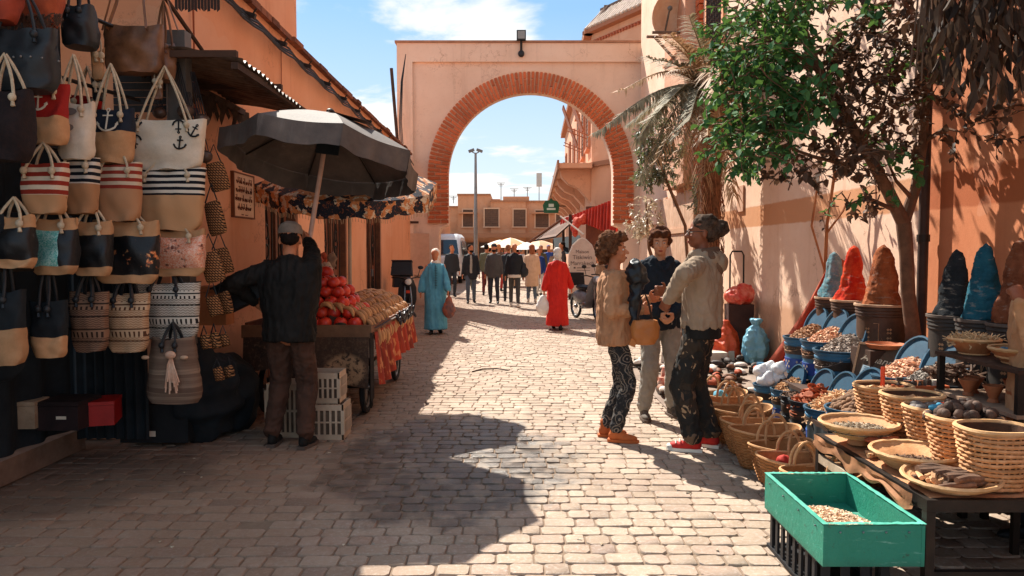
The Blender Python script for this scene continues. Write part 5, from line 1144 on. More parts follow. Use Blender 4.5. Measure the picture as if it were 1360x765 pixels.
# sequin row
def seq(label, x0, x1, y0, y1, d, key, top, bot):
    b = Bag('sequin_bag', label, x0, x1, y0, y1, d, GR, .14, bot=.93); b.body(M_tan, 'top_band', 0, top, cap=False); b.body(MAT_B[key], 'sequin_panel', top, bot, 1.006, cap=False, n=8); b.body(M_tan, 'base', bot, 1, 1.002); b.rope(.1)
seq('tan bag with a glittering copper sequin panel, right end of the sequin row', 188, 274, 304, 366, 5.6, 'orange', .14, .82)
seq('tan bag with dark panel and scattered fiery orange sequins', 124, 212, 292, 376, 5.3, 'fire', .24, .86)
seq('tan bag with a plain black sequin panel, middle of the sequin row', 97, 150, 292, 366, 5.0, 'black', .25, .84)
seq('tan bag with a bright teal sequin panel', 40, 104, 288, 364, 4.75, 'teal', .2, .86)
seq('black sequin bag at the left edge of the sequin row', -6, 48, 285, 356, 4.5, 'black', .22, .82)
# woven row
def wv(label, x0, x1, y0, y1, d, key, **k):
    b = Bag('woven_bag', label, x0, x1, y0, y1, d, GR, .14, bot=.86, pw=2.6, **k); b.body(MAT_B[key]); b.rope(.14, (-.2, .2), MAT_B['dleather'], .013); return b
wv('black and white patterned woven bag, right end of the woven row', 177, 270, 374, 450, 5.6, 'ikbw', yaw=-.1)
wv('tan and brown patterned woven bag left of the black and white one', 139, 200, 388, 467, 5.3, 'iktan'); wv('dark brown patterned woven bag in the middle of the woven row', 93, 146, 386, 466, 5.05, 'ikbr')
b = Bag('shoulder_bag', 'dark shoulder bag with tan leather base hanging left of the woven bags', 40, 92, 398, 474, 4.75, GR, .13); b.body(MAT_B['dark'], q1=.62, cap=False); b.body(M_tan, 'base', .62, 1, 1.01); b.rope(.25, (-.12, .12), MAT_B['dleather'], .009)
b = Bag('shoulder_bag', 'dark shoulder bag with a rounded tan base at the left edge of the photo', -20, 36, 385, 484, 4.5, GR, .13); b.body(MAT_B['dark'], q1=.5, cap=False); b.body(M_tan, 'base', .5, 1, 1.01); b.rope(.25, (-.12, .12), MAT_B['dleather'], .009)
# wool sack bag with tassel
b = Bag('drawstring_bag', 'brown striped wool drawstring bag with a cream tassel, lowest on the rack', 192, 270, 447, 534, 5.5, GR, .2, bot=1.35, pw=2.3)
b.w *= .74; b.body(MAT_B['sack']); b.rope(.1, (-.15, .15), MAT_B['dleather'], .012)
q = MB()
for k in range(18): a = rb_.uniform(-.07, .07); q.tube([(.03, -.11, -.12), (.03+a*.4, -.13, -.19), (.03+a, -.14+rb_.uniform(0, .02), -.30-rb_.uniform(0, .1))], .0065, 4)
q.ell((.03, -.12, -.12), (.04, .03, .03)).build('tassel', mat('d8bca4', 'c08a6c', 9), b.t, kind='stuff')
for sx_ in (-.16, .12): MB().ell((sx_, -.1, -.14), (.03, .02, .015)).build('tab', mat('c9a688'), b.t)
# leather bags at the top
b = Bag('leather_bag', 'shiny brown leather tote hanging highest above the anchor bags', 139, 218, 34, 98, 5.6, GR, .16, bot=.96); b.body(MAT_B['leather'])
for sx_ in (-.36, .3):
    MB().tube([(sx_*b.w, -.08, -.05), (sx_*b.w*.7, -.03, .15), (sx_*b.w*.4+.02, 0, .5)], .02, 6, flat=.3).build('handle', MAT_B['leather'], b.t)
MB().tube([(-.26, .05, -.02), (-.1, .02, .45)], .012, 6, flat=.4).tube([(.3, .05, -.02), (.22, .02, .25), (.24, 0, .5)], .012, 6, flat=.4).build('strap', MAT_B['leather'], b.t)
b = Bag('leather_bag', 'brown leather side flap bag hanging beside the brown tote', 205, 232, 55, 108, 5.75, GR, .16, yaw=.9); b.body(MAT_B['leather']); b.rope(.3, (-.2, .2), MAT_B['leather'])
b = Bag('leather_bag', 'glossy black leather bag near the top left of the rack', 84, 130, 8, 64, 5.1, GR, .2, bot=1.15); b.w *= .85; b.body(MAT_B['dleather']); b.rope(.25, (-.2, .2), MAT_B['dleather'])
b = Bag('leather_bag', 'large blue black leather bag with a row of silver studs', -10, 76, 38, 122, 4.5, GR, .2, bot=.96); b.body(MAT_B['dleather'])
for k in range(9): p = b.front(-.2+.05*k, -.19); MB().ell(p, .007, nu=6, nv=4).build('stud', M_steel, b.t)
b.rope(.25, (-.3, .3), MAT_B['dleather'])
b = Bag('fur_bag', 'orange bag with brown fur trim at the top left corner', 22, 84, -40, 34, 4.8, GR, .2); b.body(mat('b0532e', '8a3a20', 8)); b.rope(.2)
q = MB()
for k in range(260): x = rb_.uniform(-.2, .2); z = -b.h*.95+rb_.uniform(-.03, .03); q.tube([(x, -.1, z), (x+rb_.uniform(-.02, .02), -.13, z-.02), (x+rb_.uniform(-.03, .03), -.13, z-.06)], [.004, .003, .001], 3)
q.build('fur_trim', mat('6a4a38', '4a3226', 30), b.t, kind='stuff')
b = Bag('fur_bag', 'salmon red bag with silver studs in the very top left corner', -30, 28, -30, 30, 4.45, GR, .16); b.body(mat('a8452c', '8a3522', 8)); b.rope(.2)
b = Bag('dark_bag', 'dark red brown mesh bag at the left edge below the studded bag', -25, 46, 120, 214, 4.3, GR, .2); b.body(mat('2a1a18', '1a1214', 40, .9, .8, 90)); b.rope(.2)
for i, (x0, x1, y0, y1, d, yaw) in enumerate(((121, 139, 64, 106, 5.3, .6), (122, 138, 104, 134, 5.35, .5), (202, 217, 100, 132, 5.65, .4))):
    b = Bag('small_pouch', ('small tan leather pouch hanging above the navy anchor bag', 'small dark pouch dangling under the tan pouch', 'small brown pouch between the cord handles of the anchor bag')[i], x0, x1, y0, y1, d, 'small pouches on the rack', .05, yaw=yaw); b.body((M_tan, MAT_B['dleather'], MAT_B['leather'])[i]); b.rope(.12, (-.2, .2), M_cord, .004)
# round dark gourds / nets hanging at the post
for i, (px, py, r) in enumerate(((247, 148, .055), (268, 160, .05), (212, 150, .045), (262, 185, .04), (272, 208, .05))):
    p = W(px, py, 5.85); t = thing('hanging_gourd', ['largest dark round gourd hanging beside the grey post', 'second dark gourd at the right of the grey post', 'small dark gourd behind the anchor bag handles', 'small gourd hanging just under the pair of gourds', 'lowest gourd hanging above the woven purses'][i], 'gourd', p, group='dark gourds hanging by the post')
    MB().ell((0, 0, 0), (r*1.25, r, r)).build('body', mat('3a2c26', '5c463a', 9, .3, .2, 30), t); q = MB()
    for k in range(4): q.tube([((k-1.5)*.02, 0, r*.8), (-.08+.01*k, 0, r+.32)], .004, 4)
    q.build('cord', M_black, t, kind='stuff')
# woven purses at the right end of the stall
purse_m = NTpat(lambda t, x, y, z: t.mix(t.math('MULTIPLY', t.math('LESS_THAN', t.math('FRACT', t.math('DIVIDE', t.math('ADD', x, z), .022)), .6), t.math('LESS_THAN', t.math('FRACT', t.math('DIVIDE', z, .02)), .7)), '2c1c14', t.mix(t.noise(14), '96603a', 'c08a58')), 'woven_purse')
pur0 = None; names_ = ['highest', 'second highest', 'third', 'fourth', 'fifth', 'sixth', 'seventh', 'eighth', 'ninth', 'lowest']
P = [(284, 216, 262, 5.9), (281, 268, 322, 5.85), (277, 335, 384, 5.75), (291, 330, 372, 5.95), (281, 393, 426, 5.8), (296, 388, 424, 6.0), (271, 445, 468, 5.7), (284, 442, 468, 5.8), (296, 444, 464, 5.9), (288, 488, 510, 5.8), (303, 486, 505, 5.95)]
for i, (px, y0, y1, d) in enumerate(P):
    p = W(px, y0, d); t = thing('woven_purse', ['highest small woven purse at the right end of the rack', 'second small woven purse down from the top of the column', 'striped woven purse beside the copper sequin bag', 'narrow woven purse right of the striped one', 'woven purse level with the black and white bag', 'woven purse beside the orange wall below the notice', 'leftmost of three small purses near the wool bag', 'middle of three small purses near the wool bag', 'right one of three small purses near the wool bag', 'left one of the two lowest purses', 'right one of the two lowest purses'][i], 'purse', p, rz=R.uniform(-.5, .5), group='small woven purses at the end of the rack')
    h = (y1-y0)/1000*d; h *= .82; w_ = min(.15, h*.66) if i < 6 else .07
    q = MB(); q.rings([[(math.cos(a)*w_/2*e*(abs(math.cos(a))**3+abs(math.sin(a))**3)**(-1/3), math.sin(a)*.04*e2, -h*k) for a in [2*pi*j/20 for j in range(20)]] for k, e, e2 in ((0, .8, .4), (.1, .92, .8), (.5, 1, 1), (.9, 1, .9), (1, .9, .5))], T=roty(-.25)); q.build('body', purse_m, t)
    MB().tube([(-w_*.4, 0, -.01), (-.0, 0, .14 if i < 6 else .07), (w_*.4, 0, -.01)], .006, 5).build('handle', MAT_B['dleather'], t)
# rack frame and dark backing of the stall
st = thing('bag_rack', 'dark stall frame with poles carrying the rows of beach bags', 'rack', (-2.9, 5.2, 0))
def bp(a, b, nm, m): return MB().b2((a[0]+2.9, a[1]-5.2, a[2]), (b[0]+2.9, b[1]-5.2, b[2])).build(nm, m, st, smooth=0)
p = W(238, 100, 5.95); bp((p.x-.07, 5.9, .85), (p.x+.07, 6.02, W(238, 42, 5.95).z), 'post', mat('6a625c', '57504a', 5, .5)); bp((p.x-.078, 5.89, 1.6), (p.x-.071, 6.03, W(238, 42, 5.95).z), 'post_edge', mat('8c8078'))
sl_ = mat('4a4c4e', '3c3e40', 5, .6)
for k in range(7): z_ = W(180, 146, 5.9).z+k*.058; bp((-2.98-.15, 5.98, z_), (-2.63, 6.0, z_+.052), 'louver', sl_)
for z_, y0, x0 in ((3.62, 4.1, -2.72), (3.1, 4.1, -2.8), (2.62, 4.1, -2.8), (2.14, 4.1, -2.78), (1.72, 4.1, -2.76), (1.36, 4.1, -2.76), (.95, 4.1, -2.78)):
    MB().tube([(x0+2.9-.35, y0-5.2, z_+.12), (x0+2.9-.05, .62, z_+.12)], .014, 6).build('rail', M_iron, st)
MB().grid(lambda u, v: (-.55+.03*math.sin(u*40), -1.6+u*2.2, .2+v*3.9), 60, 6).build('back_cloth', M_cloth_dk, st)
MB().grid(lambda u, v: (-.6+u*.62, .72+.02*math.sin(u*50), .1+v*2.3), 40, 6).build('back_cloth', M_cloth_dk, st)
MB().grid(lambda u, v: (-1.9+u*1.9, -2.4+v*3.3, 4.0+.15*u+.04*math.sin(v*9)), 12, 12).build('canopy', mat('8a7866', '6a5a4c'), st)
sg = MB(); sg.box((0, 0, 0), (.035, 1.3, .035)); 
MB().tube([W(219, -4, 5.6)-Vector((-2.9, 5.2, 0)), W(268, 66, 6.4)-Vector((-2.9, 5.2, 0))], .018, 6).build('brace', M_dkwood, st)
cg = MB()
for k in range(14): cg.grid(lambda u, v: (W(232+k*4.3+u*4, 0, 6.2).x+2.9, 1.0, W(232, 2+rb_.random()*6*v, 6.2).z+.05-v*.1), 1, 2)
cg.build('torn_fringe', mat('3a2c26'), st, kind='stuff')
# things hanging dark between rows (deep stock)
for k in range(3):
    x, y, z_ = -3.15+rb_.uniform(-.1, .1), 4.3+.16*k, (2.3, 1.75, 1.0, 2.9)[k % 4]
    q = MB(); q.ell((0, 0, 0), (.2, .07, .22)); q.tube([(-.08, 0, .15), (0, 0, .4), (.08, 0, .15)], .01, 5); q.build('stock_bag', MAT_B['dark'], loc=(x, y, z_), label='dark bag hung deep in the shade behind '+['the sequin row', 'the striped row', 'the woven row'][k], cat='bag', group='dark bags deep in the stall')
# low step with boxes
stp = thing('concrete_step', 'worn concrete step at the foot of the bag stall', 'step', (-3.95, 4.6, 0))
def stepf(x0, x1, y0, y1, h):
    b = MB(); b.box(((x0+x1)/2, (y0+y1)/2, h/2), (x1-x0, y1-y0, h)); return b
stepf(-.6, .5, -2.4, 1.42, .17).build('slab', M_concrete, stp, smooth=0)
stepf(-1.2, -.25, -2.4, 1.35, .175).T; MB().b2((-1.2, -2.4, .171), (-.3, 1.36, .33)).build('upper_slab', M_concrete, stp, smooth=0)
def boxat(px0, px1, py0, py1, d, dep, m, name, label, rz=0, lid=None, tag=None, cat='box'):
    a, b = W(px0, py0, d), W(px1, py1, d); w_ = b.x-a.x; h = a.z-b.z; t = thing(name, label, cat, ((a.x+b.x)/2, d+dep/2, b.z), rz=rz)
    MB().box((0, 0, h*.42), (w_, dep, h*.84)).build('body', m, t, smooth=0); MB().box((0, 0, h*.925), (w_*1.03, dep*1.03, h*.14)).build('lid', lid or m, t, smooth=0)
    if tag: MB().box((tag[0]*w_, -dep/2-.004, tag[1]*h), (tag[2], .004, tag[3])).build('label_tag', M_cr, t, smooth=0)
    return t
boxat(48, 104, 534, 572, 5.3, .3, mat('1c1213', '2a1a1a'), 'shoe_box', 'dark red brown box with a small white tag on the step', tag=(.1, .45, .07, .022))
boxat(104, 142, 534, 566, 5.45, .28, mat('a81c18', '8e1612', 5, .4), 'red_box', 'bright red box beside the dark box on the step', rz=.3)
boxat(18, 44, 534, 570, 5.25, .2, mat('b49a80', '8f7860'), 'paper_parcel', 'pale paper parcel at the left of the dark box', rz=.1)
boxat(158, 250, 528, 588, 6.02, .35, mat('15171a', '1e2022'), 'black_box', 'large black box with brown lid on the paving under the wool bag', lid=mat('3c1e18', '2c1814'), tag=(-.02, .2, .05, .045))
q = MB(); q.ell((0, 0, 0), (.05, .04, .03)); crumple(q, .01, .012, 22, mat('c4ccd0', r=.3), 'foil_scrap', loc=G(122, 572, .03), label='crumpled silver foil scrap at the corner of the step', cat='foil')
# big dark sack heap behind the purses
q = MB(); q.ell((0, 0, .35), (.3, .35, .4)); q.ell((.12, .3, .3), (.22, .3, .35)); q.ell((-.05, -.1, .6), (.2, .2, .25))
crumple(q, .025, .04, 4, MAT_B['dark'], 'dark_sack', loc=(-2.62, 6.35, .02), label='bulky dark sack on the ground behind the lowest purses', cat='sack')
boxat(262, 300, 380, 432, 6.5, .2, mat('c07a4c', 'a8653c'), 'carton', 'orange brown carton behind the woven purses', cat='carton')
# ================================================================ FRUIT CART
ct = thing('fruit_cart', 'wooden fruit cart with brown front cloth, red side cloth and spoked wheels', 'cart', (-1.88, 8.2, 0))
def cp_(a, b, nm, m): return MB().b2((a[0]+1.88, a[1]-8.2, a[2]), (b[0]+1.88, b[1]-8.2, b[2])).build(nm, m, ct, smooth=0)
CX0, CX1, CY0, CY1, CTZ = -2.5, -1.33, 7.0, 9.7, .86
cp_((CX0, CY0+.03, CTZ-.05), (CX1, CY1, CTZ-.02), 'deck', M_dkwood)
cp_((CX0-.02, CY0-.02, CTZ-.08), (CX1+.02, CY0+.02, CTZ+.04), 'front_plank', mat('8a6448', '6a4a34', 5, .8, .5, 30)); cp_((CX0, CY0+.02, CTZ-.05), (CX0+.03, CY1, CTZ+.06), 'side_plank', M_wood)
cp_((CX1-.02, CY0+.021, CTZ-.06), (CX1+.02, CY1, CTZ+.02), 'side_plank', M_wood); cp_((CX0, CY1, CTZ-.06), (CX1+.02, CY1+.03, CTZ+.05), 'back_plank', M_wood)
def sheet_pat():
    t = NT('stained_tarpaulin'); x, y, z = t.xyz()
    c = t.mix(t.ramp(t.noise(3.5, 5, .6), .4, .62), '47301f', '241a14'); c = t.mix(t.ramp(t.noise(30, 5, .8), .5, .75, 0, .6), c, '8a6a52')
    e = t.math('ADD', t.math('POWER', t.math('DIVIDE', t.math('SUBTRACT', x, .33), .2), 2), t.math('POWER', t.math('DIVIDE', t.math('SUBTRACT', z, .48), .16), 2))
    c = t.mix(t.math('MULTIPLY', t.ramp(e, .6, 1.1, 1, 0), t.ramp(t.noise(24, 5, .7), .4, .5)), c, 'a4805e')
    return t.done(c, .75, t.noise(12, 4, .6), .5, .02)
MB().grid(lambda u, v: (CX0+1.88+u*(CX1-CX0), CY0-.03-8.2-.02*math.sin(u*14)*v-.03*v, CTZ-.07-v*(.42+.05*math.sin(u*7+1)-.16*(u < .25)*(1))), 40, 10).build('front_cloth', sheet_pat(), ct)
tq = NT('red_kelim'); x, y, z = tq.xyz()
cc_ = tq.mix(tq.ramp(tq.noise((1, 5, .8), 4, .7), .38, .62), 'b2381f', '6e2416'); cc_ = tq.mix(tq.ramp(tq.noise((14, 14, 9), 4, .6), .55, .62, 0, .7), cc_, 'd28a58')
M_kel = tq.done(cc_, .9, tq.noise(70, 4, .7), .4, .006)
MB().grid(lambda u, v: (CX1+1.88+.025+.035*math.sin(u*46)*(.3+v)+.04*v, CY0+.12-8.2+u*(CY1-CY0-.1), CTZ-.04-v*(.50-.12*u+.04*math.sin(u*9))), 120, 10).build('side_cloth', M_kel, ct, smooth=60)
MB().grid(lambda u, v: (CX1+1.88+.01+.02*math.sin(u*12), CY0-8.2-.03+u*.14, CTZ-.03-v*(.62+.1*math.sin(u*5))), 8, 10).build('hanging_rag', mat('2a221c', '3a3028'), ct)
for y_, s in ((7.35, 1), (9.2, 1), (7.35, -1), (9.2, -1)):
    x_ = (CX1-.1 if s > 0 else CX0+.1)+1.88; T = tr(x_, y_-8.2, .26) @ roty(pi/2)
    wh = MB(T).tube([(math.cos(a)*.235, math.sin(a)*.235, 0) for a in [2*pi*j/28 for j in range(28)]], .028, 8, loop=True).build('wheel', M_rubber, ct)
    MB(T).tube([(math.cos(a)*.198, math.sin(a)*.198, 0) for a in [2*pi*j/28 for j in range(28)]], .013, 6, loop=True).build('rim', M_steel, wh)
    q = MB(T); 
    for j in range(12): q.tube([(0, 0, 0), (math.cos(j*pi/6)*.195, math.sin(j*pi/6)*.195, 0)], .003, 4)
    q.ell((0, 0, 0), (.03, .03, .05)).build('spokes', M_steel, wh)
for y_ in (7.35, 9.2): MB().tube([(CX0+1.93, y_-8.2, .26), (CX1+1.8, y_-8.2, .26)], .02, 8).build('axle', M_iron, ct)
for x_ in (CX0+.2, CX1-.2): MB().b2((x_+1.88-.03, CY0+.1-8.2, .33), (x_+1.88+.03, CY1-8.2, .39)).build('chassis_bar', M_iron, ct, smooth=0)
for x_ in (CX0+.2, CX1-.2):
    for y_ in (7.3, 9.3): MB().b2((x_+1.88-.025, y_-8.2, .39), (x_+1.88+.025, y_-8.15, CTZ-.05)).build('strut', M_iron, ct, smooth=0)
# fruit: each one its own object
M_red = mat('c8281c', 'd8472c', 4, .35, .15, 60, rand=.14, spec=.5, name='red_fruit'); M_ora = mat('c85a2c', 'b04a24', 6, .5, .2, 60, rand=.15); M_stem = mat('5a3a20')
def fruit(r):
    b = MB(); b.lathe([(.001, -r*.86)]+[(r*math.cos(a)**.92, r*.9*math.sin(a)) for a in [-pi/2+pi*k/9 for k in range(1, 9)]]+[(.001, r*.82)], 14); b.mi = 1; b.tube([(0, 0, r*.8), (.004, 0, r*.98)], .008, 5); return b
fm = fruit(.062).mesh('pomegranate', [M_red, M_stem], 60); fo = fruit(.045).mesh('orange_fruit', [M_ora, M_stem], 60)
rf_ = random.Random(4); G1 = 'large red fruits piled on the front of the cart'
def put(me, nm, p, lab, cat, grp, s=1):
    o = link(me, nm, loc=p, label=lab, cat=cat, group=grp); o.rotation_euler = (rf_.uniform(-.6, .6), rf_.uniform(-.6, .6), rf_.uniform(0, 6)); o.scale = (s, s, s); return o
lay_n = ((7, 6), (6, 6), (5, 5), (4, 4), (3, 3))
for L_, (nx_, ny_) in enumerate(lay_n):
    for i in range(nx_):
        for j in range(ny_):
            x_ = -2.27+.128*i+.064*L_+.02*(j % 2)+rf_.uniform(-.012, .012); y_ = 7.12+.118*j+.085*L_+rf_.uniform(-.012, .012)
            if 0 < i < nx_-1 and x_ < -1.7 and 0 < j < ny_-1 and L_ < 3: continue
            put(fm, 'red_fruit', (x_, y_, CTZ+.045+.094*L_), 'large round red fruit in the '+['bottom', 'second', 'third', 'fourth', 'top'][L_]+' layer of the pile on the cart', 'fruit', G1, rf_.uniform(.94, 1.08))
put(fm, 'red_fruit', (W(434, 362, 7.75).x, 7.75, W(434, 362, 7.75).z), 'single large red fruit crowning the pile below the umbrella pole', 'fruit', G1, 1.15)
MB().b2((-2.2, 7.2, CTZ-.019), (-1.6, 7.75, CTZ+.12)).build('fruit_crate', M_dkwood, smooth=0, label='wooden crate hidden in the middle of the red fruit pile', cat='crate')
for k in range(46):
    x_ = -1.95+rf_.uniform(-.25, .42); y_ = 8.5+rf_.uniform(-.3, 1.0); put(fo, 'small_orange_fruit', (x_, y_, CTZ+.04+.09*rf_.random()+.10*max(0, 1-abs(x_+1.85)/.35)), 'small orange red fruit in the heap at the far half of the cart', 'fruit', 'small orange fruits at the far half of the cart')
# dark red dried chillies or dates between
heap('dried_dates', 'dark red dried fruit heaped in the middle of the cart', 'dried fruit', (-1.8, 8.15, CTZ+.02), .36, .3, .2, 'nut', .028, 240, mat('6e1f18', '8e3020', 20, .5, .3, 50, rand=.3))
# bananas
def banana():
    b = MB(); n = 7; pts = []; 
    for k in range(n+1):
        a = -1.0+2.0*k/n; pts.append((math.sin(a)*.085, 0, (1-math.cos(a))*-.085))
    b.tube(pts, [.006, .014, .0185, .02, .02, .018, .013, .005], 7); return b.mesh('banana', mat('cf9a66', 'a87448', 8, .6, .2, 50, rand=.2, name='banana_skin'), 60)
bme = banana(); G2 = 'bananas laid in rows along the cart edge'
BP = ((-1.76, .2, .1), (-1.65, .185, .3), (-1.54, .145, .5), (-1.44, .085, .8), (-1.355, .0, 1.1), (-1.30, -.10, 1.35))
for row_ in range(6):
    n_ = 38
    for k in range(n_):
        y_ = 7.1+k*.068+row_*.025; x_ = BP[row_][0]+.015*math.sin(k*1.7); z_ = CTZ+.03+BP[row_][1]-.01*math.sin(k*.9)-(rf_.uniform(0, .07) if row_ > 4 else 0)
        if y_ > 9.7: continue
        o = link(bme, 'banana', loc=(x_, y_, z_), label='ripe banana in the '+['topmost', 'second', 'third', 'fourth', 'fifth', 'lowest overhanging'][row_]+' row along the right edge of the cart', cat='banana', group=G2)
        o.rotation_euler = (rf_.uniform(-.25, .25), .05+BP[row_][2]+rf_.uniform(-.12, .12), -.35+rf_.uniform(-.25, .25)); s = rf_.uniform(1.0, 1.25); o.scale = (s, s*1.1, s*1.1)
MB().add([(-1.75, 7.1, CTZ), (-1.28, 7.1, CTZ+.0), (-1.28, 9.6, CTZ+.0), (-1.75, 9.6, CTZ), (-1.73, 7.12, CTZ+.12), (-1.4, 7.12, CTZ+.01), (-1.4, 9.58, CTZ+.01), (-1.73, 9.58, CTZ+.12)], [(0, 1, 5, 4), (1, 2, 6, 5), (2, 3, 7, 6), (3, 0, 4, 7), (4, 5, 6, 7)]).build('banana_crate', M_dkwood, smooth=0, label='long dark wooden crate carrying the rows of bananas', cat='crate')
for k in range(26): # dark aubergines/dates hanging over the far edge
    o = MB().ell((0, 0, 0), (.022, .022, .05), nu=7, nv=5) if k == 0 else None
    if o: aub = o.mesh('dark_fruit', mat('1c1a22', '2c2a30', 8, .3), 60)
    q = link(aub, 'dark_fruit', loc=(-1.27+rf_.uniform(-.01, .03), 8.35+.05*k, CTZ-.02+rf_.uniform(-.06, .05)), label='small dark purple fruit hanging along the far side edge of the cart', cat='fruit', group='dark fruits along the cart edge'); q.rotation_euler = (rf_.uniform(-.6, .6), rf_.uniform(-.6, .6), 0)
q_ = W(444, 420, 7.02); MB().ell((0, 0, 0), (.06, .04, .03)).build('green_melon', mat('3c3c28', '2a2a1c'), loc=(q_.x+.05, 7.06, CTZ+.03), label='small dark green fruit lying at the front edge of the cart', cat='fruit')
# scale pan and objects behind the fruit
sp_ = thing('steel_bowl', 'grey steel weighing bowl behind the red fruit', 'bowl', W(429, 384, 7.7)); MB().lathe([(0, -.06), (.08, -.05), (.14, .03), (.145, .03), (.08, -.06), (0, -.07)], 20).build('bowl', M_grey, sp_)
MB().tube([(0, 0, -.06), (0, 0, -.3)], .02, 6).build('stand', M_iron, sp_)
for k in range(7):
    q = W(434+rf_.uniform(-12, 14), 352+rf_.uniform(-8, 8), 8.3+.1*k); b = MB(); b.ell((0, 0, 0), (.05, .05, .08)); crumple(b, .014, .02, 16, mat(rf_.choice(['c4a890', '8f7460', 'b8553a'])), 'wrapped_goods', loc=q, label='small wrapped bundle among the goods behind the steel bowl', cat='bundle', group='bundles behind the steel bowl')
q = W(510, 385, 9.4); fc = thing('fruit_box', 'dark open fruit box of small red fruit at the far end of the cart', 'box', (q.x-.1, 9.4, CTZ+.0)); MB().b2((-.2, -.15, 0), (.2, .15, .015)).b2((-.2, -.15, .015), (-.19, .15, .14)).b2((.19, -.15, .015), (.2, .15, .14)).b2((-.19, -.15, .015), (.19, -.14, .14)).b2((-.19, .14, .015), (.19, .15, .14)).build('box', M_dkwood, fc, smooth=0)
heap('tiny_red_fruit', 'tiny red fruit filling the dark fruit box', 'fruit', (q.x-.1, 9.4, CTZ+.13), .17, .13, .05, 'nut', .02, 90, mat('a8382a', 'c45a3c', 20, .5, rand=.3))
# crates stacked on the ground
def pcrate(label, c, w_, dp_, h, m):
    t = thing('plastic_crate', label, 'crate', c, group='cream plastic crates below the cart')
    for sx_, L, T in ((1, w_, Matrix()), (1, w_, rotz(pi)), (1, dp_, rotz(pi/2)), (1, dp_, rotz(-pi/2))):
        off = dp_/2 if L == w_ else w_/2; b = MB(T)
        b.b2((-L/2, -off, h-.05), (L/2, -off+.012, h)); b.b2((-L/2, -off, 0), (L/2, -off+.012, .045)); b.b2((-L/2, -off-.004, h*.48), (L/2, -off+.01, h*.52))
        n = 7 if L == w_ else 6
        for k in range(n+1): x_ = -L/2+(L-.02)*k/n; b.b2((x_, -off-.003, .045), (x_+(.03 if k in (0, n) else .018), -off+.008, h-.05))
        b.build('side_panel', m, t, smooth=0)
    MB().b2((-w_/2+.012, -dp_/2+.012, .004), (w_/2-.012, dp_/2-.012, .014)).build('floor_panel', m, t, smooth=0)
    MB().b2((-w_/2+.016, -dp_/2+.016, .015), (w_/2-.016, dp_/2-.016, h*.8)).build('contents', mat('6e5846', '4a3a2e'), t, smooth=0)
    return t
M_crt = mat('c4aa90', 'b0957a', 5, .6, .2, 30)
pcrate('lower cream plastic crate with lattice sides beside the seller', (-1.60, 6.42, 0), .36, .3, .3, M_crt); pcrate('upper cream plastic crate with round holed sides beside the seller', (-1.62, 6.45, .302), .32, .28, .26, M_crt)
pcrate('cream plastic crate behind the seller legs', (-1.95, 6.5, 0), .3, .3, .46, M_crt)
# ================================================================ UMBRELLAS
def umbrella(name, label, c, r, h, rim, n, mo, tilt, ph, valance=.15, pole=None, fringe=False, pm=None):
    t = thing(name, label, 'umbrella', c, ry=tilt[0], rx=tilt[1])
    def P_(k, q, s=0): a = ph+2*pi*k/n; rr_ = r*q; return Vector((math.cos(a)*rr_, math.sin(a)*rr_, h*(1-q**1.35)))
    for k in range(n):
        a_, b_ = k, k+1
        def f(u, v, a_=a_, b_=b_):
            p = P_(a_, v).lerp(P_(b_, v), u); p.z -= .035*math.sin(u*pi)*v*v*.7; p.x *= 1-.03*math.sin(u*pi)*v; return p
        def g(u, v, a_=a_, b_=b_):
            p = f(u, 1); nrm = Vector((p.x, p.y, 0)).normalized(); return p+Vector((0, 0, .004))+nrm*(.004+.010*math.sin(u*19+a_)*v-.01*v)+Vector((0, 0, -v*valance*(1+.05*math.sin(u*9+a_*2)-(.12*math.sin(u*pi*3)**2 if fringe else 0))))
        q = MB(); q.grid(f, 10, 8); q.build('canopy_panel', mo, t, smooth=70)
        q = MB(); q.grid(g, 14, 3); q.build('valance', mo, t, smooth=70)
        if fringe:
            q = MB(); 
            for j in range(26): p = g(j/26, 1); q.tube([p, p+Vector((R.uniform(-.008, .008), 0, -.045))], .003, 3)
            q.build('fringe', mat('b89a78'), t, kind='stuff')
    for k in range(n): MB().tube([P_(k, .02)-Vector((0, 0, .02)), P_(k, .5)-Vector((0, 0, .02)), P_(k, .99)-Vector((0, 0, .015))], .007, 5).build('rib', M_iron, t)
    MB().tube([(0, 0, h+.05), (0, 0, -pole)], .021, 10).build('pole', pm or mat('c9a08a', 'b58c76', 5, .5), t)
    MB().ell((0, 0, h+.02), (.04, .04, .03)).build('cap', M_iron, t)
    return t
tu = NT('umbrella_canvas'); cg_ = tu.mix(tu.ramp(tu.noise(3, 5, .6), .35, .65), '6c6058', '4c4440'); cg_ = tu.mix(tu.ramp(tu.noise((18, 18, 3), 3, .6), .6, .8, 0, .4), cg_, '8a8078')
M_umb = tu.done(cg_, .75, tu.noise(30, 4, .7), .25, .01)
ua = W(432, 150, 6.85)
u1 = umbrella('market_umbrella', 'dark grey canvas market umbrella held by the seller over the cart', (ua.x, 6.78, ua.z-.36), .88, .36, 0, 8, M_umb, (.12, -.2), pi/8, .18, 1.55)
MB().add([(.05, -.3, .275), (.42, -.35, .2), (.44, -.12, .235), (.06, -.1, .31)], [(0, 1, 2, 3)], tr(0, 0, .012)).build('sewn_patch', mat('8c6c60'), u1); MB().b2((-.03, -.16, -.06), (.17, -.14, .14)).build('dark_vent_flap', M_cloth_dk, u1, smooth=0)
tu = NT('floral_canvas'); x, y, z = tu.xyz(); base_ = tu.mix(tu.ramp(tu.noise(4), .4, .6), '10141f', '182030')
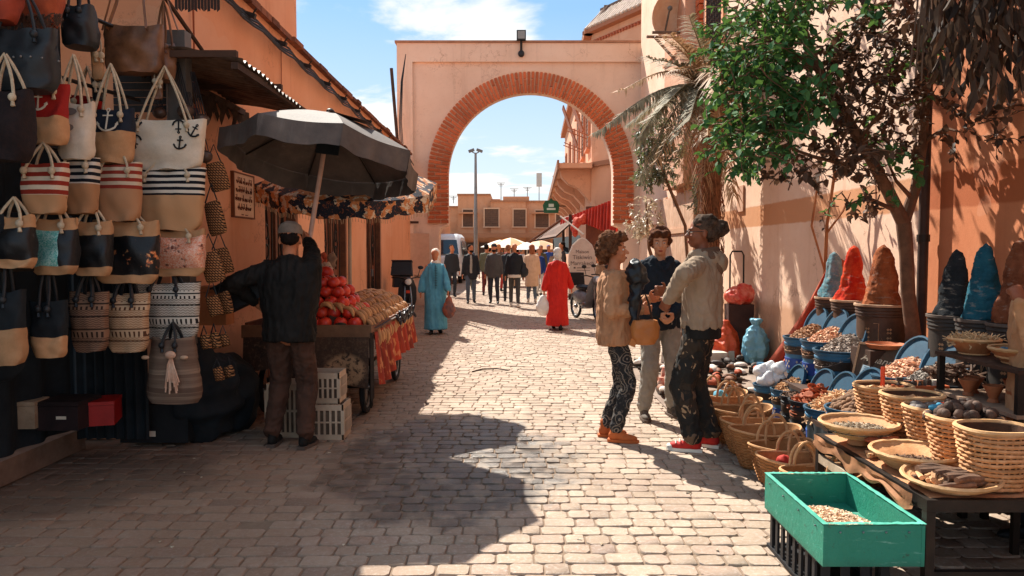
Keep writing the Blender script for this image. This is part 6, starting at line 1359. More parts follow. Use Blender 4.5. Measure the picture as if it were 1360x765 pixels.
dv_ = tu.vec(tu.math('ADD', x, tu.math('MULTIPLY', tu.noise(9, 3), .16)), tu.math('ADD', y, tu.math('MULTIPLY', tu.noise(11, 3), .16)), tu.math('ADD', z, tu.math('MULTIPLY', tu.noise(13, 3), .16))); v1 = tu.xyz(tu.vor(11, 'Color', dv_))[0]; fm_ = tu.math('GREATER_THAN', v1, .52)
cf = tu.mix(fm_, base_, tu.mix(tu.math('GREATER_THAN', tu.noise(14), .52), 'd08650', 'dcc8ac')); cf = tu.mix(tu.math('MULTIPLY', tu.math('GREATER_THAN', tu.noise(26, 2, .5, None, 2), .62), .8), cf, '8a4a28')
M_flor = tu.done(cf, .7, tu.noise(60, 3), .2, .005)
ub = W(464, 234, 8.35)
u2 = umbrella('fringed_umbrella', 'fringed dark blue umbrella with orange flowers over the far part of the cart', (ub.x, 8.35, 2.33), 1.0, .30, 0, 8, M_flor, (.06, .25), pi/8, .19, 1.6, fringe=True, pm=mat('b5a08c'))
# ================================================================ PEOPLE
M_skin = mat('c47f5a', 'b5704c', 8, .6, .15, 60, rand=.04, spec=.3, name='skin'); M_skin2 = mat('8a5238', '7a452e', 8, .55, .15, 60, rand=.04)
def ik(a, c, l1, l2, hint):
    a = Vector(a); c = Vector(c); d = c-a; L = min(d.length, (l1+l2)*.999); dn = d.normalized(); c = a+dn*L
    x = (l1*l1-l2*l2+L*L)/(2*L); h = math.sqrt(max(0, l1*l1-x*x)); hv = Vector(hint)-dn*Vector(hint).dot(dn)
    return a+dn*x+hv.normalized()*h, c
def hand(mb, wr, dr, n, side, curl=.5, fing=True):
    dr = dr.normalized(); n = (n-dr*n.dot(dr)).normalized(); s = dr.cross(n)*side
    B = Matrix((dr, s, n)).transposed().to_4x4(); B.translation = wr
    mb.ell((.048, 0, 0), (.056, .042, .019), nu=12, nv=8) if False else mb.add(*_ell((.048, 0, 0), (.056, .043, .021)), B)
    if not fing: mb.add(*_ell((.11, 0, .01), (.05, .036, .02)), B); return
    for i in range(4):
        L = (.9, 1.05, 1.0, .78)[i]; p = Vector((.088, (i-1.5)*.0215, 0)); a = 0
        for l_, r_ in ((.036, .0095), (.027, .009), (.021, .008)):
            a += curl*(1+.1*i); q = p+Vector((math.cos(a), 0, math.sin(a)))*l_*L; mb.seg(B @ p, B @ q, r_, r_*.93, 8); p = q
    p = Vector((.02, -.035, .005)); q = p+Vector((.03, -.028, .016)); r_ = q+Vector((.03, -.004, .014)); mb.seg(B @ p, B @ q, .0125, .0105, 8); mb.seg(B @ q, B @ r_, .0105, .009, 8)
def _ell(c, r, nu=12, nv=8):
    b = MB(); b.ell(c, r, nu=nu, nv=nv); return b.v, b.f
def person(label, x, y, yaw, H, top, trou, shoe=None, hair=None, skin=None, handR=None, handL=None, lean=0, twist=0, head=(0, 0), feet=None, near=False, kind='jacket', loose=1.0, hem=.82,
           hood=False, elbR=None, elbL=None, curl=.6, hat=None, glasses=False, group=None, girth=1.0, beard=False, res=None, fold=.010, inner=None, hemband=None, scarf=None, wide=1.0, name='person', z=0):
    M = tr(x, y, z) @ rotz(yaw) @ scl(H/1.75); Mi = M.inverted(); hp = Vector((0, 0, .93))
    U = tr(hp) @ rotx(lean) @ rotz(twist) @ tr(-hp); Ui = U.inverted()
    vx = res or (.009 if near else .022); g = girth
    HT = U @ tr(0, .01, 1.5) @ rotz(head[0]) @ rotx(head[1]) @ scl(1.07) @ tr(0, -.01, -1.5)
    feet = feet or ((-.1, 0), (.1, 0)); sk = skin or M_skin
    def upl(w_): return Ui @ (Mi @ Vector(w_))
    hands = []
    for sd, hw, eh in ((-1, handR, elbR), (1, handL, elbL)):
        sh_ = Vector((sd*.168*wide, .01, 1.41)); tgt = upl(hw) if hw is not None else Vector((sd*.25*wide, -.04, .87))
        e, wr = ik(sh_, tgt, .285, .255, eh or (sd*.5, .8, -.3)); hands.append((sd, sh_, e, wr, (wr-e).normalized()))
    legs = []
    for sd, (fx_, fy_) in zip((-1, 1), feet):
        hj = Vector((sd*.088, 0, .91)); an = Vector((fx_, fy_+.03, .085)); k, an = ik(hj, an, .43, .42, (0, -1, 0)); legs.append((sd, hj, k, an))
    # --- body
    b = MB(); b.T = HT
    b.ell((0, .012, 1.665), (.075, .093, .087), nu=18, nv=12); b.ell((0, -.022, 1.607), (.057, .063, .085), nu=16, nv=12); b.ell((0, -.058, 1.548), (.027, .024, .02)); b.ell((0, -.03, 1.565), (.05, .05, .032))
    if near or not res: 
        b.seg((0, -.084, 1.640), (0, -.108, 1.606), .008, .0135, 8); b.seg((-.034, -.073, 1.655), (.034, -.073, 1.655), .0125, .0125, 8)
        for s in (-1, 1): b.ell((s*.034, -.058, 1.603), (.023, .024, .024)); b.ell((s*.075, .008, 1.62), (.011, .019, .03)); b.ell((s*.012, -.098, 1.603), (.008, .009, .007))
        b.ell((0, -.083, 1.568), (.021, .012, .013))
    b.T = U; b.seg((0, .018, 1.44), (0, .004, 1.56), .06, .05); b.rings([[(math.cos(a)*rx*g, .01+math.sin(a)*ry*g, z_) for a in [2*pi*j/16 for j in range(16)]] for z_, rx, ry in ((.84, .13, .09), (1.0, .13, .09), (1.2, .14, .09), (1.36, .16, .09), (1.44, .12, .07), (1.47, .06, .05))])
    for sd, s_, e, wr, dr in hands:
        b.seg(s_, e, .045, .038); b.seg(e, wr, .036, .026)
        inw = Vector((-sd, 0, 0)) if hw is None else Vector((-sd*.6, 0, -.8))
        hand(b, wr, dr, Vector((-sd, .1, 0)) if abs(dr.x) < .8 else Vector((0, 0, -1)), sd, curl, near)
    b.T = Matrix(); b.ell((0, .0, .9), (.13*g, .095*g, .1))
    for sd, hj, k, an in legs: b.seg(hj, k, .065, .045); b.seg(k, an, .043, .03); b.ell((an.x, an.y-.06, .04), (.033, .1, .03))
    me = remesh(b, vx, sm=1 if near else 1); me.materials.append(sk)
    root = link(me, name, label=label, cat='person', group=group); root.location = (x, y, z); root.rotation_euler = (0, 0, yaw); root.scale = (H/1.75,)*3
    # --- clothing
    def dis(amp, kx=9, kz=4, sd_=0.):
        def f(v, n):
            a_ = noise.noise((v.x*kx+sd_, v.y*kx, v.z*kz+v.x*3)); c_ = noise.noise((v.x*kx*2.3, v.y*kx*2.3+sd_, v.z*kz*3+v.y*9))
            return amp*.75*(.6-2.4*abs(a_))+amp*.5*(.6-2.4*abs(c_))
        return f
    amp = fold if near else fold*1.0
    def cl(mb, nm, m, am, kx=9, kz=4, v=None):
        mm = remesh(mb, v or vx*1.15, sm=2, disp=dis(am, kx, kz, x*7)); mm.materials.append(m); return link(mm, nm, root)
    if kind == 'djellaba':
        b = MB(); fl_ = max(abs(legs[0][3].y-legs[1][3].y), .1)
        prof = [(.10, .235, .17+fl_*.35), (.3, .225, .16+fl_*.25), (.55, .22, .165+fl_*.25), (.9, .212, .16), (1.1, .20, .14), (1.3, .19, .13), (1.40, .165, .11), (1.46, .12, .09), (1.5, .075, .075)]
        b.rings([[(math.cos(a)*rx*g, .01+math.sin(a)*ry*g, z_) for a in [2*pi*j/24 for j in range(24)]] for z_, rx, ry in prof])
        for sd, s_, e, wr, dr in hands: b.seg(s_-Vector((sd*.025, 0, .02)), e, .068, .066); b.seg(e, wr-dr*.02, .066, .072)
        if hood: b.ell((0, .11, 1.42), (.11, .06, .09)); b.ell((0, .13, 1.34), (.06, .04, .09))
        o = cl(b, 'djellaba', top, .016, 9, 1.6)
        q = MB(); q.tube([(0, -.13*g-.012, 1.44), (0, -.15*g-.012, 1.2), (0, -.15*g-.012, .95)], .006, 5)
        for k in range(12): q.tube([(-.03, -.15*g-.014, 1.40-.035*k), (.03, -.15*g-.014, 1.40-.035*k)], .005, 4)
        if not hood: q.build('braid_trim', mat('2c4a56'), root, kind='stuff')
    else:
        b = MB(); b.T = U
        prof = [(hem, .178, .130), (hem+.06, .182, .136), (1.02, .178, .13), (1.15, .18, .13), (1.3, .195, .128), (1.38, .19, .115), (1.44, .145, .095), (1.475, .085, .078)]
        b.rings([[(math.cos(a)*rx*g*(wide if z_ > 1.1 else 1), .012+math.sin(a)*ry*g, z_) for a in [2*pi*j/24 for j in range(24)]] for z_, rx, ry in prof])
        lf_ = 1.15 if loose > 1 else 1.0
        for sd, s_, e, wr, dr in hands: b.seg(s_-Vector((sd*.012, 0, .01)), e, .068*lf_, .058*lf_); b.seg(e, wr-dr*.015, .056*lf_, .041*lf_)
        if hood: b.ell((0, .10, 1.46), (.125, .07, .06), rotx(-.5)); b.ell((0, .15, 1.42), (.09, .045, .07)); b.ell((-.08, .0, 1.48), (.045, .09, .04)); b.ell((.08, .0, 1.48), (.045, .09, .04)); b.seg((-.07, -.07, 1.46), (-.03, -.11, 1.40), .025, .02); b.seg((.07, -.07, 1.46), (.03, -.11, 1.40), .025, .02)
        elif kind in ('jacket', 'coat'): b.tube([(math.cos(a)*.075, .01+math.sin(a)*.078, 1.48+.02*math.sin(a)) for a in [2*pi*j/16 for j in range(16)]], .022, 8, loop=True)
        cl(b, kind if kind != 'top' else 'sweater', top, amp, 13, 4)
        if inner:
            q = MB(U); q.rings([[(math.cos(a)*rx*g, .0+math.sin(a)*ry*g, z_) for a in [2*pi*j/16 for j in range(16)]] for z_, rx, ry in ((.9, .07, .139), (1.1, .065, .141), (1.3, .06, .139), (1.4, .05, .122), (1.46, .04, .10))]); cl(q, 'shirt', inner, .004)
        if hemband:
            q = MB(U); q.rings([[(math.cos(a)*.172*g, .012+math.sin(a)*.126*g, z_) for a in [2*pi*j/20 for j in range(20)]] for z_ in (hem-.075, hem-.03, hem+.03)]); cl(q, 'shirt_hem', hemband, .005)
        b = MB(); l = loose
        b.ell((0, .0, .93), (.158*g, .112*g, .11), nu=16, nv=10)
        for sd, hj, k, an in legs:
            b.seg(hj, k, .088*min(l, 1.15), .066*l); b.seg(k, an+Vector((0, 0, .04)), .066*l, .052*l)
            if l > 1.1: b.ell(an+Vector((0, 0, .05)), (.06*l, .065*l, .035))
        cl(b, 'trousers', trou, amp*.9, 12, 8)
    # --- shoes
    for sd, hj, k, an in legs:
        q = MB(tr(an.x, an.y-.02, 0) @ rotz(sd*.12)); hi = .07 if near else .05
        q.ell((0, .035, .055), (.041, .058, .05)); q.ell((0, -.065, .038), (.044, .10, .036)); q.ell((0, .0, .06), (.038, .07, .045)); q.seg((0, .03, .06), (0, .035, .06+hi), .04, .043)
        mm = remesh(q, .008 if near else .016, sm=1); mm.materials.append(shoe or M_black); so2 = link(mm, 'shoe', root)
        if near:
            q = MB(tr(an.x, an.y-.02, 0) @ rotz(sd*.12)); q.prism([(-.034, .095), (.034, .095), (.044, .03), (.046, -.09), (.03, -.155), (0, -.175), (-.03, -.155), (-.046, -.09), (-.044, .03)], .003, .027); q.build('sole', hat_sole.get(label[:8], mat('5a4a40')), so2, smooth=30)
            if shoe is M_redshoe:
                q = MB(tr(an.x, an.y-.02, 0) @ rotz(sd*.12)); q.ell((0, -.142, .034), (.036, .03, .02))
                for j in range(5): q.tube([(-.03, -.10+.028*j, .062+.012*j), (0, -.10+.028*j, .078+.012*j), (.03, -.10+.028*j, .062+.012*j)], .005, 5)
                q.build('toe_cap_and_laces', mat('dcd6cc'), so2)
    # --- head
    if near:
        for s in (-1, 1):
            q = MB(HT); q.ell((s*.030, -.0745, 1.6345), (.0125, .0095, .0075)); e_ = q.build('eye', mat('d8cfc4', r=.2), root); q = MB(HT); q.ell((s*.030, -.0825, 1.6340), (.005, .003, .005), nu=8, nv=6); q.build('iris', mat('20140e', r=.1), e_)
            MB(HT).tube([(s*.013, -.088, 1.652), (s*.03, -.087, 1.659), (s*.048, -.076, 1.654)], .0042, 5, flat=.6).build('eyebrow', hair or M_black, root)
        MB(HT).ell((0, -.092, 1.571), (.020, .006, .0045)).ell((0, -.091, 1.564), (.018, .006, .0045)).build('lips', mat('9c4c3c'), root)
    def hd(parts, nm, m, am=.006, k=30, v=None, kz=None):
        b = MB(HT)
        for c, r in parts: b.ell(c, r, nu=14, nv=10)
        mm = remesh(b, v or (.009 if near else .016), sm=1, disp=lambda v_, n: am*(noise.noise(v_*k)*1.6+noise.noise(v_*k*2.2))); mm.materials.append(m); return link(mm, nm, root)
    if hat == 'cap':
        q = MB(HT); q.lathe([(.088, 0), (.09, .03), (.078, .07), (.045, .095), (.0, .102)], 20, (0, .012, 1.665), 1, 1.12); q.grid(lambda u, v: ((u-.5)*.12*(1-.25*v*v), -.08-v*.065, 1.672-.015*v-.02*(u-.5)**2*4), 8, 4); q.build('cap', scarf or M_grey, root)
        hd([((0, .05, 1.64), (.074, .062, .06))], 'hair', hair or M_black)
    elif hat == 'beanie': hd([((0, .015, 1.70), (.084, .098, .075)), ((0, .02, 1.675), (.086, .10, .03))], 'knit_hat', scarf or M_black, .003)
    elif hat == 'hijab': hd([((0, .040, 1.682), (.086, .096, .088)), ((0, .05, 1.60), (.085, .085, .10)), ((0, .02, 1.49), (.10, .09, .06)), ((0, -.03, 1.505), (.065, .055, .045))], 'headscarf', scarf or M_white, .006, 14)
    elif hat == 'bald': pass
    elif hair: 
        hs = {'short': [((0, .03, 1.69), (.083, .09, .075)), ((0, .05, 1.64), (.079, .065, .06))], 'mop': [((0, .02, 1.70), (.092, .098, .078)), ((0, .05, 1.64), (.092, .075, .075)), ((-.03, -.06, 1.71), (.05, .045, .035)), ((.035, -.06, 1.705), (.045, .042, .035)), ((-.078, .0, 1.65), (.022, .045, .05)), ((.078, .0, 1.65), (.022, .045, .05))],
              'curly': [((0, .03, 1.70), (.11, .105, .09)), ((0, .07, 1.645), (.11, .085, .085)), ((0, -.05, 1.735), (.07, .06, .045)), ((-.085, .01, 1.65), (.035, .05, .06)), ((.085, .01, 1.65), (.035, .05, .06)), ((0, .09, 1.58), (.08, .05, .05))],
              'bun': [((0, .025, 1.685), (.088, .098, .082)), ((0, .06, 1.63), (.08, .065, .06)), ((0, .135, 1.665), (.062, .055, .058))], 'long': [((0, .03, 1.68), (.09, .095, .085)), ((0, .06, 1.6), (.09, .06, .1)), ((0, .07, 1.52), (.08, .05, .07))]}[scarf or 'short']
        hd(hs, 'hair', hair, .016 if scarf == 'curly' else .008 if near else .006, 34 if scarf == 'curly' else 22)
    if beard: hd([((0, -.05, 1.56), (.055, .05, .038)), ((0, -.03, 1.575), (.062, .05, .035))], 'beard', hair or M_black, .003)
    if glasses:
        q = MB(HT)
        for s in (-1, 1): q.tube([(s*.032+math.cos(a)*.021, -.096, 1.634+math.sin(a)*.016) for a in [2*pi*j/12 for j in range(12)]], .002, 5, loop=True); q.tube([(s*.053, -.094, 1.637), (s*.078, -.04, 1.64), (s*.08, .02, 1.637)], .002, 5)
        q.tube([(-.011, -.097, 1.637), (.011, -.097, 1.637)], .002, 5); q.build('glasses', M_black, root)
    root['kids'] = 1; del root['kids']
    return root
hat_sole = {}
M_redshoe = mat('a81c18', 'c02a20', 7, .7, .3, 60, name='red_canvas')
hat_sole['tall man'] = mat('e0dace'); hat_sole['woman in'] = mat('b8602e')
def m_camo():
    t = NT('camouflage'); a = t.noise(7, 3, .5, None, .8); b = t.noise((9, 9, 6), 3, .5, None, 1.2); c = t.mix(t.math('GREATER_THAN', a, .53), '1f1d1a', '33291f')
    v2 = t.noise((11, 8, 8), 2, .5, None, 1.5)
    c = t.mix(t.math('GREATER_THAN', b, .60), c, '6c5542'); c = t.mix(t.math('GREATER_THAN', v2, .66), c, 'a08466'); return t.done(c, .85, t.noise(90), .3, .004)
def m_paisley():
    t = NT('patterned_cotton'); d = t.vor(9, 'Distance'); r_ = t.math('FRACT', t.math('MULTIPLY', d, 5.5)); m = t.math('LESS_THAN', r_, .3); n = t.noise(30, 3, .6, None, 1.5)
    m2 = t.math('GREATER_THAN', n, .58); c = t.mix(t.math('MULTIPLY', m, t.math('LESS_THAN', d, .6)), '1c1d20', '7c7166'); c = t.mix(t.math('MULTIPLY', m2, .6), c, '6a6058'); return t.done(c, .85, t.noise(90), .3, .004)
M_hairg = mat('2c221c', '5c4a3e', 26, .95, .6, 60, name='grey_hair', spec=.1); M_hairb = mat('6c4228', '40241a', 20, .9, .6, 60, spec=.1); M_hairc = mat('40261a', '7c5238', 22, .95, .7, 60, spec=.1); M_hairk = mat('1a1412', '241c18', 20, .9, .5, 60, spec=.1)
# seller
P1 = (-1.80, 6.08)
seller = person('seller in black leather jacket and grey cap holding up the umbrella pole', P1[0], P1[1], pi*.97, 1.80, mat('181614', '25211e', 4, .7, .4, 16, spec=.15), mat('4c3022', '38241a', 4, .85, .3, 60), mat('16130f'), hair=M_hairk, near=True,
    handR=(-1.772, 6.56, 1.685), elbR=(-.9, -.1, -.5), handL=W(338, 400, 6.2), elbL=(.8, .3, -.5), hat='cap', scarf=mat('857668', '6c5e52', 8), hem=.84, kind='jacket', girth=1.16, loose=1.25, feet=((-.13, .02), (.15, -.02)), head=(.25, .12), curl=.9, wide=1.12, fold=.014, lean=.05)
cr = thing('black_crate', 'black plastic basket crate held out by the seller at his left', 'crate', W(322, 385, 6.3)); q = MB(roty(-.45))
for s in (-1, 1): q.b2((-.17, s*.12-.006, -.1), (.17, s*.12+.006, .1)); q.b2((s*.17-.006, -.114, -.1), (s*.17+.006, .114, .1))
q.b2((-.164, -.114, -.1), (.164, .114, -.09)); q.build('side_walls', M_black, cr, smooth=0); q = MB(roty(-.45)); q.b2((-.19, -.14, .1), (.19, .14, .115)); q.build('rim', M_black, cr, smooth=0)
for k in range(4): MB(roty(-.45)).b2((-.19, -.135+.075*k, -.13), (.19, -.115+.075*k, -.101)).build('slat', M_black, cr, smooth=0)
for k in range(6): MB().ell((0, 0, 0), (.05, .045, .04)).build('brown_fruit', mat('9c5a3c', '7a4028'), loc=W(338+4*k, 372+3*(k % 2), 6.5), label='brown fruit in the seller\'s black crate', cat='fruit', group='brown fruits beside the crate')
# three people talking
woman = person('woman in tan sweater and patterned dark trousers standing in profile, talking', .875, 6.30, 1.42, 1.70, mat('bf8c66', 'b07e5a', 5, .9, .4, 110), m_paisley(), mat('b8602e', 'a85426', 6, .7, .3), hair=M_hairc, scarf='curly', near=True,
    handR=W(851, 412, 6.12), elbR=(-.5, .8, -.6), handL=W(862, 398, 6.35), elbL=(.3, .6, -.8), hem=.84, kind='top', girth=1.16, loose=1.05, feet=((-.09, -.04), (.08, .05)), head=(-.08, -.05), curl=.8, fold=.015, lean=-.02)
b = MB(); b.ell((0, 0, .16), (.075, .07, .1)); b.ell((0, 0, -.02), (.05, .045, .16)); b.ell((-.01, 0, -.2), (.035, .03, .12)); b.ell((.05, 0, .1), (.05, .05, .07))
crumple(b, .012, .018, 12, mat('121418', '1e2228', 5, .4, .3, 30), 'black_jacket', loc=W(844, 388, 6.05), label='folded black puffer jacket draped over the woman\'s forearm', cat='jacket')
hb_ = thing('handbag', 'tan leather handbag hanging from the woman\'s hand', 'handbag', W(857, 440, 6.0))
me = remesh(MB().lathe([(.001, -.11), (.075, -.105), (.11, -.05), (.115, .03), (.10, .09), (.001, .095)], 20, ey=.5, p=3), .01, sm=1, disp=lambda v, n: .008*noise.noise(v*18)); me.materials.append(mat('c07840', 'a8642f', 6, .5, .3)); link(me, 'body', hb_)
MB().tube([(-.07, 0, .06), (-.04, .02, .26), (.0, .03, .3), (.03, .02, .22), (.06, 0, .07)], .009, 6).build('strap', mat('3a2418'), hb_); MB().box((-.1, -.01, -.09), (.05, .03, .06), roty(.4)).build('tassel', mat('c07840'), hb_)
youth = person('young man in navy hoodie and grey sweatpants facing the camera between the two others', 1.40, 7.12, .12, 1.78, mat('151d26', '1c2834', 5, .9, .4, 90), mat('9a948a', '8a847a', 6, .9, .4, 90), mat('6c6258', '4a423c', 8), hair=M_hairb, scarf='mop', near=True, skin=mat('d09a78', 'c48c6a', 8, .6, .15, 60, rand=.03, spec=.3),
    handR=(1.36, 6.96, 1.0), handL=(1.50, 6.96, 1.0), elbR=(-1, .3, -.2), elbL=(1, .3, -.2), hem=.84, kind='hoodie', hood=True, girth=1.12, loose=1.22, feet=((-.15, -.06), (.15, .03)), head=(-.25, .08), curl=.6, fold=.014)
man = person('tall man with grey hair bun in taupe jacket and camouflage trousers, back turned', 1.50, 5.98, -2.0, 1.85, mat('97836f', '88745f', 4, .9, .35, 60), m_camo(), M_redshoe, hair=M_hairg, scarf='bun', near=True, skin=M_skin2,
    handL=W(888, 398, 5.72), elbL=(.9, -.4, -.6), handR=W(884, 388, 6.05), elbR=(-.6, .3, -.9), hem=.93, kind='hoodie', hood=True, girth=1.12, loose=1.4, feet=((-.10, .04), (.09, -.06)), head=(.35, -.02), curl=.55, glasses=True, hemband=mat('141312'), fold=.013, beard=False, wide=1.05)
q = MB(); q.ell((0, .10, 1.46), (.13, .075, .06), rotx(-.4)); q.ell((0, .135, 1.41), (.095, .05, .085)); q.tube([(math.cos(a)*.085, .03+math.sin(a)*.085, 1.5+.015*math.sin(a)) for a in [2*pi*j/16 for j in range(16)]], .026, 8, loop=True)
me = remesh(q, .01, sm=2, disp=lambda v, n: .006*noise.noise(v*14)); me.materials.append(mat('6e5240', '5c4334', 6, .9)); link(me, 'hood', man)
# vendor at the right edge
vendor = person('vendor in tan cardigan at the right edge raising one fist beside the shelf', 2.82, 3.98, -1.5, 1.6, mat('b98a64', 'a67852', 5, .9, .45, 80), mat('1f2a33', '19222a'), M_black, hair=M_hairk, near=True, skin=M_skin2,
    handL=(2.60, 3.84, 1.33), elbL=(.1, -1, -.9), handR=(2.95, 4.2, .9), kind='top', girth=1.15, fold=.016, curl=1.25, loose=1.1, hem=.72)
# women in djellabas
blue = person('woman in light blue djellaba and white headscarf walking towards the camera', -1.46, 14.35, .15, 1.60, mat('5fa3b8', '4d90a8', 4, .85, .3, 60), None, mat('1c1a1a'), hat='hijab', scarf=mat('e2d8cc', 'd4c8ba'), kind='djellaba', res=.014, head=(-.2, .1), feet=((-.1, -.12), (.1, .12)), girth=1.05, handL=(-1.20, 14.15, .80), handR=(-1.73, 14.3, .82), near=False)
red = person('woman in bright red hooded djellaba and white headscarf walking away', .91, 15.1, pi*.97, 1.62, mat('d2281c', 'c01f16', 4, .8, .3, 60), None, mat('1c1a1a'), hat='hijab', scarf=mat('e2dcd4', 'd4ccc2'), kind='djellaba', hood=True, res=.014, feet=((-.08, .22), (.08, -.14)), girth=1.05, handL=(.64, 15.0, .78), handR=(1.20, 15.25, .84), head=(.3, .1))
def carrybag(nm, lab, p, m, s=(.13, .07, .17)):
    t = thing(nm, lab, 'bag', p); b = MB(); b.ell((0, 0, -.26), s); b.ell((0, 0, -.12), (s[0]*.55, s[1]*.8, .12)); me = remesh(b, .02, sm=1, disp=lambda v, n: .012*noise.noise(v*14)); me.materials.append(m); link(me, 'body', t)
    MB().tube([(-.05, 0, -.1), (0, 0, .02), (.05, 0, -.1)], .008, 5).build('handle', m, t)
carrybag('shopping_bag', 'dark shopping bag with orange stripe in the blue dressed woman\'s hand', (-1.19, 14.15, .74), mat('3c4a54', 'b8623c', 5)); carrybag('plastic_bag', 'white plastic bag in the red dressed woman\'s hand', (.62, 15.0, .72), mat('dcd8d4', 'c8c2bc'), (.15, .1, .18))
# people beyond the arch
M_jean = mat('4c5a6a', '3c4856', 6, .85); M_dk = mat('1c1f24', '26292e', 6, .8); M_dkt = mat('2a2e34', '22262c', 6, .8)
f1 = person('man in open dark jacket over grey shirt and blue jeans walking towards the camera', -1.24, 22.6, .15, 1.74, M_dk, mat('5a6470', '4a5460'), mat('2c2420'), hair=M_hairk, kind='coat', hem=.72, inner=mat('a09a90'), feet=((-.1, -.15), (.12, .15)), res=.02, beard=True, head=(.5, 0), girth=1.08)
f2 = person('man in grey anorak and dark knit hat walking towards the camera', -.54, 22.5, -.05, 1.76, mat('55514e', '4a4644'), mat('2c3038'), M_black, hair=M_hairk, hat='beanie', scarf=mat('2a2e33'), kind='jacket', hem=.76, feet=((-.11, .1), (.12, -.12)), res=.02, beard=True, girth=1.15)
f3 = person('bald man in black jacket and grey trousers walking away with a shoulder bag', .07, 21.0, pi, 1.76, mat('17191d', '202328'), mat('4a4844', '3c3a38'), mat('c8c0b4'), hat='bald', kind='jacket', hem=.9, hemband=mat('c8bcae'), feet=((-.1, .18), (.1, -.12)), res=.02, girth=1.1)
f4 = person('woman in long cream coat with reddish hair walking away', .60, 22.9, pi*1.02, 1.74, mat('d0ab8c', 'c29c7c'), mat('5c6670'), mat('c8b8a8'), hair=mat('a8623c', '8a4a2a', 20), scarf='long', kind='coat', hem=.5, feet=((-.1, .1), (.1, -.1)), res=.02, girth=1.15)
carrybag('shoulder_bag', 'black shoulder bag at the hip of the bald man', (.32, 21.0, 1.25), M_black, (.15, .1, .16))
f5 = person('person in dark clothes half hidden behind the bald man', -.12, 23.4, pi, 1.74, M_dk, M_dkt, M_black, hair=mat('8a5c42'), kind='jacket', res=.024)
f6 = person('man in dark teal sweater standing left by the van', -3.05, 27.0, 0, 1.74, mat('1d3a48', '16303c'), M_dkt, M_black, hair=mat('8a7a6c'), kind='top', res=.024)
f7 = person('man in black shirt with hands low walking left of the open jacket man', -2.05, 25.6, .3, 1.76, mat('24262a'), M_dkt, M_black, hair=M_hairk, kind='top', res=.024)
f8 = person('child with dark hair sitting low behind the fruit cart', -2.62, 10.35, 0, 1.52, mat('8f6a50'), M_dkt, M_black, hair=M_hairk, kind='top', res=.02)
f9 = person('person in brown jacket bending near the shop booth beside the mopeds', 2.35, 19.6, .4, 1.5, mat('8f6e54', '6e5240'), M_dkt, M_black, hair=M_hairk, kind='jacket', res=.02, lean=-.4)
f10 = person('man leaning at the post of the booth, seen in profile', 1.63, 24.8, -1.3, 1.84, mat('3a3230'), M_dkt, M_black, hair=M_hairk, kind='jacket', res=.024, skin=mat('b5714e'))
# distant crowd: recoloured copies of three walkers
for f in (f5, f6, f7): KIDS.pop(f, None)
rc = random.Random(9); cols = [('dark blue', '22304a'), ('black', '1a1a1d'), ('red', '9c2a20'), ('white', 'd8d2ca'), ('brown', '6a4a36'), ('grey', '6c6a68'), ('tan', 'b08a68'), ('olive', '5a5640'), ('blue', '2c4c94'), ('maroon', '5a2020')]
spots = [(-3.4, 31), (-2.6, 33), (-1.7, 30), (-1.1, 34), (-.5, 29), (.2, 31), (.75, 28), (1.15, 30), (1.6, 33), (-3.9, 36), (-2.1, 38), (-1.2, 41), (-.2, 37), (.5, 40), (1.2, 38), (2.0, 36), (1.55, 27), (-.9, 26.5), (.95, 26.2), (-2.9, 42), (2.3, 41), (-.6, 45), (.3, 46)]
for k, (x_, y_) in enumerate(spots):
    cn1, c1 = cols[k % 10]; src = (f5, f6, f7)[k % 3]
    col2 = rc.choice(cols)[1]
    KIDS.clear(); o = copytree(src, (x_, y_, 0), rc.choice((0, pi, .5, 2.8)), 'small distant person in %s top, %s of the square' % (cn1, ['far left', 'left', 'middle', 'right'][min(3, int((x_/y_*1000+110)/55))]), 'people in the far crowd')
    s = rc.uniform(.93, 1.03); o.scale = (s, s, s); o['group'] = 'people in the far crowd'
    for ch in [c for c in bpy.data.objects if c.parent == o]:
        if ch.name.startswith(('jacket', 'sweater')): ch.material_slots[0].link = 'OBJECT'; ch.material_slots[0].material = mat(c1)
        if ch.name.startswith('trousers'): ch.material_slots[0].link = 'OBJECT'; ch.material_slots[0].material = mat(col2)
        if ch.name.startswith('hair') and k % 4 == 0: ch.material_slots[0].link = 'OBJECT'; ch.material_slots[0].material = mat(('d8d0c4', 'c07a4c', '2c4c94')[k % 3])
# ================================================================ TREES
rt = random.Random(17)
def m_leaf(c1, c2, name, r=.42):
    t = NT(name); rv = t.math('FRACT', t.math('ADD', t.island(), t.orand())); col = t.mix(rv, c1, c2)
    t.done(col, r, None, spec=.3); t.b.inputs['Transmission Weight'].default_value = 0
    tl = t.n.new('ShaderNodeBsdfTranslucent'); t.l.new(t.mix(.5, col, '7f9c3c') if 'green' in name else col, tl.inputs[0]); ms = t.n.new('ShaderNodeMixShader'); ms.inputs[0].default_value = .22
    out = t.n['Material Output']; t.l.new(t.b.outputs[0], ms.inputs[1]); t.l.new(tl.outputs[0], ms.inputs[2]); t.l.new(ms.outputs[0], out.inputs[0]); return t.m
M_lgreen = m_leaf('2a5632', '4a7c46', 'green_leaf', .72); M_ldark = m_leaf('3e332a', '6b4c38', 'shade_brown_leaf', .65); M_lgrey = m_leaf('5c6458', '8a8470', 'grey_green_leaf')  # the brown leaf colour holds the shade inside the crown
M_bark = mat('7c5a44', '5c4030', 9, .9, .6, 30, name='bark')
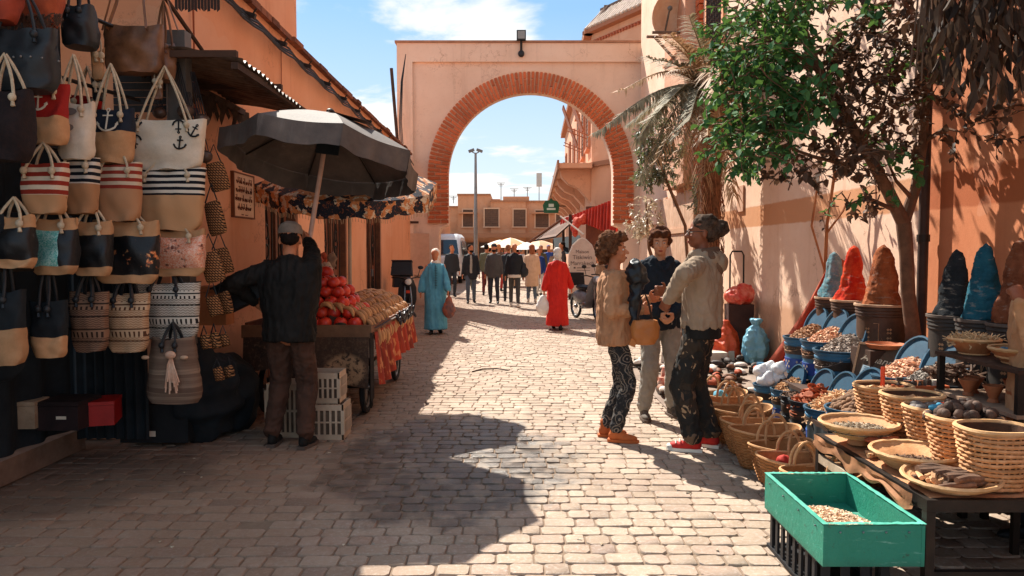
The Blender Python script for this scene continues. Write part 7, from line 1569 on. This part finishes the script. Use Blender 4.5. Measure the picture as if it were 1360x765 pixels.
def leafverts(s, w=.42, cup=.18):
    return [(0, 0, 0), (-w*s*.8, s*.35, cup*s*.6), (0, s*.4, 0), (w*s*.8, s*.35, cup*s*.6), (-w*s*.62, s*.75, cup*s*.4), (0, s*.78, -.03*s), (w*s*.62, s*.75, cup*s*.4), (0, s*1.12, -.12*s)], [(0, 2, 1), (0, 3, 2), (1, 2, 5, 4), (2, 3, 6, 5), (4, 5, 7), (5, 6, 7)]
def orient(p, d, up=None):
    y = Vector(d).normalized(); z = Vector(up or (rt.uniform(-.6, .6), rt.uniform(-.6, .6), 1)); x = y.cross(z)
    if x.length < .01: x = Vector((1, 0, 0))
    x.normalize(); z = x.cross(y); M = Matrix((x, y, z)).transposed().to_4x4(); M.translation = p; return M
def rv3(k=1): return Vector((rt.gauss(0, 1), rt.gauss(0, 1), rt.gauss(0, 1)))*k
class Tree:
    def __init__(s): s.leaves = []; s.tw = MB()
    def twig(s, p, d, L, n, size, mi, droop=.0):
        pts = [p.copy()]; d = d.normalized()
        for k in range(4):
            d = (d+rv3(.18)+Vector((0, 0, -droop))).normalized(); pts.append(pts[-1]+d*L/4)
        s.tw.tube(pts, [.006, .005, .004, .003, .002], 4)
        for k in range(n):
            t_ = .15+.85*(k+.5)/n; i = min(3, int(t_*4)); q = pts[i].lerp(pts[i+1], t_*4-i)
            ld = (d*.55+rv3(.55)+Vector((0, 0, -droop))).normalized(); s.leaves.append((orient(q, ld), size*rt.uniform(.7, 1.25), mi))
tree = thing('street_tree', 'leaning tree with glossy green and shade-browned leaves rising beside the drain pipe', 'tree', (3.32, 6.2, 0))
o0 = tree.location.copy()
T_ = Tree()
def wp(px, py, d): return W(px, py, d)-o0
trunk = [Vector((0, 0, 0)), wp(1213, 445, 6.2), wp(1206, 390, 6.18), wp(1204, 340, 6.15), wp(1200, 296, 6.15)]
L1 = [wp(1200, 296, 6.15), wp(1180, 255, 6.05), wp(1150, 200, 5.95), wp(1115, 140, 5.9), wp(1088, 95, 5.85), wp(1068, 40, 5.8), wp(1050, -60, 5.8)]
L2 = [wp(1200, 296, 6.15), wp(1216, 250, 6.15), wp(1226, 190, 6.1), wp(1229, 120, 6.0), wp(1222, 60, 5.9), wp(1190, -30, 5.8)]
MB().tube(trunk, [.075, .062, .056, .055, .06], 14).build('trunk', M_bark, tree)
MB().tube(L1, [.055, .048, .042, .036, .03, .025, .015], 10).build('branch', M_bark, tree); MB().tube(L2, [.05, .04, .035, .032, .026, .016], 10).build('branch', M_bark, tree)
subs = [[wp(1150, 208, 5.95), wp(1120, 218, 5.8), wp(1080, 208, 5.6), wp(1045, 195, 5.5)], [wp(1115, 140, 5.9), wp(1060, 130, 5.7), wp(1010, 120, 5.5)], [wp(1088, 95, 5.85), wp(1040, 60, 5.7), wp(1000, 50, 5.6)], [wp(1140, 185, 5.9), wp(1170, 150, 5.8), wp(1185, 100, 5.7)],
        [wp(1226, 190, 6.1), wp(1255, 170, 5.95), wp(1275, 175, 5.8)], [wp(1210, 262, 6.15), wp(1190, 240, 6.0), wp(1175, 205, 5.9)], [wp(1068, 40, 5.8), wp(1020, 0, 5.6), wp(980, -30, 5.5)], [wp(1229, 120, 6), wp(1270, 70, 5.8), wp(1300, 20, 5.7)], [wp(1190, 280, 6.1), wp(1150, 262, 5.9), wp(1130, 270, 5.8)]]
for s_ in subs: MB().tube(s_, [.02]+[.014]*(len(s_)-2)+[.007], 6).build('branch', M_bark, tree)
def cluster(px, py, d, rx, ry, n, mi, size=.062, L=.28, droop=.1, dz=.5, nl=9):
    c = wp(px, py, d); k = d/1000
    for _ in range(int(n*1.5)):
        a = rt.uniform(0, 2*pi); q = math.sqrt(rt.random()); p = c+Vector((math.cos(a)*q*rx*k, rt.uniform(-dz, dz), math.sin(a)*q*ry*k))
        dr = (p-c)*1.2+rv3(.3)
        if dr.length < .01: dr = rv3(1)
        T_.twig(p-dr.normalized()*L*.5, dr, L, nl, size, mi, droop)
# green masses to the left, shade put into brown leaf colour inside and right
for a in ((1000, 40, 5.6, 50, 55, 46, 0), (985, 110, 5.55, 38, 45, 34, 0), (1030, 110, 5.6, 45, 55, 40, 0), (1020, 175, 5.6, 42, 35, 32, 0), (975, 165, 5.5, 25, 30, 12, 0), (1050, 30, 5.7, 50, 40, 28, 0), (990, 205, 5.5, 30, 18, 12, 0), (1055, 150, 5.6, 30, 30, 14, 0),
          (1090, 60, 5.8, 50, 60, 24, 1), (1130, 110, 5.8, 55, 45, 22, 1), (1080, 160, 5.7, 55, 40, 20, 1), (1165, 60, 5.8, 45, 55, 20, 1), (1190, 150, 5.9, 35, 40, 14, 1), (1150, 200, 5.8, 30, 35, 12, 1), (1100, 215, 5.6, 35, 20, 10, 1), (1050, 225, 5.6, 28, 18, 8, 1), (1270, 175, 5.8, 26, 18, 9, 1), (1255, 100, 5.9, 28, 60, 10, 1), (1135, 268, 5.9, 18, 12, 4, 1),
          (1120, 20, 5.8, 40, 30, 9, 0), (1165, 185, 5.9, 40, 50, 7, 0), (1140, 262, 5.9, 14, 8, 2, 0), (1190, 215, 5.9, 25, 30, 5, 0), (1205, 100, 5.8, 40, 50, 9, 0), (1235, 150, 5.9, 30, 40, 10, 1), (1085, 110, 5.7, 40, 60, 10, 0), (1205, 20, 5.8, 45, 35, 14, 1)):
    cluster(*a[:6], a[6], L=.26)
for _ in range(70):   # part of the crown above the frame: it throws the leaf shadows
    T_.twig(wp(rt.uniform(960, 1330), rt.uniform(-60, -350), rt.uniform(5.6, 7.2)), rv3(1), .3, 8, .075, rt.choice((0, 1)))
# twigs over the farther part of the crown, casting dapples on the wall
for _ in range(150): T_.twig(Vector((rt.uniform(2.3, 3.4), rt.uniform(6.2, 9.4), rt.uniform(4.2, 5.8)))-o0, rv3(1), .3, 8, .07, 1)
vis = sorted(range(len(T_.leaves)), key=lambda i: (o0+T_.leaves[i][0].translation).y/T_.leaves[i][1] if 0 < (o0+T_.leaves[i][0].translation).z < 3.45 else 1e9)
ind = set(vis[:300]); lm = []
for m in (M_lgreen, M_ldark):
    v, f = leafverts(1.0); lm.append(MB().add(v, f).mesh('leaf', m, 60))
fol = [MB(), MB()]
for i, (M, s, mi) in enumerate(T_.leaves):
    if i in ind:
        o = link(lm[mi], 'leaf', tree); o.matrix_local = M @ scl(s)
    else:
        v, f = leafverts(s, .44, rt.uniform(.0, .3)); fol[mi].add(v, f, M)
fol[0].build('green_foliage', M_lgreen, tree, kind='stuff', smooth=60); fol[1].build('shade_brown_foliage', M_ldark, tree, kind='stuff', smooth=60); T_.tw.build('twigs', M_bark, tree, kind='stuff')
# small bare sapling
sap = thing('bare_sapling', 'thin bare sapling against the pink wall behind the draped blanket', 'sapling', (3.35, 8.0, 0)); o0 = sap.location.copy()
MB().tube([Vector((0, 0, 0)), wp(1095, 380, 8), wp(1098, 300, 8), wp(1112, 210, 7.9), wp(1115, 170, 7.9)], [.028, .022, .018, .012, .006], 7).build('trunk', mat('a4683e', '8a5230'), sap)
for s_ in ([wp(1097, 365, 8), wp(1078, 300, 7.9), wp(1085, 250, 7.8), wp(1092, 215, 7.8)], [wp(1098, 310, 8), wp(1120, 280, 7.9), wp(1130, 255, 7.8)], [wp(1102, 270, 8), wp(1108, 230, 7.9), wp(1104, 200, 7.9)], [wp(1108, 240, 8), wp(1122, 220, 7.9)]): MB().tube(s_, [.012]*(len(s_)-1)+[.004], 5).build('branch', mat('a4683e', '8a5230'), sap)
T_ = Tree()
for _ in range(12): T_.twig(wp(rt.uniform(1078, 1128), rt.uniform(205, 290), 7.9), rv3(1), .15, 4, .05, 1)
q = MB(); 
for M, s, mi in T_.leaves: v, f = leafverts(s); q.add(v, f, M)
q.build('foliage', M_ldark, sap, kind='stuff'); T_.tw.build('twigs', M_bark, sap, kind='stuff')
# palm
palm = thing('palm_tree', 'shaggy palm with drooping grey green and dried fronds in front of the pink building', 'palm tree', (3.05, 11.6, 0)); o0 = palm.location.copy()
cr_ = wp(945, 130, 11.6)
q = MB(); q.lathe([(.17, 0), (.15, .6), (.14, 1.5), (.15, 2.4), (.16, cr_.z-.5), (.2, cr_.z-.1), (.1, cr_.z+.05)], 16, wob=.3); q.build('trunk', mat('8a5c40', '5c3a26', 14, .95, .9, 24), palm)
q = MB()
for k in range(420):
    a = rt.uniform(0, 6.28); z_ = rt.uniform(.5, cr_.z); r_ = .16; L = rt.uniform(.12, .5); q.tube([(math.cos(a)*r_, math.sin(a)*r_, z_), (math.cos(a)*(r_+.05), math.sin(a)*(r_+.05), z_-L*.5), (math.cos(a+.2)*(r_+.02), math.sin(a+.2)*(r_+.02), z_-L)], [.008, .006, .002], 3)
q.build('fibre', mat('a06a48', '7c4e34', 20, .95, .4, 30, rand=.3), palm, kind='stuff')
M_pg = m_leaf('77705a', 'a3977c', 'frond', .75); M_pd = m_leaf('a88460', 'c2a07a', 'dried_frond', .6)
def frond(end, rise, n, L, dry, sag=.3):
    p0 = cr_+rv3(.05); pe = Vector(end); pts = []
    for k in range(15):
        t_ = k/14; p = p0.lerp(pe, t_); p.z += rise*math.sin(min(1, t_*1.05)*pi)*(1-t_*.3); pts.append(p)
    f = MB(); f.tube(pts, [.022*(1-.8*k/14) for k in range(15)], 5)
    for k in range(n):
        t_ = .12+.88*k/n; i = min(13, int(t_*14)); p = pts[i].lerp(pts[i+1], t_*14-i); d = (pts[i+1]-pts[i]).normalized(); s_ = d.cross(Vector((0, 0, 1)))
        if s_.length < .05: s_ = Vector((0, 1, 0))
        s_.normalize()
        for sd in (-1, 1):
            l = L*(1-.55*t_)*rt.uniform(.75, 1.15)*(.5+t_*1.6 if t_ < .3 else 1); dd = (s_*sd*rt.uniform(.7, 1.1)+d*.6+Vector((0, 0, rt.uniform(-sag, .15)))).normalized(); w_ = .016 if not dry else .013
            mid = p+dd*l*.5+Vector((0, 0, -.03*l)); e = p+dd*l+Vector((0, 0, -sag*l*rt.uniform(.3, 1.1))); u_ = dd.cross(Vector((0, 0, 1))).normalized()*w_+Vector((0, 0, w_*.5))
            f.add([p-u_*.5, p+u_*.5, mid+u_, mid-u_, e], [(0, 1, 2, 3), (3, 2, 4)])
    f.build('frond', M_pd if dry else M_pg, palm, smooth=60, kind=None)
for e, r_, n, L, dry, sag in ((wp(786, 178, 10.6), .35, 70, .42, 0, .45), (wp(820, 120, 11), .35, 60, .4, 1, .3), (wp(850, 235, 11), .5, 60, .4, 0, .6), (wp(880, 50, 11.2), .2, 50, .38, 1, .2), (wp(905, 245, 11.2), .4, 60, .42, 1, .8), (wp(925, 290, 10.9), .5, 60, .4, 1, .9), (wp(975, 260, 11), .5, 60, .45, 1, .8),
                              (wp(1000, 210, 10.8), .5, 60, .45, 1, .7), (wp(860, 160, 10.2), .3, 60, .42, 0, .5), (wp(900, 180, 9.9), .35, 60, .42, 0, .6), (wp(955, 200, 10), .4, 60, .45, 1, .8), (wp(835, 165, 12.3), .35, 50, .4, 0, .4), (wp(930, 40, 11.4), .1, 40, .35, 1, .2), (wp(985, 90, 11.2), .2, 50, .4, 0, .4), (wp(870, 215, 10.6), .45, 50, .42, 1, .7), (wp(825, 150, 10.9), .3, 60, .45, 0, .5), (wp(845, 185, 11.3), .45, 60, .45, 0, .6), (wp(880, 140, 10.2), .3, 60, .45, 0, .5), (wp(900, 215, 10.4), .5, 60, .45, 1, .8), (wp(915, 160, 9.8), .35, 60, .45, 0, .6), (wp(935, 235, 10.2), .5, 60, .45, 1, .9), (wp(858, 75, 11), .2, 60, .42, 0, .3), (wp(890, 45, 10.8), .2, 60, .4, 1, .3), (wp(915, 20, 11), .15, 50, .4, 0, .3), (wp(940, 180, 9.6), .3, 60, .45, 1, .7), (wp(1010, 60, 11), .3, 60, .5, 1, .4), (wp(1050, 130, 10.8), .4, 60, .5, 0, .5), (wp(1030, 190, 10.4), .4, 60, .5, 1, .5), (wp(990, 20, 10.6), .3, 60, .5, 0, .4), (wp(960, 120, 9.2), .5, 60, .5, 1, .5), (wp(895, 90, 10.6), .25, 50, .4, 1, .4)):
    frond(e, r_, n, L, dry, sag)
# hanging shrub beside the palm and the pale shrub below it
def shrub(nm, label, c, blobs, n, size, m, mb2, stem=None):
    global T_, o0
    t = thing(nm, label, 'shrub', c); o0 = t.location.copy(); T_ = Tree()
    for (px, py, d, rx, ry, n_) in blobs: cluster(px, py, d, rx, ry, n_, 0, size, .2, .15, .25, 10)
    q = MB()
    for M, s, mi in T_.leaves: v, f = leafverts(s, .3); q.add(v, f, M)
    q.build('foliage', m, t, kind='stuff', smooth=60); T_.tw.build('twigs', M_bark, t, kind='stuff')
    if stem: MB().tube([Vector((0, 0, 0))]+[wp(*s) for s in stem], [.05]+[.03]*(len(stem)-1)+[.015], 7).build('stem', M_bark, t)
shrub('climbing_shrub', 'grey green climbing shrub hanging between the palm and the brick arch', (3.1, 13.6, 0), ((868, 185, 13.4, 22, 28, 55), (862, 225, 13.4, 20, 25, 42), (885, 215, 13.4, 18, 28, 34), (900, 190, 13.4, 16, 20, 12), (935, 245, 12.6, 14, 22, 16), (930, 270, 12.6, 12, 14, 8)), 0, .075, M_lgrey, None, ((915, 380, 13.5), (910, 300, 13.5), (885, 240, 13.4), (868, 190, 13.4)))
shrub('pale_shrub', 'sparse pale leafed shrub below the climbing shrub, behind the young man', (2.9, 13.0, 0), ((858, 280, 12.9, 18, 22, 16), (845, 305, 12.9, 16, 14, 12), (865, 300, 12.9, 14, 18, 8)), 0, .07, m_leaf('b5a48a', 'd8c8b0', 'pale_leaf'), None, ((862, 330, 13), (858, 270, 12.9)))
# dark hanging foliage over the top right corner
hf = thing('hanging_foliage', 'dark mass of long drooping leaves hanging in the top right corner', 'plant', (2.85, 4.6, 0)); o0 = hf.location.copy()
lv = MB(); ln_ = MB(); n_ind = 0
for k in range(1150):
    px = rt.uniform(1225, 1400); bot = 150-abs(px-1295)*.85 + rt.uniform(-25, 12) if px < 1310 else 130-abs(px-1320)*.5+rt.uniform(-40, 20)
    py = rt.uniform(-260, bot-22); d = rt.uniform(4.25, 4.95); p = wp(px, py, d); s = rt.uniform(.09, .15); dr = Vector((rt.uniform(-.35, .35), rt.uniform(-.35, .35), -1))
    v, f = leafverts(s, .22, .25); lv.add(v, f, orient(p, dr, rv3(1)))
lv.build('foliage', m_leaf('2c231e', '5a4636', 'dark_hanging_leaf', .8), hf, kind='stuff', smooth=60)
for k in range(16):
    px = 1235+k*9; MB().tube([wp(px+8, -380, 4.6), wp(px, -120, 4.55), wp(px+rt.uniform(-6, 6), 60, 4.6)], [.012, .009, .004], 5).build('stem', M_bark, hf)
for k in range(3): MB().tube([wp(1225+k*5, -60, 4.5), wp(1215+k*6, 40, 4.5), wp(1208+k*8, 96+6*k, 4.5)], .006, 4).build('dry_strand', mat('5c4636'), hf)
# ================================================================ MOPEDS
def moped(nm, label, loc, rz, c1, box=True):
    t = thing(nm, label, 'moped', loc, rz=rz)      # travels towards -Y
    for y_ in (-.6, .6):
        T = tr(0, y_, .28) @ roty(pi/2); wh = MB(T).tube([(math.cos(a)*.25, math.sin(a)*.25, 0) for a in [2*pi*j/26 for j in range(26)]], .032, 8, loop=True).build('wheel', M_rubber, t)
        MB(T).tube([(math.cos(a)*.21, math.sin(a)*.21, 0) for a in [2*pi*j/26 for j in range(26)]], .013, 6, loop=True).build('rim', M_steel, wh); q = MB(T)
        for j in range(9): q.tube([(0, 0, 0), (math.cos(j*.7)*.21, math.sin(j*.7)*.21, 0)], .005, 4)
        q.ell((0, 0, 0), (.05, .05, .05)).build('spokes', M_steel, wh)
        MB().tube([(0, y_+math.cos(a)*.3, .28+math.sin(a)*.3) for a in [.1+pi*.85*j/8 for j in range(9)]], .05, 6, flat=.25, up=(1, 0, 0)).build('mudguard', M_black, t)
    for s in (-1, 1): MB().tube([(s*.07, -.6, .28), (s*.07, -.52, .6), (s*.05, -.42, .92)], .018, 7).build('fork', M_steel, t)
    MB().tube([(-.32, -.34, 1.02), (-.2, -.4, 1.03), (0, -.42, .98), (.2, -.4, 1.03), (.32, -.34, 1.02)], .014, 7).build('handlebar', M_iron, t)
    for s in (-1, 1): m_ = MB().tube([(s*.22, -.4, 1.03), (s*.27, -.42, 1.2)], .007, 5).ell((s*.28, -.42, 1.23), (.06, .02, .04)).build('mirror', M_black, t)
    MB().rings([[(x_*w_, y_, z_+o) for x_, o in ((-1, 0), (-.5, .03), (.5, .03), (1, 0), (.6, -.03), (-.6, -.03))] for w_, y_, z_ in ((.12, -.48, .98), (.19, -.42, .8), (.2, -.34, .55), (.15, -.2, .32), (.14, .1, .28))]).build('leg_shield', c1, t)
    MB().ell((0, -.5, .93), (.1, .09, .1)).build('head_cowl', c1, t); MB().ell((0, -.575, .94), (.07, .03, .07)).build('headlight', mat('e8e4dc', r=.1), t)
    MB().ell((0, .3, .52), (.13, .42, .17)).build('body', c1, t); MB().ell((0, .18, .74), (.13, .36, .07)).build('seat', M_black, t); MB().ell((0, .1, .35), (.1, .2, .1)).build('engine', M_steel, t); MB().tube([(.12, .2, .3), (.14, .8, .34)], .04, 8).build('exhaust', M_steel, t)
    MB().b2((-.04, -.545, .7), (.04, -.535, .76)).build('plate', mat('c8452c'), t, smooth=0)
    if box: MB().box((0, .72, .92), (.4, .36, .3), None, .9, .9).build('luggage_box', M_black, t, smooth=0)
    return t
moped('moped', 'dark moped with raised black screen parked by the left pier behind the blue dressed woman', (-2.30, 16.2, 0), .25, mat('3a3c40', '2c2e32', 5, .3))
ms = thing('black_carton', 'black box carried on the front of the left moped', 'box', (-2.28, 15.6, 1.12)); MB(rotx(-.2)).box((0, 0, .09), (.44, .2, .28), None, .9, .8).build('box', M_black, ms, smooth=0); MB(rotx(-.2)).box((0, 0, .25), (.42, .2, .02)).build('lid', M_black, ms, smooth=0)
moped('moped', 'grey moped parked facing the camera beside the arched sign, right of the red dressed woman', (1.72, 17.2, 0), .35, mat('8a8c8c', '6f7070', 5, .3))
moped('moped', 'second darker moped partly hidden behind the grey moped by the arched sign', (2.15, 18.1, 0), .1, mat('2a2c30', r=.3), False)
moped('moped', 'small red trimmed moped behind the blue dressed woman, beyond the arch', (-2.55, 23.6, 0), -.2, mat('7c2c22', r=.4), False)
